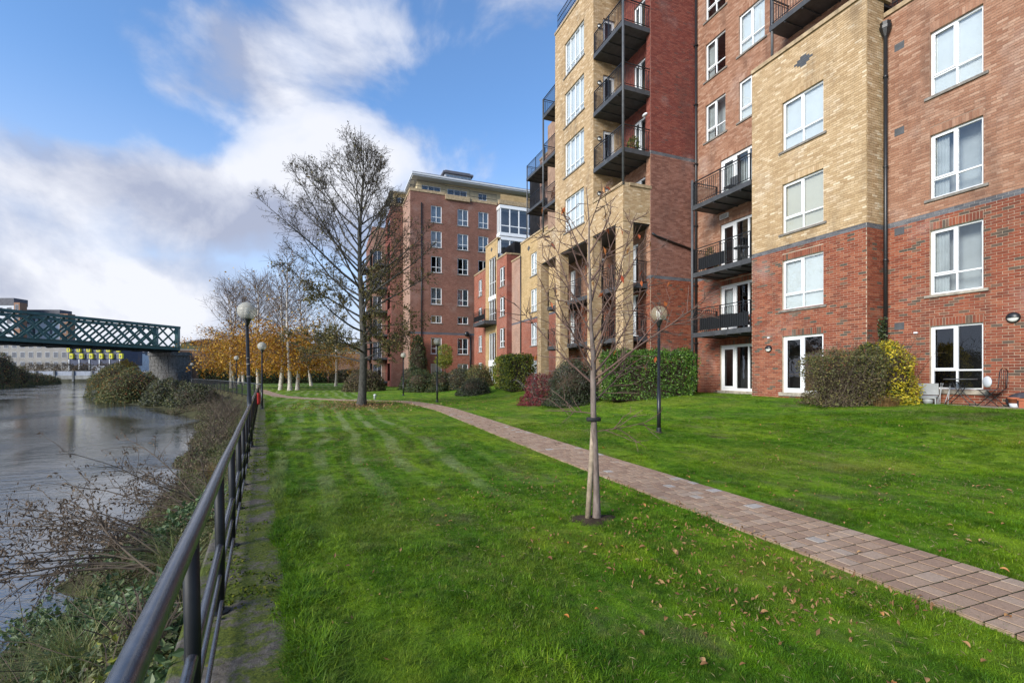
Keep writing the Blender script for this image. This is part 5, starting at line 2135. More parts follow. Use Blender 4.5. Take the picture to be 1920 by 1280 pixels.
def shrub(name, label, cat, loc, size, parts, kind='ball', rot=0.0, twigs=0, twigmat='dead', depth=0.28, group=None, seed=1, core=None, up=0.5):
    """parts: (leaf key, count, leaf size, aspect, where) ; where(P) -> bool mask"""
    g = np.random.default_rng(seed)
    B = thing(name, label, cat, loc, group)
    B.rotation_euler = (0, 0, rot)
    for key, n, ls, asp, where in parts:
        P, N = noisy_points(g, n, kind, size, depth)
        if where is not None:
            m = where(P)
            P, N = P[m], N[m]
        V, F = leaf_geo(P, ls, g, asp, N, 0.45)
        link('foliage', tri_mesh('foliage', V, F, LF[key]), B, kind='stuff')
    if twigs:
        ln = []
        for _ in range(twigs):
            p = np.array([g.uniform(-.3, .3) * size[0], g.uniform(-.3, .3) * size[1], 0.0])
            t = np.array([g.uniform(-.55, .55) * size[0], g.uniform(-.55, .55) * size[1], size[2] * g.uniform(.45, 1.08)])
            d = (t - p)
            L = np.linalg.norm(d)
            P, r = line_from(p, d / L + np.array([0, 0, up]), L, 6, 0.012, 0.003, 0.10, -0.03, g)
            ln.append((P, r))
            for k in range(4):
                q, dd = on_line(P, g.uniform(.35, 1))
                ln.append(line_from(q, child_dir(dd, R(g.uniform(20, 60)), g.uniform(0, 6.28)), g.uniform(.1, .3) * size[2], 6, .005, .002, .12, 0, g))
        V, F = tube_batch(ln, 3)
        link('stems', np_mesh('stems', V, F, M[twigmat]), B, kind='stuff')
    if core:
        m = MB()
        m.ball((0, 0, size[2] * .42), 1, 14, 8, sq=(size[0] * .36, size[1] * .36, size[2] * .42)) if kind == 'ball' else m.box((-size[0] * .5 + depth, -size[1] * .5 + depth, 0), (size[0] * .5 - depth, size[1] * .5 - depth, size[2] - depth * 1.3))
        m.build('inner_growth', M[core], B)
    return B


def G(x, y, dz=-0.03):
    return (x, y, gz(x, y) + dz)


shrub('laurel_hedge', 'clipped bright green laurel hedge against the side wall behind the lawn lamp', 'hedge', G(12.75, 16.6, -.1), (3.9, 1.7, 2.15),
      [('laurel', 15000, 0.085, 1.9, None), ('darkgreen', 4000, 0.085, 1.9, None)], 'box', R(-18), 40, depth=0.42, seed=3, core='soil')
shrub('shrub', 'large grey green tangled shrub between the crimson bush and the laurel hedge', 'shrub', G(10.4, 18.7), (2.9, 2.0, 2.0),
      [('greygreen', 8500, 0.07, 1.8, None), ('darkgreen', 5000, 0.075, 1.8, None), ('deadbrown', 1500, 0.06, 1.8, lambda P: P[:, 2] > 1.0)], 'ball', 0.3, 90, 'greystem', 0.35, seed=4, core='soil')
shrub('shrub', 'deep crimson leaved bush on the lawn in front of the porch piers', 'shrub', G(9.6, 20.6), (2.0, 1.7, 1.45),
      [('red', 5500, 0.075, 1.6, None), ('greygreen', 700, 0.06, 1.8, None)], 'ball', 0, 70, 'greystem', 0.4, seed=5)
shrub('shrub', 'mixed green and golden hedge in front of the link house', 'hedge', G(12.5, 31.5, -.1), (2.0, 6.5, 2.5),
      [('yellowgreen', 9000, 0.12, 1.7, None), ('darkgreen', 4500, 0.12, 1.7, lambda P: P[:, 1] < 0.5), ('yellow', 1200, 0.11, 1.7, lambda P: (P[:, 1] > .6) & (P[:, 2] > .6))], 'box', R(-12), 20, 'dead', 0.4, seed=6, core='soil')
shrub('shrub', 'dark grey green low mound at the edge of the far shrub row', 'shrub', G(9.8, 32.0), (2.6, 2.2, 1.15),
      [('greygreen', 4200, 0.09, 1.8, None), ('darkgreen', 1800, 0.09, 1.8, None)], 'ball', 0, 60, 'dead', 0.3, seed=7, core='soil')
for k, (x, y, w, h, key, lb) in enumerate([
        (7.7, 41.5, 2.8, 1.9, 'darkgreen', 'dark rounded shrub at the left end of the row below the far block'),
        (9.3, 40.5, 2.6, 1.7, 'darkgreen', 'dark shrub second in the row below the far block windows'),
        (10.9, 40.0, 2.8, 1.8, 'greygreen', 'greyish shrub third in the row, right of the lamp post'),
        (12.3, 38.8, 2.8, 1.9, 'olive', 'olive shrub at the right end of the row near the golden hedge')]):
    shrub('shrub', lb, 'shrub', G(x, y), (w, w, h), [(key, 4200, 0.11, 1.7, None), ('olive', 1100, 0.1, 1.7, None)], 'ball', k, 15, 'dead', 0.35, 'row of shrubs below the far block', 20 + k, core='soil')
shrub('shrub', 'brown twiggy shrub low at the foot of the yellow wing behind the bare tree', 'shrub', G(3.4, 47.5), (4.2, 3, 2.2),
      [('brownbush', 4500, 0.13, 1.7, None), ('olive', 2200, 0.12, 1.7, None)], 'ball', 0, 60, 'dead', 0.4, seed=31, core='soil')
shrub('shrub', 'dark evergreen climber growing up the corner of the far block', 'climber', G(9.4, 51.8), (2.4, 1.2, 6.0),
      [('darkgreen', 5000, 0.14, 1.6, None), ('olive', 1200, 0.13, 1.6, None)], 'ball', 0, 20, 'dead', 0.4, seed=32, core='soil')
shrub('shrub', 'dark bush below the climber at the corner of the far block', 'shrub', G(8.2, 47.5), (3.2, 2.4, 2.4),
      [('darkgreen', 4200, 0.13, 1.6, None)], 'ball', 0, 15, 'dead', 0.4, seed=33, core='soil')


def small_tree(x, y, label, hgt, key, seed):
    g = np.random.default_rng(seed)
    B = thing('small_tree', label, 'tree', G(x, y))
    V, F = tube_batch([(np.array([(0, 0, 0), (.05, 0, hgt * .3), (.0, .05, hgt * .6), (.05, 0, hgt * .95)]), np.array([.07, .055, .04, .01]))], 7)
    link('trunk', np_mesh('trunk', V, F, M['bark'], smooth=True), B)
    P, N = noisy_points(g, 2600, 'ball', (1.7, 1.7, hgt * .36), 0.4)
    P[:, 2] += hgt * .55
    P2, N2 = noisy_points(g, 900, 'ball', (1.5, 1.5, hgt * .14), 0.3)
    P2[:, 2] = hgt * .55 - P2[:, 2]
    V, F = leaf_geo(np.concatenate([P, P2]), 0.14, g, 2.6, droop=.4)
    link('crown', tri_mesh('crown', V, F, LF[key]), B, kind='stuff')


small_tree(10.6, 44.5, 'slender small tree with olive crown between the far block windows', 4.6, 'yellowgreen', 5)

# the clump by the wall at the right
shrub('shrub', 'clipped brown and green hedge bush beside the ground floor patio door', 'shrub', G(13.75, 9.05, -.05), (1.8, 1.4, 1.5),
      [('brownleaf', 8000, 0.055, 1.8, None), ('brownbush', 5500, 0.05, 1.9, lambda P: P[:, 2] < 1.0), ('olive', 2600, 0.06, 1.7, lambda P: P[:, 2] > .85), ('deadbrown', 1500, .05, 1.8, lambda P: P[:, 2] < .5)], 'box', R(-38), 260, 'dead', 0.42, seed=41, core='soil')
shrub('shrub', 'dark green bush between the brown hedge bush and the golden one', 'shrub', G(14.5, 8.75, -.05), (1.4, 1.2, 1.75),
      [('darkgreen', 3500, 0.065, 1.7, None), ('yellowgreen', 2600, 0.065, 1.7, None), ('brownbush', 2000, .05, 1.8, lambda P: P[:, 2] < .6)], 'ball', 0, 60, 'dead', 0.26, seed=42, core='soil')
shrub('shrub', 'bright golden variegated bush against the wall by the black downpipe', 'shrub', G(15.0, 8.55, -.05), (1.5, 1.35, 1.8),
      [('yellow', 5600, 0.07, 1.7, None), ('yellowgreen', 1600, 0.07, 1.7, None)], 'ball', 0, 40, 'dead', 0.3, seed=43, core='soil')
sedge_P = np.random.default_rng(44)


def tuft_thing(name, label, cat, x, y, n, h, key, seed, spread=0.3, z=None, fall=0.6):
    g = np.random.default_rng(seed)
    B = thing(name, label, cat, (x, y, gz(x, y) - .02 if z is None else z))
    V, F = blade_geo(g, n, h, spread, 0.009, fall)
    link('blades', np_mesh('blades', V, F, LF[key]), B, kind='stuff')


def blade_geo(g, n, h, spread, w, fall, seg=3):
    """arching blades: strips of quads"""
    a = g.uniform(0, 6.28, n)
    r = np.sqrt(g.uniform(0, 1, n)) * spread
    b0 = np.stack([r * np.cos(a), r * np.sin(a), np.zeros(n)], 1)
    az = a + g.normal(size=n) * .8
    hh = h * g.uniform(.55, 1.15, n)
    d = np.stack([np.cos(az), np.sin(az), np.zeros(n)], 1)
    s = np.stack([-np.sin(az), np.cos(az), np.zeros(n)], 1)
    fl = fall * g.uniform(.4, 1.5, n)
    V = []
    for k in range(seg + 1):
        t = k / seg
        c = b0 + d * (hh * fl * t * t)[:, None]
        c[:, 2] += hh * (t - 0.35 * np.minimum(fl, 1.6) * t * t)
        ww = w * (1 - t * 0.92) * (0.7 + 0.3 * hh / h)
        V += [c - s * ww[:, None] * .5, c + s * ww[:, None] * .5]
    V = np.stack(V, 1)
    m = V.shape[1]
    f = np.array([[2 * k, 2 * k + 1, 2 * k + 3, 2 * k + 2] for k in range(seg)])
    F = (f[None] + (np.arange(n) * m)[:, None, None]).reshape(-1, 4)
    return V.reshape(-1, 3), F


tuft_thing('sedge_tuft', 'rust brown ornamental grass tuft at the foot of the golden bush', 'grass', 14.0, 8.05, 420, 0.42, 'drygrass', 3, 0.26, fall=0.9)


def ivy():
    g = np.random.default_rng(8)
    B = thing('ivy', 'ivy strand climbing the black downpipe beside the bay', 'climber', (16.12, 9.36, 0.9))
    n = 520
    z = g.uniform(0.6, 2.55, n)
    P = np.stack([g.normal(size=n) * .07 - .05, g.normal(size=n) * .07, z], 1)
    V, F = leaf_geo(P, .07, g, 1.2, np.tile([-1.0, -.5, .2], (n, 1)), .6)
    link('foliage', tri_mesh('foliage', V, F, LF['darkgreen']), B, kind='stuff')
    V, F = tube_batch([line_from((0, 0, 0), (0, 0, 1), 2.5, 8, .012, .004, .06, .05, g)], 4)
    link('stem', np_mesh('stem', V, F, M['dead']), B)


ivy()


# ------------------------------------------------------------------ things by the wall
def wall_things():
    zt = 0.87
    g = MB()
    g.box((15.75, 5.2, 0.5), (16.28, 8.4, zt - .01))
    o = g.build('paving_strip', M['flag'], kind='structure')
    # bistro table
    T = thing('bistro_table', 'round black folding garden table with curved legs in front of the window', 'table', (15.95, 7.35, zt - .03))
    MB().lathe((0, 0, .70), [(.33, 0), (.34, .008), (.34, .02), (.33, .028)], 28).build('table_top', M['greymetal'], T)
    for s in (-1, 1):
        for q in (-1, 1):
            pts = [(s * .12, q * .24, .70), (s * .12, q * .10, .62), (s * .12, q * .03, .45), (s * .12, -q * .03, .34), (s * .13, -q * .14, .20), (s * .14, -q * .26, .07), (s * .14, -q * .27, 0)]
            MB().tube(pts, .011, 7).build('leg', M['blackmetal'], T)
    MB().bar((-.13, 0, .4), (.13, 0, .4), .012).build('cross_bar', M['blackmetal'], T)
    # folding chair
    Cc = thing('garden_chair', 'thin black metal folding garden chair beside the bistro table', 'chair', (15.95, 6.72, zt - .03))
    MB().box((-.2, -.2, .44), (.2, .2, .455)).build('seat', M['greymetal'], Cc)
    for s in (-.19, .19):
        MB().tube([(s, .22, 0), (s, -.05, .3), (s, -.22, .5), (s, -.25, .9)], .010, 6).build('leg', M['blackmetal'], Cc)
        MB().tube([(s * .9, -.24, 0), (s * .9, .18, .45)], .010, 6).build('leg', M['blackmetal'], Cc)
    bk = MB()
    for k in range(9):
        a = PI * k / 8
    bk.tube([(.19 * math.cos(PI * k / 10), -.25, .88 + .12 * math.sin(PI * k / 10)) for k in range(11)], .010, 6)
    for x in (-.1, 0, .1):
        bk.tube([(x, -.235, .5), (x, -.25, .97)], .006, 5)
    bk.build('backrest', M['blackmetal'], Cc)
    cu = MB()
    cu.ball((0, 0, 0), .145, 22, 12, sq=(1, .35, 1))
    k = cu.build('cushion', M['whitefar'])
    k.location = (15.78, 6.72, zt + .62)
    k.rotation_euler = (0, 0, R(55))
    tag(k, 'round white cushion with a dark flower pattern on the black chair', 'cushion')
    pet = MB()
    for i in range(8):
        a = 2 * PI * i / 8
        pet.ball((.07 * math.cos(a), -.044, .07 * math.sin(a)), .024, 8, 6, sq=(1, .35, 1))
        pet.ball((.11 * math.cos(a + .39), -.034, .11 * math.sin(a + .39)), .017, 8, 6, sq=(1, .5, 1))
    pet.build('pattern', M['bagdark'], k, kind='stuff')
    # pots
    p = thing('plant_pot', 'terracotta plant pot with a white lower band at the right edge of the wall', 'pot', (16.0, 6.28, zt - .03))
    MB().lathe((0, 0, .12), [(.115, 0), (.125, .10), (.14, .10), (.14, .15), (.12, .15)], 20).build('rim', M['terracotta'], p)
    MB().lathe((0, 0, 0), [(.09, 0), (.112, .12)], 20).build('pot_body', M['whitefar'], p)
    p = thing('planter', 'long terracotta trough planter at the right edge of the wall', 'planter', (15.95, 5.72, zt - .03))
    g = MB()
    g.box((-.14, -.42, 0), (.14, .42, .2))
    g.box((-.16, -.44, .2), (.16, .44, .25))
    g.build('trough', M['terracotta'], p)
    MB().box((-.13, -.41, .235), (.13, .41, .262)).build('earth', M['soil'], p)
    g = MB()
    g.ball((0, 0, .16), .3, 18, 10, sq=(.7, 1.5, .8))
    o = g.build('covered_bag', M['bagdark'])
    o.location = (16.1, 6.05, zt - .02)
    tag(o, 'dark plastic sack slumped against the wall behind the pots', 'sack')
    # grey plastic chair and folded frame beside the bush
    c = thing('plastic_chair', 'grey plastic chair stacked against the wall beside the golden bush', 'chair', (15.95, 8.05, zt - .05))
    c.rotation_euler = (0, R(-8), R(15))
    g = MB()
    g.box((-.04, -.22, .3), (0, .22, .62))
    g.build('backrest', M['plasticgrey'], c)
    MB().box((-.32, -.21, .24), (-.04, .21, .28)).build('seat', M['plasticgrey'], c)
    for x in (-.3, -.05):
        for y in (-.2, .18):
            MB().bar((x, y, 0), (x, y, .25), .03).build('leg', M['plasticgrey'], c)
    c = thing('folded_airer', 'thin grey folded metal frame leaning on the wall below the window end', 'clothes airer', (15.98, 7.72, zt - .05))
    for y, t in ((-.12, .05), (-.04, -.06), (.06, .08), (.12, -.03)):
        MB().tube([(-.08, y, 0), (.14, y + t, .62)], .010, 6).build('frame_bar', M['plasticgrey'], c)
    MB().tube([(.10, -.16, .56), (.10, .18, .56)], .010, 6).build('cross_bar', M['blackmetal'], c)
    g = MB()
    g.lathe((0, 0, 0), [(.09, 0), (.12, .1), (.125, .16), (.1, .16)], 18)
    o = g.build('bucket', M['plasticgrey'])
    o.location = (15.75, 7.98, zt - .03)
    tag(o, 'small grey bucket on the ground below the plastic chair', 'bucket')


wall_things()


# ------------------------------------------------------------------ railway bridge, embankment
def build_bridge():
    a = Vector((-25.0, 101.0, 0))           # bearing on the pier
    d = Vector((-15.1, -18.2, 0)).normalized()
    n = Vector((d.y, -d.x, 0))              # towards the far truss
    if n.y < 0:
        n = -n
    Z0, Z1 = 6.15, 10.3
    L_ = 60.0
    B = thing('railway_bridge', 'green iron lattice railway bridge crossing the river on a stone pier', 'bridge')
    barm = {}
    for s, off in ((0, Vector((0, 0, 0))), (1, n * 5.5)):
        def P(t, z):
            q = a + d * t + off
            return Vector((q.x, q.y, z))
        MB().bar(P(-.3, Z1), P(L_, Z1 + .1), 0.75, 0.42).build('top_chord', M['bridge'], B)
        MB().bar(P(-.3, Z0 + .35), P(L_, Z0 + .45), 0.6, 0.55).build('bottom_chord', M['bridge'], B)
        MB().bar(P(-.3, Z0 + .63), P(L_, Z0 + .73), 0.85, 0.06).build('chord_flange', M['beigefar'] if False else M['bridge'], B)
        g = MB()
        g.bar(P(0, Z0 + .6), P(0, Z1 - .2), 1.3, 0.5)
        g.build('end_post', M['bridge'], B)
        h = Z1 - Z0 - .8
        step = 1.85
        n_ = int((L_ - h) / step)
        for k in range(-1, n_):
            t = k * step
            for sg in (0, 1):
                t0, t1 = (t, t + h) if sg == 0 else (t + h, t)
                z0, z1 = Z0 + .6, Z1 - .2
                # a bar that would pass the end post stops at it
                if min(t0, t1) < 0:
                    f = (0 - min(t0, t1)) / h
                    if t0 < t1:
                        t0, z0 = 0, z0 + (z1 - z0) * f
                    else:
                        t1, z1 = 0, z1 - (z1 - z0) * f
                o_ = n * (0.16 if sg else -0.16)
                key = (sg, round(t1 - t0, 2), s)
                p0, p1 = P(t0, z0) + o_, P(t1, z1) + o_
                if key not in barm:
                    barm[key] = MB().bar((0, 0, 0), p1 - p0, 0.1, 0.27).mesh('lattice_bar', M['bridge'])
                o = link('lattice_bar', barm[key], B)
                o.location = p0
    g = MB()
    q0, q1 = a + n * .2 + d * -.5, a + n * .2 + d * L_
    g.add([(q0.x, q0.y, Z0 - .2), (q1.x, q1.y, Z0 - .1), (q1.x + n.x * 5.1, q1.y + n.y * 5.1, Z0 - .1), (q0.x + n.x * 5.1, q0.y + n.y * 5.1, Z0 - .2),
           (q0.x, q0.y, Z0 + .5), (q1.x, q1.y, Z0 + .6), (q1.x + n.x * 5.1, q1.y + n.y * 5.1, Z0 + .6), (q0.x + n.x * 5.1, q0.y + n.y * 5.1, Z0 + .5)],
          [(0, 3, 2, 1), (4, 5, 6, 7), (0, 1, 5, 4), (1, 2, 6, 5), (2, 3, 7, 6), (3, 0, 4, 7)])
    g.build('deck', M['bridgedark'], B)
    for k in range(20):
        t = 1 + k * 3.0
        q = a + d * t
        MB().bar((q.x, q.y, Z0 - .05), (q.x + n.x * 5.5, q.y + n.y * 5.5, Z0 - .05), 0.3, 0.5).build('cross_girder', M['bridgedark'], B)
    # stone pier, course by course
    Pr = thing('bridge_pier', 'rough grey stone pier carrying the end of the green bridge', 'pier')
    u = -d
    r_ = random.Random(4)
    z = -1.6
    W_, D_ = 2.6, 7.0
    o = a + d * 0.6 - n * .7
    g = MB()

    def C(x, y, z):
        q = o + u * x + n * y
        return (q.x, q.y, z)
    while z < Z0 - .2:
        hh = 0.62
        top = z + hh > Z0 - .85
        for face in range(2):
            x = 0.0
            ln = W_ if face == 0 else D_
            while x < ln - .05:
                w = min(r_.uniform(.6, 1.15), ln - x)
                if ln - x - w < .3:
                    w = ln - x
                pr = r_.uniform(.02, .12) + (.25 if top else 0)
                b = MB()
                p = []
                for zz in (z + .02, min(z + hh, Z0 - .2) - .02):
                    if face == 0:
                        for (xx, yy) in ((x + .02, -pr), (x + w - .02, -pr), (x + w - .02, .3), (x + .02, .3)):
                            p.append(C(xx, yy, zz))
                    else:
                        for (xx, yy) in ((-pr, x + .02), (-pr, x + w - .02), (.3, x + w - .02), (.3, x + .02)):
                            p.append(C(xx, yy, zz))
                b.add(p, [(0, 1, 5, 4), (1, 2, 6, 5), (2, 3, 7, 6), (3, 0, 4, 7), (4, 5, 6, 7)])
                b.build('stone', M['masonry'], Pr)
                x += w
        z += hh
    g.add([C(.1, .1, -1.7), C(W_ - .1, .1, -1.7), C(W_ - .1, D_, -1.7), C(.1, D_, -1.7), C(.1, .1, Z0 - .22), C(W_ - .1, .1, Z0 - .22), C(W_ - .1, D_, Z0 - .22), C(.1, D_, Z0 - .22)],
          [(0, 1, 5, 4), (1, 2, 6, 5), (2, 3, 7, 6), (3, 0, 4, 7), (4, 5, 6, 7)])
    g.build('core', M['quay'], Pr)
    # embankment and its retaining wall
    E = thing('embankment_wall', 'long brown retaining wall of the railway embankment behind the orange birches', 'wall')
    wall('wall_face', E, 'y', 103.5, -25.6, 60, -1.0, 6.3, [(99, 'tanfar')], [], bricks=False, far=True)
    coping(E, 'y', 103.5, -25.6, 30, 6.3, 0.3, mat='stone')
    g = MB()
    V, F = [], []
    xs = np.arange(-25.5, 60, 1.5)
    for x in xs:
        for (y, z) in ((103.8, 6.3), (105.5, 7.6 + .5 * float(vnoise(x * .7, 1, 2))), (110, 8.2 + .3 * float(vnoise(x * .5, 3, 2))), (130, 8.3)):
            V.append((x, y, z))
    for i in range(len(xs) - 1):
        for k in range(3):
            F.append((i * 4 + k, i * 4 + k + 1, i * 4 + k + 5, i * 4 + k + 4))
    g.add(V, F)
    g.build('embankment', M['farland'], None, kind='structure')


build_bridge()


def scatter_leaves(name, P, ls, key, seed, kind='stuff', parent=None, asp=1.6, nrm=None):
    g = np.random.default_rng(seed)
    V, F = leaf_geo(P, ls, g, asp, nrm, .4)
    return link(name, tri_mesh(name, V, F, LF[key]), parent, kind=kind)


g_ = np.random.default_rng(90)
for k, (x, w, h, key, lb) in enumerate([(-18.5, 6, 3.0, 'olive', 'bushes'), (-11, 7, 2.6, 'darkgreen', ''), (-3.5, 7, 2.6, 'darkgreen', ''), (4, 7, 2.8, 'brownbush', '')]):
    lb = ['olive bush at the foot of the embankment wall nearest the bridge pier', 'dark evergreen hedge low behind the left birches', 'dark evergreen hedge low behind the three white trunks', 'brown bushy hedge at the wall foot behind the bare tree'][k]
    shrub('shrub', lb, 'shrub', (x, 100.5, 0), (w, 3, h), [(key, 3600, .24, 1.6, None), ('darkgreen', 2200, .24, 1.6, None)], 'box', 0, 0, 'dead', .5, None, 60 + k, core='soil')
for k, x in enumerate((-21.5, -13.5, -5.5, 2, 9)):
    lb = ['first autumn bush on top of the embankment beside the bridge end', 'second rusty bush along the embankment top from the bridge', 'third bush along the embankment top behind the birches', 'fourth olive bush on the embankment top left of the bare tree', 'fifth olive bush on the embankment behind the bare tree'][k]
    shrub('shrub', lb, 'shrub', (x, 106.5, 6.6), (8.2, 4, 2.1), [(('rust', 'rust', 'olive', 'olive', 'olive')[k], 2600, .26, 1.5, None), ('brownbush', 2600, .24, 1.6, None)], 'ball', 0, 30, 'dead', .6, 'bushes along the top of the embankment', 70 + k)

# bushes along the water's edge
for k, (x, y, z, w, dd, h, keys, lb) in enumerate([
        (-20.6, 66.0, -1.2, 6.4, 8, 3.6, ('olive', 'bank', 'rust'), 'broad olive and rust bush overhanging the water below the bridge'),
        (-14.6, 56.0, -1.1, 4.6, 6, 2.5, ('greygreen', 'bank', 'olive'), 'grey green bush on the river bank in front of the bar fence'),
        (-10.6, 47.5, -.9, 4.2, 5, 1.7, ('bank', 'greygreen', 'brownbush'), 'pale green low bush on the bank below the fence corner'),
        (-27.0, 80.0, -1.2, 6, 8, 4.4, ('olive', 'bank', 'orange'), 'taller olive bush farther along the bank before the pier'),
        (-31.0, 96.0, -1.0, 5, 6, 5.2, ('orange', 'yellow', 'olive'), 'yellow orange autumn tree at the waterside left of the pier')]):
    shrub('shrub', lb, 'shrub', (x, y, z), (w, dd, h), [(keys[0], 5200, .17, 1.6, None), (keys[1], 3600, .17, 1.6, None), (keys[2], 1100, .16, 1.6, lambda P: P[:, 2] > .9)], 'ball', 0, 60, 'dead', .5, None, 80 + k, core='soil')
brown = ['dead brown bramble clump on the bank, {} below the railing']
names_b = ['nearest', 'second', 'third', 'fourth', 'fifth', 'sixth', 'seventh', 'eighth', 'ninth']
for k, (y, s, w, h) in enumerate([(16.5, 1.9, 1.7, .75), (19.5, 1.4, 2.0, .95), (22.5, 2.0, 2.2, .9), (25.5, 1.4, 2.4, 1.15), (29, 2.2, 2.6, 1.0), (32.5, 1.5, 2.8, 1.3), (36.5, 2.1, 3.2, 1.2), (41, 1.6, 3.6, 1.3), (45, 2.4, 3.6, 1.1)]):
    x, yy, z = bank_pt(y, s)
    h *= .55
    w *= .88
    shrub('shrub', 'dead brown bramble clump on the bank, %s along from the camera' % names_b[k], 'shrub', (float(x), y, float(z) - .15), (w, w * 1.5, h),
          [('brownbush', 1900, .075, 1.8, None), ('deadbrown', 1000, .07, 1.9, None), ('bank', 1300 if k % 2 else 2600, .075, 1.8, None)], 'ball', 0, 55, 'dead', .4, 'bramble clumps below the railing', 100 + k, up=.9)


def bank_cover():
    """grass, nettles and dead stalks over the near bank: too many to count"""
    g = np.random.default_rng(17)
    Vs, Fs, off = [], [], 0
    for i in range(150):
        y = 1.2 + 24 * g.uniform(0, 1) ** 1.4
        s = g.uniform(0.05, 3.0)
        x, yy, z = bank_pt(y, s)
        V, F = blade_geo(g, int(g.uniform(28, 60)), g.uniform(.22, .52), g.uniform(.06, .16), .0075, g.uniform(.6, 1.5))
        Vs.append(V + np.array([float(x), y, float(z) - .02]))
        Fs.append(F + off)
        off += len(V)
    link('bank_grass', np_mesh('bank_grass', np.concatenate(Vs), np.concatenate(Fs), LF['bankgrass']), kind='stuff')
    n = 46000
    y = 0.8 + 34 * g.uniform(0, 1, n) ** 1.6
    s = g.uniform(0.0, 3.7, n)
    x, yy, z = bank_pt(y, s)
    cl = vnoise(x * 1.6, y * 1.6, 12)
    P = np.stack([x, y, z + g.uniform(0, .26, n) * cl * (1 - s / 5)], 1)[cl > .22]
    V, F = leaf_geo(P, .05, g, 1.6, np.tile([0, 0, 1.0], (len(P), 1)), .4)
    link('nettles', tri_mesh('nettles', V, F, LF['bank']), kind='stuff')
    Q = P[(P[:, 1] < 9) & (vnoise(P[:, 0] * 2.1 + 4, P[:, 1] * 2.1, 19) > .5)]
    Q = Q + np.stack([np.zeros(len(Q)), np.zeros(len(Q)), g.uniform(.02, .22, len(Q))], 1)
    V, F = leaf_geo(Q, .07, g, 1.7, np.tile([0, 0, 1.0], (len(Q), 1)), .45)
    link('leafy_weeds', tri_mesh('leafy_weeds', V, F, LF['bankleaf']), kind='stuff')
    P = P[g.choice(len(P), len(P) // 2, replace=False)] + g.normal(size=(len(P) // 2, 3)) * .05
    V, F = leaf_geo(P, .04, g, 1.9, np.tile([0, 0, 1.0], (len(P), 1)), .3)
    link('dead_leaf_litter', tri_mesh('dead_leaf_litter', V, F, LF['deadbrown']), kind='stuff')
    ln = []
    for i in range(900):
        y = 1.0 + 30 * g.uniform() ** 1.3
        s = g.uniform(.6, 3.3)
        x, yy, z = bank_pt(y, s)
        az = g.uniform(0, 6.28)
        ln.append(line_from((float(x), y, float(z) - .02), (math.cos(az), math.sin(az), g.uniform(.05, 1.2)), g.uniform(.3, .9), 5, .005, .002, .16, -.08, g))
    V, F = tube_batch(ln, 3)
    link('dead_stalks', np_mesh('dead_stalks', V, F, M['dead']), kind='stuff')


bank_cover()


def fallen_bough(label, y, s, reach, az0, seed, n=16, z_up=.5, leaves=700):
    g = np.random.default_rng(seed)
    x, yy, z = bank_pt(y, s)
    B = thing('fallen_bough', label, 'branch', (float(x), y, float(z) + .05))
    big, tw, LP = [], [], []
    for i in range(n):
        az = az0 + g.normal() * .38
        P, r = line_from((g.normal() * .15, g.normal() * .3, 0), (math.cos(az), math.sin(az), z_up * g.uniform(.4, 1.2)), reach * g.uniform(.55, 1.1), 9, .013, .003, .085, -.035, g)
        big.append((P, r))
        for k in range(17):
            q, dd = on_line(P, g.uniform(.2, 1))
            P2, r2 = line_from(q, child_dir(dd, R(g.uniform(20, 65)), g.uniform(0, 6.28)), g.uniform(.15, .55), 5, .0048, .0018, .12, -.02, g)
            tw.append((P2, r2))
            for _ in range(g.poisson(leaves / (n * 10))):
                LP.append(P2[g.integers(2, 6)] + g.normal(size=3) * .02)
    V, F = tube_batch(big, 6)
    link('bough', np_mesh('bough', V, F, M['dead'], smooth=True), B)
    V, F = tube_batch(tw, 3)
    k = link('twigs', np_mesh('twigs', V, F, M['dead']), B, kind='stuff')
    V, F = leaf_geo(LP, .05, g, 2.6, droop=1.2)
    link('leaves', tri_mesh('leaves', V, F, LF['deadbrown']), k, kind='stuff')


fallen_bough('fallen dead bough with withered leaves reaching out over the pale water', 6.6, .9, 2.3, R(168), 3, 20, .42, 1500)
fallen_bough('second dead bough with grey twigs lying toward the water behind the first', 8.2, .7, 1.9, R(150), 4, 16, .6, 900)
fallen_bough('thin bare bough trailing in the water at the left edge', 5.2, 2.0, 2.2, R(185), 6, 7, .08, 60)

# leafy weeds close to the camera
for k, (y, s, n, h, key, lb) in enumerate([(4.4, 1.2, 260, .55, 'bankgrass', 'big tussock of long arching green grass nearest the handrail'), (5.3, 2.2, 220, .5, 'bankgrass', 'tussock of arching grass down by the water'), (3.4, 1.9, 220, .5, 'bankgrass', 'grass tussock at the lower left beside leafy weeds'),
                                            (6.3, .7, 240, .5, 'bankgrass', 'grass tussock tight against the outside of the concrete walk'), (8.6, .5, 240, .6, 'bankgrass', 'tall yellowish tussock behind the fallen boughs'), (11.5, .9, 260, .6, 'drygrass', 'dry brown tussock farther along the bank')]):
    x, yy, z = bank_pt(y, s)
    tuft_thing('grass_tussock', lb, 'grass', float(x), y, n, h, key, 200 + k, .16, float(z), 1.1)
for k, (y, s, w, h, lb) in enumerate([(3.0, 1.3, .9, .5, 'leafy nettle clump at the bottom left edge of the bank'), (4.6, 2.8, .9, .55, 'leafy weed with pointed leaves standing at the water line'), (2.2, .6, .9, .4, 'low ivy like weeds beneath the nearest handrail'), (3.9, .4, .7, .4, 'nettle clump close against the walk under the second post')]):
    x, yy, z = bank_pt(y, s)
    shrub('weed_clump', lb, 'weeds', (float(x), y, float(z) - .05), (w, w, h), [('bank', 1100, .055, 1.8, None), ('yellowgreen', 160, .055, 1.8, None)], 'ball', 0, 50, 'dead', .3, None, 220 + k, up=1.2)

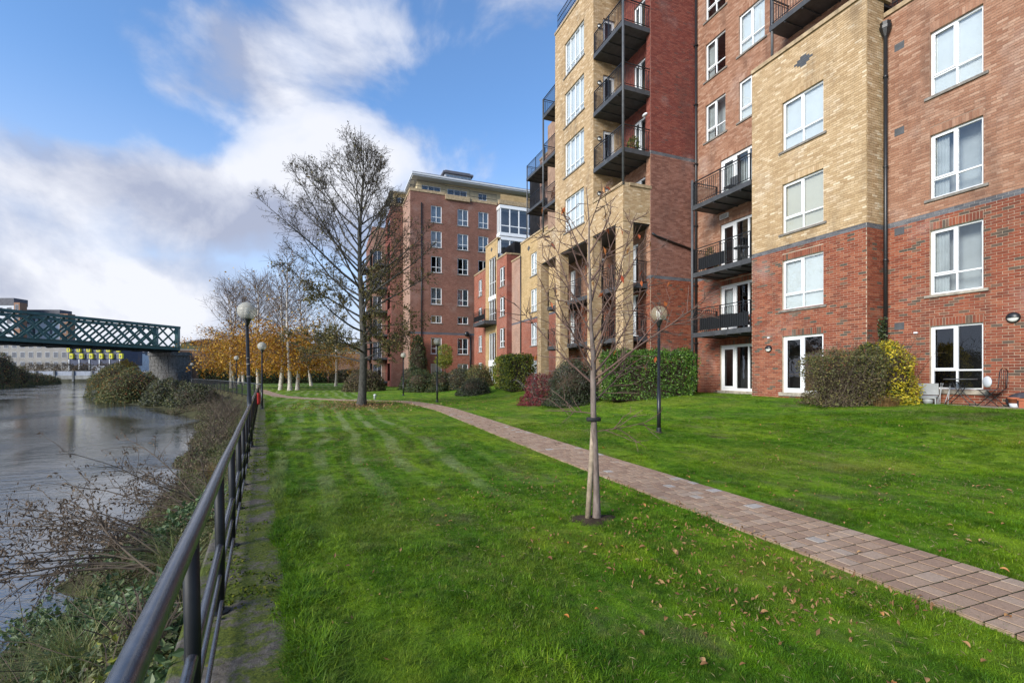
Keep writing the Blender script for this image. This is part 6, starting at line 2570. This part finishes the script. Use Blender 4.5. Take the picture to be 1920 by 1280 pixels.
# ------------------------------------------------------------------ far bank and the town beyond
SY, CY = math.sin(R(YAW)), math.cos(R(YAW))


def at(u, v, t):
    a = (u - 960) / 880
    return Vector((t * (SY + a * CY), t * (CY - a * SY), 1.65 - (v - 704) * t / 880))


def far_bank():
    P = [(-58, 60), (-66, 120), (-78, 157), (-100, 205), (-150, 285), (-420, 520), (-420, 60)]
    g = MB()
    n = len(P)
    V = [(x, y, -2.0) for x, y in P] + [(x - 3, y, 1.2) for x, y in P]
    g.add(V, [(i, i + 1, n + i + 1, n + i) for i in range(4)] + [tuple(range(n, 2 * n))])
    g.build('far_bank', M['farland'], kind='structure')
    a, b = at(-160, 717, 205), at(330, 717, 205)
    d = (b - a).normalized()
    q = Vector((-d.y, d.x, 0))
    W = thing('quay_wall', 'long pale quay wall with a grey parapet across the river below the bridge', 'wall')
    L_ = (b - a).length
    for (z0, z1, th, m, nm) in ((-1.6, .15, 0, 'quaydark', 'tide_band'), (.15, 1.7, 0.02, 'quay', 'wall_face'), (1.7, 3.6, .3, 'greyfar', 'parapet')):
        g = MB()
        o = q * th
        g.add([a + o, b + o, b + q * 1.5, a + q * 1.5], [(0, 1, 2, 3)])
        V = [Vector((p.x, p.y, z)) for z in (z0, z1) for p in (a + o, b + o, b + q * 1.5, a + q * 1.5)]
        g = MB().add(V, [(0, 1, 5, 4), (1, 2, 6, 5), (2, 3, 7, 6), (3, 0, 4, 7), (4, 5, 6, 7)])
        g.build(nm, M[m] if nm != 'parapet' else M['parapetfar'], W)
    n = 14
    for k in range(n):
        p = a + d * (L_ * (k + .5) / n) + q * -.12
        MB().box((p.x - .3, p.y - .3, -1), (p.x + .3, p.y + .3, 3.7)).build('buttress', M['quay'], W)
    g = MB()
    V = [a + q * 1.4, b + q * 1.4, b + q * 400, a + q * 400]
    g.add([Vector((p.x, p.y, 1.6)) for p in V], [(0, 1, 2, 3)])
    g.build('far_street', M['farland'], kind='structure')


far_bank()


def far_building(name, label, t, u0, u1, vtop, vbot, depth, mat, rows, cols, roof=None, vt=None, win='dark', winw=.5, winh=.55, parent=None, roofh=.6):
    """a building across the river, facing the camera; windows are built one by one"""
    k = t / 880
    c = at((u0 + u1) / 2, vbot, t)
    B = thing(name, label, 'building', c)
    B.rotation_euler = (0, 0, -R(YAW))
    w, h = (u1 - u0) * k, (vbot - vtop) * k
    MB().box((-w / 2, 0, -3), (w / 2, depth, h)).build('wall', M[mat], B)
    if roof:
        MB().box((-w / 2 - .3, -.3, h), (w / 2 + .3, depth + .3, h + roofh)).build('roof', M[roof], B)
    mf = MB()
    cw, rh = w / cols, h / rows
    fr = MB().box((-cw * winw / 2 - .12, -.10, -rh * winh / 2 - .12), (cw * winw / 2 + .12, -.01, rh * winh / 2 + .12)).mesh('window', M['whitefar'])
    pn = MB().box((-cw * winw / 2, -.13, -rh * winh / 2), (cw * winw / 2, -.104, rh * winh / 2)).mesh('pane', M['greyfar'])
    for r_ in range(rows):
        for q in range(cols):
            o = link('window', fr, B)
            o.location = (-w / 2 + cw * (q + .5), 0, rh * (r_ + .5))
            p = link('pane', pn, o)
    return B


far_building('office_block', 'grey and white office block with long window bands above the bridge at the left edge', 330, -130, 26, 572, 690, 9, 'whitefar', 6, 9, 'slate', roofh=5)
far_building('office_block', 'tan brick stair tower standing at the end of the white office block', 329, 26, 37, 567, 690, 5, 'tanfar', 7, 1)
far_building('office_block', 'lower office block with a dark slate top right of the tan tower', 345, 37, 112, 592, 690, 9, 'whitefar', 5, 7, 'slate', roofh=4.5)
far_building('office_block', 'brown end block at the right of the slate topped offices', 344, 112, 127, 588, 690, 6, 'tanfar', 5, 1)
far_building('apartment_house', 'long beige apartment house with tall windows seen beneath the bridge', 255, -90, 128, 638, 692, 14, 'beigefar', 3, 14, 'slate')
nv = far_building('apartment_house', 'dark navy apartment house with lime yellow balcony boxes beneath the bridge', 250, 128, 228, 646, 674, 14, 'navyfar', 2, 9)
kk = 250 / 880
for r_ in range(2):
    for q in range(6):
        u = 132 + q * 18.5 + r_ * 5
        m = MB().box((-.85, -1.2, -1.35), (.85, -.15, 1.35)).mesh('balcony_box', M['yellowbox'])
        o = link('balcony_box', m, nv)
        o.location = ((u - 178) * kk, 0, (674 - (655 if r_ == 0 else 667.5)) * kk)
        p = MB().box((-.3, -1.23, -.9), (.3, -1.2, .5)).build('pane', M['greyfar'], o)
for q in range(6):
    x = (130 + q * 19 - 178) * kk
    MB().box((x - .25, -.3, -5.5), (x + .25, .3, 0)).build('column', M['whitefar'], nv)
for k, (u0, u1, vt, lb) in enumerate([(229, 247, 662, 'white gabled terrace house nearest the navy apartments'), (246, 262, 665, 'middle white gabled terrace house across the river'), (261, 278, 668, 'white gabled terrace house beside the autumn bushes')]):
    t = 270 + k * 8
    k_ = t / 880
    B = far_building('terrace_house', lb, t, u0, u1, vt, 690, 10, 'whitefar', 3, 3)
    w, h = (u1 - u0) * k_, (690 - vt) * k_
    MB().add([(-w / 2, -.3, h), (w / 2, -.3, h), (w / 2, 10, h), (-w / 2, 10, h), (-w / 2, 5, h + 2.6), (w / 2, 5, h + 2.6)], [(0, 1, 5, 4), (2, 3, 4, 5), (1, 2, 5), (3, 0, 4)]).build('roof', M['slate'], B)
g_ = np.random.default_rng(91)
for k, u in enumerate((60, 92, 122, 158, 196, 222)):
    c = at(u, 694, 232)
    c.z = 1.6
    shrub('far_tree', ['leafless brown tree on the quay, farthest left under the bridge', 'leafless brown tree second along the quay', 'leafless brown tree third along the quay before the navy house', 'leafless brown tree fourth along the quay', 'leafless brown tree fifth along the quay', 'leafless brown tree at the right end of the quay'][k], 'tree', c, (11, 6, 6.5),
          [('brownbush', 1300, .45, 1.6, None), ('deadbrown', 900, .4, 1.6, None)], 'ball', 0, 60, 'dead', 1.0, 'bare trees along the far quay', 300 + k)
for k, (u, v, t, w, h) in enumerate([(-6, 722, 122, 9, 9.5), (28, 722, 132, 8, 6.0), (-45, 724, 112, 10, 10), (58, 720, 150, 9, 4.0), (85, 719, 172, 9, 3.2)]):
    c = at(u, v, t)
    c.z = -1.3
    shrub('far_bush', ['yellow brown willow bush at the left edge on the opposite bank', 'rust brown willow bush second along the opposite bank', 'tall willow at the very edge of the opposite bank', 'low scrub on the opposite bank near the quay', 'low dark scrub where the opposite bank meets the quay wall'][k], 'shrub', c, (w, w, h),
          [('olive', 3000, .30, 1.6, None), ('brownbush', 2600, .30, 1.6, None), ('rust', 500, .28, 1.6, lambda P: P[:, 2] > 1)], 'ball', 0, 50, 'dead', .9, None, 320 + k, core='soil')


# ------------------------------------------------------------------ grass, moss and fallen leaves
def lawn_mask(x, y):
    ok = (x > edge_x(y) + 0.02)
    ok &= np.abs(x - np.interp(y, PCY, PCX)) > 0.475 + 0.09 * (vnoise(x * 3, y * 3, 4) - .5)
    ok &= ~((x > 12.5) & (y > 18) & (y < 50))
    ok &= x < np.where(y < 9.4, 15.75, np.where(y < 13.7, 15.42, np.where(y < 18.1, 16.7, 40)))
    return ok


def build_grass():
    g = np.random.default_rng(33)
    tufts = []
    for s in range(5):
        V, F = blade_geo(np.random.default_rng(60 + s), 30, 0.023 + .004 * s, 0.062, 0.0040, 1.15, 2)
        me = np_mesh('grass_tuft', V, F, M['blade'])
        tufts.append(bpy.data.objects.new('grass_tuft', me))
    far_t = []
    for s in range(3):
        V, F = blade_geo(np.random.default_rng(80 + s), 24, 0.028, 0.13, 0.009, 1.2, 1)
        far_t.append(bpy.data.objects.new('grass_tuft_wide', np_mesh('grass_tuft_wide', V, F, M['blade'])))

    def pts(n, r0, r1):
        # polar wedge a little wider than the view
        r = np.sqrt(g.uniform(r0 * r0, r1 * r1, n))
        a = g.uniform(R(-58), R(58), n) + R(YAW)
        x, y = r * np.sin(a), r * np.cos(a)
        m = lawn_mask(x, y)
        x, y = x[m], y[m]
        return np.stack([x, y, ground(x, y) - path_dip(x, y) - .004], 1)
    near = np.concatenate([pts(30000, 1.2, 7), pts(46000, 7, 15)])
    wide = np.concatenate([pts(36000, 13, 30), pts(26000, 30, 62)])
    k = g.uniform(-.0, .012, len(near))
    # an uncut fringe along the concrete edge
    ye = g.uniform(0.6, 34, 5200) ** 1.0
    xe = edge_x(ye) + np.abs(g.normal(size=len(ye))) * .06 + .05
    fr = np.stack([xe, ye, ground(xe, ye) - .004], 1)

    def cloud(name, P, objs, s0, s1, label=None):
        me = bpy.data.meshes.new(name)
        me.vertices.add(len(P))
        me.vertices.foreach_set('co', np.ascontiguousarray(P, np.float32).ravel())
        o = link(name, me, kind='stuff')
        ng = bpy.data.node_groups.new(name, 'GeometryNodeTree')
        ng.interface.new_socket('Geometry', in_out='INPUT', socket_type='NodeSocketGeometry')
        ng.interface.new_socket('Geometry', in_out='OUTPUT', socket_type='NodeSocketGeometry')
        N, L = ng.nodes, ng.links
        i, out = N.new('NodeGroupInput'), N.new('NodeGroupOutput')
        gi = N.new('GeometryNodeGeometryToInstance')
        for ob in objs:
            oi = N.new('GeometryNodeObjectInfo')
            oi.inputs['Object'].default_value = ob
            oi.inputs['As Instance'].default_value = True
            L.new(oi.outputs['Geometry'], gi.inputs[0])
        ip = N.new('GeometryNodeInstanceOnPoints')
        ip.inputs['Pick Instance'].default_value = True
        L.new(i.outputs[0], ip.inputs['Points'])
        L.new(gi.outputs[0], ip.inputs['Instance'])
        rv = N.new('FunctionNodeRandomValue')
        rv.data_type = 'FLOAT_VECTOR'
        rv.inputs[0].default_value = (-.22, -.22, 0)
        rv.inputs[1].default_value = (.22, .22, 6.283)
        L.new(rv.outputs[0], ip.inputs['Rotation'])
        rs = N.new('FunctionNodeRandomValue')
        rs.data_type = 'FLOAT'
        rs.inputs[2].default_value = s0
        rs.inputs[3].default_value = s1
        rs.inputs['Seed'].default_value = 5
        ns = N.new('ShaderNodeTexNoise')
        ns.inputs['Scale'].default_value = 1.3
        ns.inputs['Detail'].default_value = 4
        mm = N.new('ShaderNodeMapRange')
        L.new(ns.outputs['Fac'], mm.inputs['Value'])
        mm.inputs['From Min'].default_value = .3
        mm.inputs['From Max'].default_value = .7
        mm.inputs['To Min'].default_value = .6
        mm.inputs['To Max'].default_value = 1.45
        mu = N.new('ShaderNodeMath')
        mu.operation = 'MULTIPLY'
        L.new(rs.outputs[1], mu.inputs[0])
        L.new(mm.outputs[0], mu.inputs[1])
        L.new(mu.outputs[0], ip.inputs['Scale'])
        L.new(ip.outputs[0], out.inputs[0])
        md = o.modifiers.new('grass', 'NODES')
        md.node_group = ng
        return o
    cloud('lawn_grass', near, tufts, .75, 1.25)
    cloud('distant_lawn_grass', wide, far_t, .8, 1.3)
    cloud('edge_grass', fr, tufts, 1.2, 2.0)
    # moss cushions on the walk
    n = 16000
    y = .6 + 16 * g.uniform(0, 1, n) ** 1.8
    q = g.uniform(-.60, -.01, n)
    x = edge_x(y) + q
    m = vnoise(x * 2.6 + 7, y * 1.9, 6) * .62 + vnoise(x * 9, y * 9, 3) * .38 + .22 * np.exp(-((q + .43) / .1) ** 2) + .1 * np.exp(-(q / .06) ** 2)
    P = np.stack([x, y, np.full(n, .004)], 1)[m > .60]
    V, F = leaf_geo(P, .022, g, 1.1, np.tile([0, 0, 1.0], (len(P), 1)), .45)
    link('moss', tri_mesh('moss', V, F, M['moss']), kind='stuff')
    # fallen leaves
    lm = []
    for s in range(5):
        gg = np.random.default_rng(s + 300)
        L_, w, c, tw = .085, .034, gg.uniform(.25, .7), gg.uniform(-.5, .5)
        V, F = [], []
        for i in range(6):
            t = i / 5
            ww = w * math.sin(PI * min(1, t * .92 + .06)) ** .8
            for j in (-1, -.5, 0, .5, 1):
                V.append((L_ * (t - .5) , ww * j * .72, abs(j) * ww * c + .010 * math.sin(t * 3.1 + tw) + .004 + tw * .012 * j * t))
        for i in range(5):
            for j in range(4):
                a = i * 5 + j
                F.append((a, a + 1, a + 6, a + 5))
        lm.append(MB().add(V, F, 0, True).mesh('fallen_leaf', LF['fallen']))
    k, tries = 0, 0
    while k < 130 and tries < 6000:
        tries += 1
        if k < 105:
            r, a = 2.2 + 7 * g.uniform() ** .8, R(YAW) + g.uniform(R(-20), R(47))
            x, y = r * math.sin(a), r * math.cos(a)
            # they drift towards the right foreground and the young tree
            if g.uniform() > .06 + .94 * float(ss(.6, 3.2, x)) * float(ss(7.5, 3.6, y)):
                continue
        else:
            x, y = g.uniform(.3, 11), g.uniform(3, 14)
        on = abs(x - np.interp(y, PCY, PCX)) < .5
        if on and g.uniform() > .12:
            continue
        if on:
            place = 'lying on the brick path'
        elif x > np.interp(y, PCY, PCX):
            place = 'in the grass between the path and the building'
        elif math.hypot(x - 2.8, y - 4.55) < .9:
            place = 'in the grass at the foot of the young tree'
        elif y < 3.4 and x > 1.6:
            place = 'in the grass of the right foreground below the path'
        elif x < 1.6:
            place = 'in the grass between the railing and the young tree'
        else:
            place = 'in the grass just left of the path'
        i = int(g.integers(5))
        kind_ = ('flat tan', 'curled brown', 'narrow rolled', 'pale upturned', 'twisted rust')[i]
        o = link('fallen_leaf', lm[i], None, kind_ + ' fallen leaf ' + place, 'leaf', kind_ + ' fallen leaves ' + place)
        o.location = (x, y, gz(x, y) + (.012 if on else .026))
        o.rotation_euler = (g.uniform(-.3, .3), g.uniform(-.3, .3), g.uniform(0, 6.28))
        o.scale = [float(g.uniform(.38, .78))] * 3
        k += 1
    n = 5200
    x, y = np.r_[g.uniform(-.2, 12, n), g.uniform(.6, 4.4, 2600)], np.r_[g.uniform(2.2, 30, n), 1.9 + np.abs(g.normal(size=2600)) * 2.4]
    n = len(x)
    c = vnoise(x * .8, y * .8, 21) * .65 + vnoise(x * 3, y * 3, 22) * .35
    tr_ = np.exp(-((x - 1.7) ** 2 + (y - 25.7) ** 2) / 9)
    m = lawn_mask(x, y) & (c + .35 * tr_ + g.uniform(-.12, .12, n) > .58)
    P = np.stack([x, y, ground(x, y) + .024], 1)[m]
    V, F = leaf_geo(P, .042, g, 2.5, np.tile([0, 0, 1.0], (len(P), 1)), .6)
    link('small_fallen_leaves', tri_mesh('small_fallen_leaves', V, F, LF['fallen_s']), kind='stuff')
    # dead clippings lying in the turf
    n = 60000
    r = np.sqrt(g.uniform(1.4 ** 2, 17 ** 2, n))
    a = g.uniform(R(-56), R(56), n) + R(YAW)
    x, y = r * np.sin(a), r * np.cos(a)
    c = vnoise(x * .9 + 3, y * .55, 41) * .6 + vnoise(x * 3.1, y * 2.2, 42) * .4
    m = lawn_mask(x, y) & (c + g.uniform(-.08, .08, n) > .56)
    x, y = x[m], y[m]
    P = np.stack([x, y, ground(x, y) + g.uniform(.008, .028, len(x))], 1)
    V, F = leaf_geo(P, .038, g, 9.0, np.tile([0, 0, 1.0], (len(P), 1)), .75)
    link('grass_clippings', tri_mesh('grass_clippings', V, F, LF['thatch']), kind='stuff')
    # litter under the bare tree
    n = 2600
    a, r = g.uniform(0, 6.28, n), np.abs(g.normal(size=n)) * 2.6
    x, y = 1.71 + r * np.cos(a) * 1.3, 25.75 + r * np.sin(a)
    m = lawn_mask(x, y)
    P = np.stack([x, y, ground(x, y) + .03], 1)[m]
    V, F = leaf_geo(P, .07, g, 1.5, np.tile([0, 0, 1.0], (len(P), 1)), .6)
    link('leaf_litter', tri_mesh('leaf_litter', V, F, LF['fallen_s']), kind='stuff')


build_grass()


# ------------------------------------------------------------------ things on the balconies
def balcony_things():
    def table(x, y, z, label):
        T = thing('balcony_table', label, 'table', (x, y, z))
        MB().lathe((0, 0, .70), [(.30, 0), (.30, .025)], 20, smooth=False).build('table_top', M['greymetal'], T)
        MB().tube([(0, 0, .03), (0, 0, .70)], .025, 8).build('stem', M['blackmetal'], T)
        MB().lathe((0, 0, 0), [(.2, 0), (.18, .03)], 16, smooth=False).build('base', M['blackmetal'], T)
    table(16.1, 14.7, 6.27, 'small round dark table on the middle recess balcony')
    table(16.1, 15.4, 3.57, 'small round dark table on the lowest recess balcony')

    def plant(x, y, z, h, key, label, seed):
        B = thing('potted_plant', label, 'plant', (x, y, z))
        MB().lathe((0, 0, 0), [(.10, 0), (.14, .24), (.15, .25), (.13, .25)], 16).build('pot', M['terracotta'], B)
        g = np.random.default_rng(seed)
        P, N = noisy_points(g, 420, 'ball', (.55, .55, h), .12)
        P[:, 2] += .22
        V, F = leaf_geo(P, .09, g, 2.0, N, .3)
        link('foliage', tri_mesh('foliage', V, F, LF[key]), B, kind='stuff')
    plant(13.5, 18.55, 12.15, .6, 'yellowgreen', 'leafy green plant on the lowest tower balcony by the dark red wall', 1)
    plant(13.1, 25.9, 12.2, .9, 'rust', 'rust leaved plant on the lowest balcony left of the tower', 2)
    plant(16.2, 14.2, 3.57, .4, 'cherry_s', 'small red flowering plant on the lowest recess balcony', 3)
    plant(16.0, 16.3, 6.27, .9, 'brownleaf', 'thin brown plant at the far end of the middle recess balcony', 4)
    w = thing('balcony_chair', 'dark slatted chair on the topmost recess balcony', 'chair', (16.15, 15.3, 9.32))
    MB().box((-.2, -.2, .42), (.2, .2, .45)).build('seat', M['greymetal'], w)
    for k in range(4):
        MB().box((.17, -.2 + k * .105, .45), (.2, -.12 + k * .105, .9)).build('slat', M['greymetal'], w)
    for x in (-.18, .18):
        for y in (-.18, .18):
            MB().bar((x, y, 0), (x, y, .42), .03).build('leg', M['blackmetal'], w)


LF['cherry_s'] = leaf_mat('red_flower', [(0, (0.05, 0.09, 0.02)), (0.5, (0.10, 0.14, 0.03)), (0.7, (0.45, 0.05, 0.03)), (1, (0.55, 0.10, 0.05))], 0.5)
balcony_things()
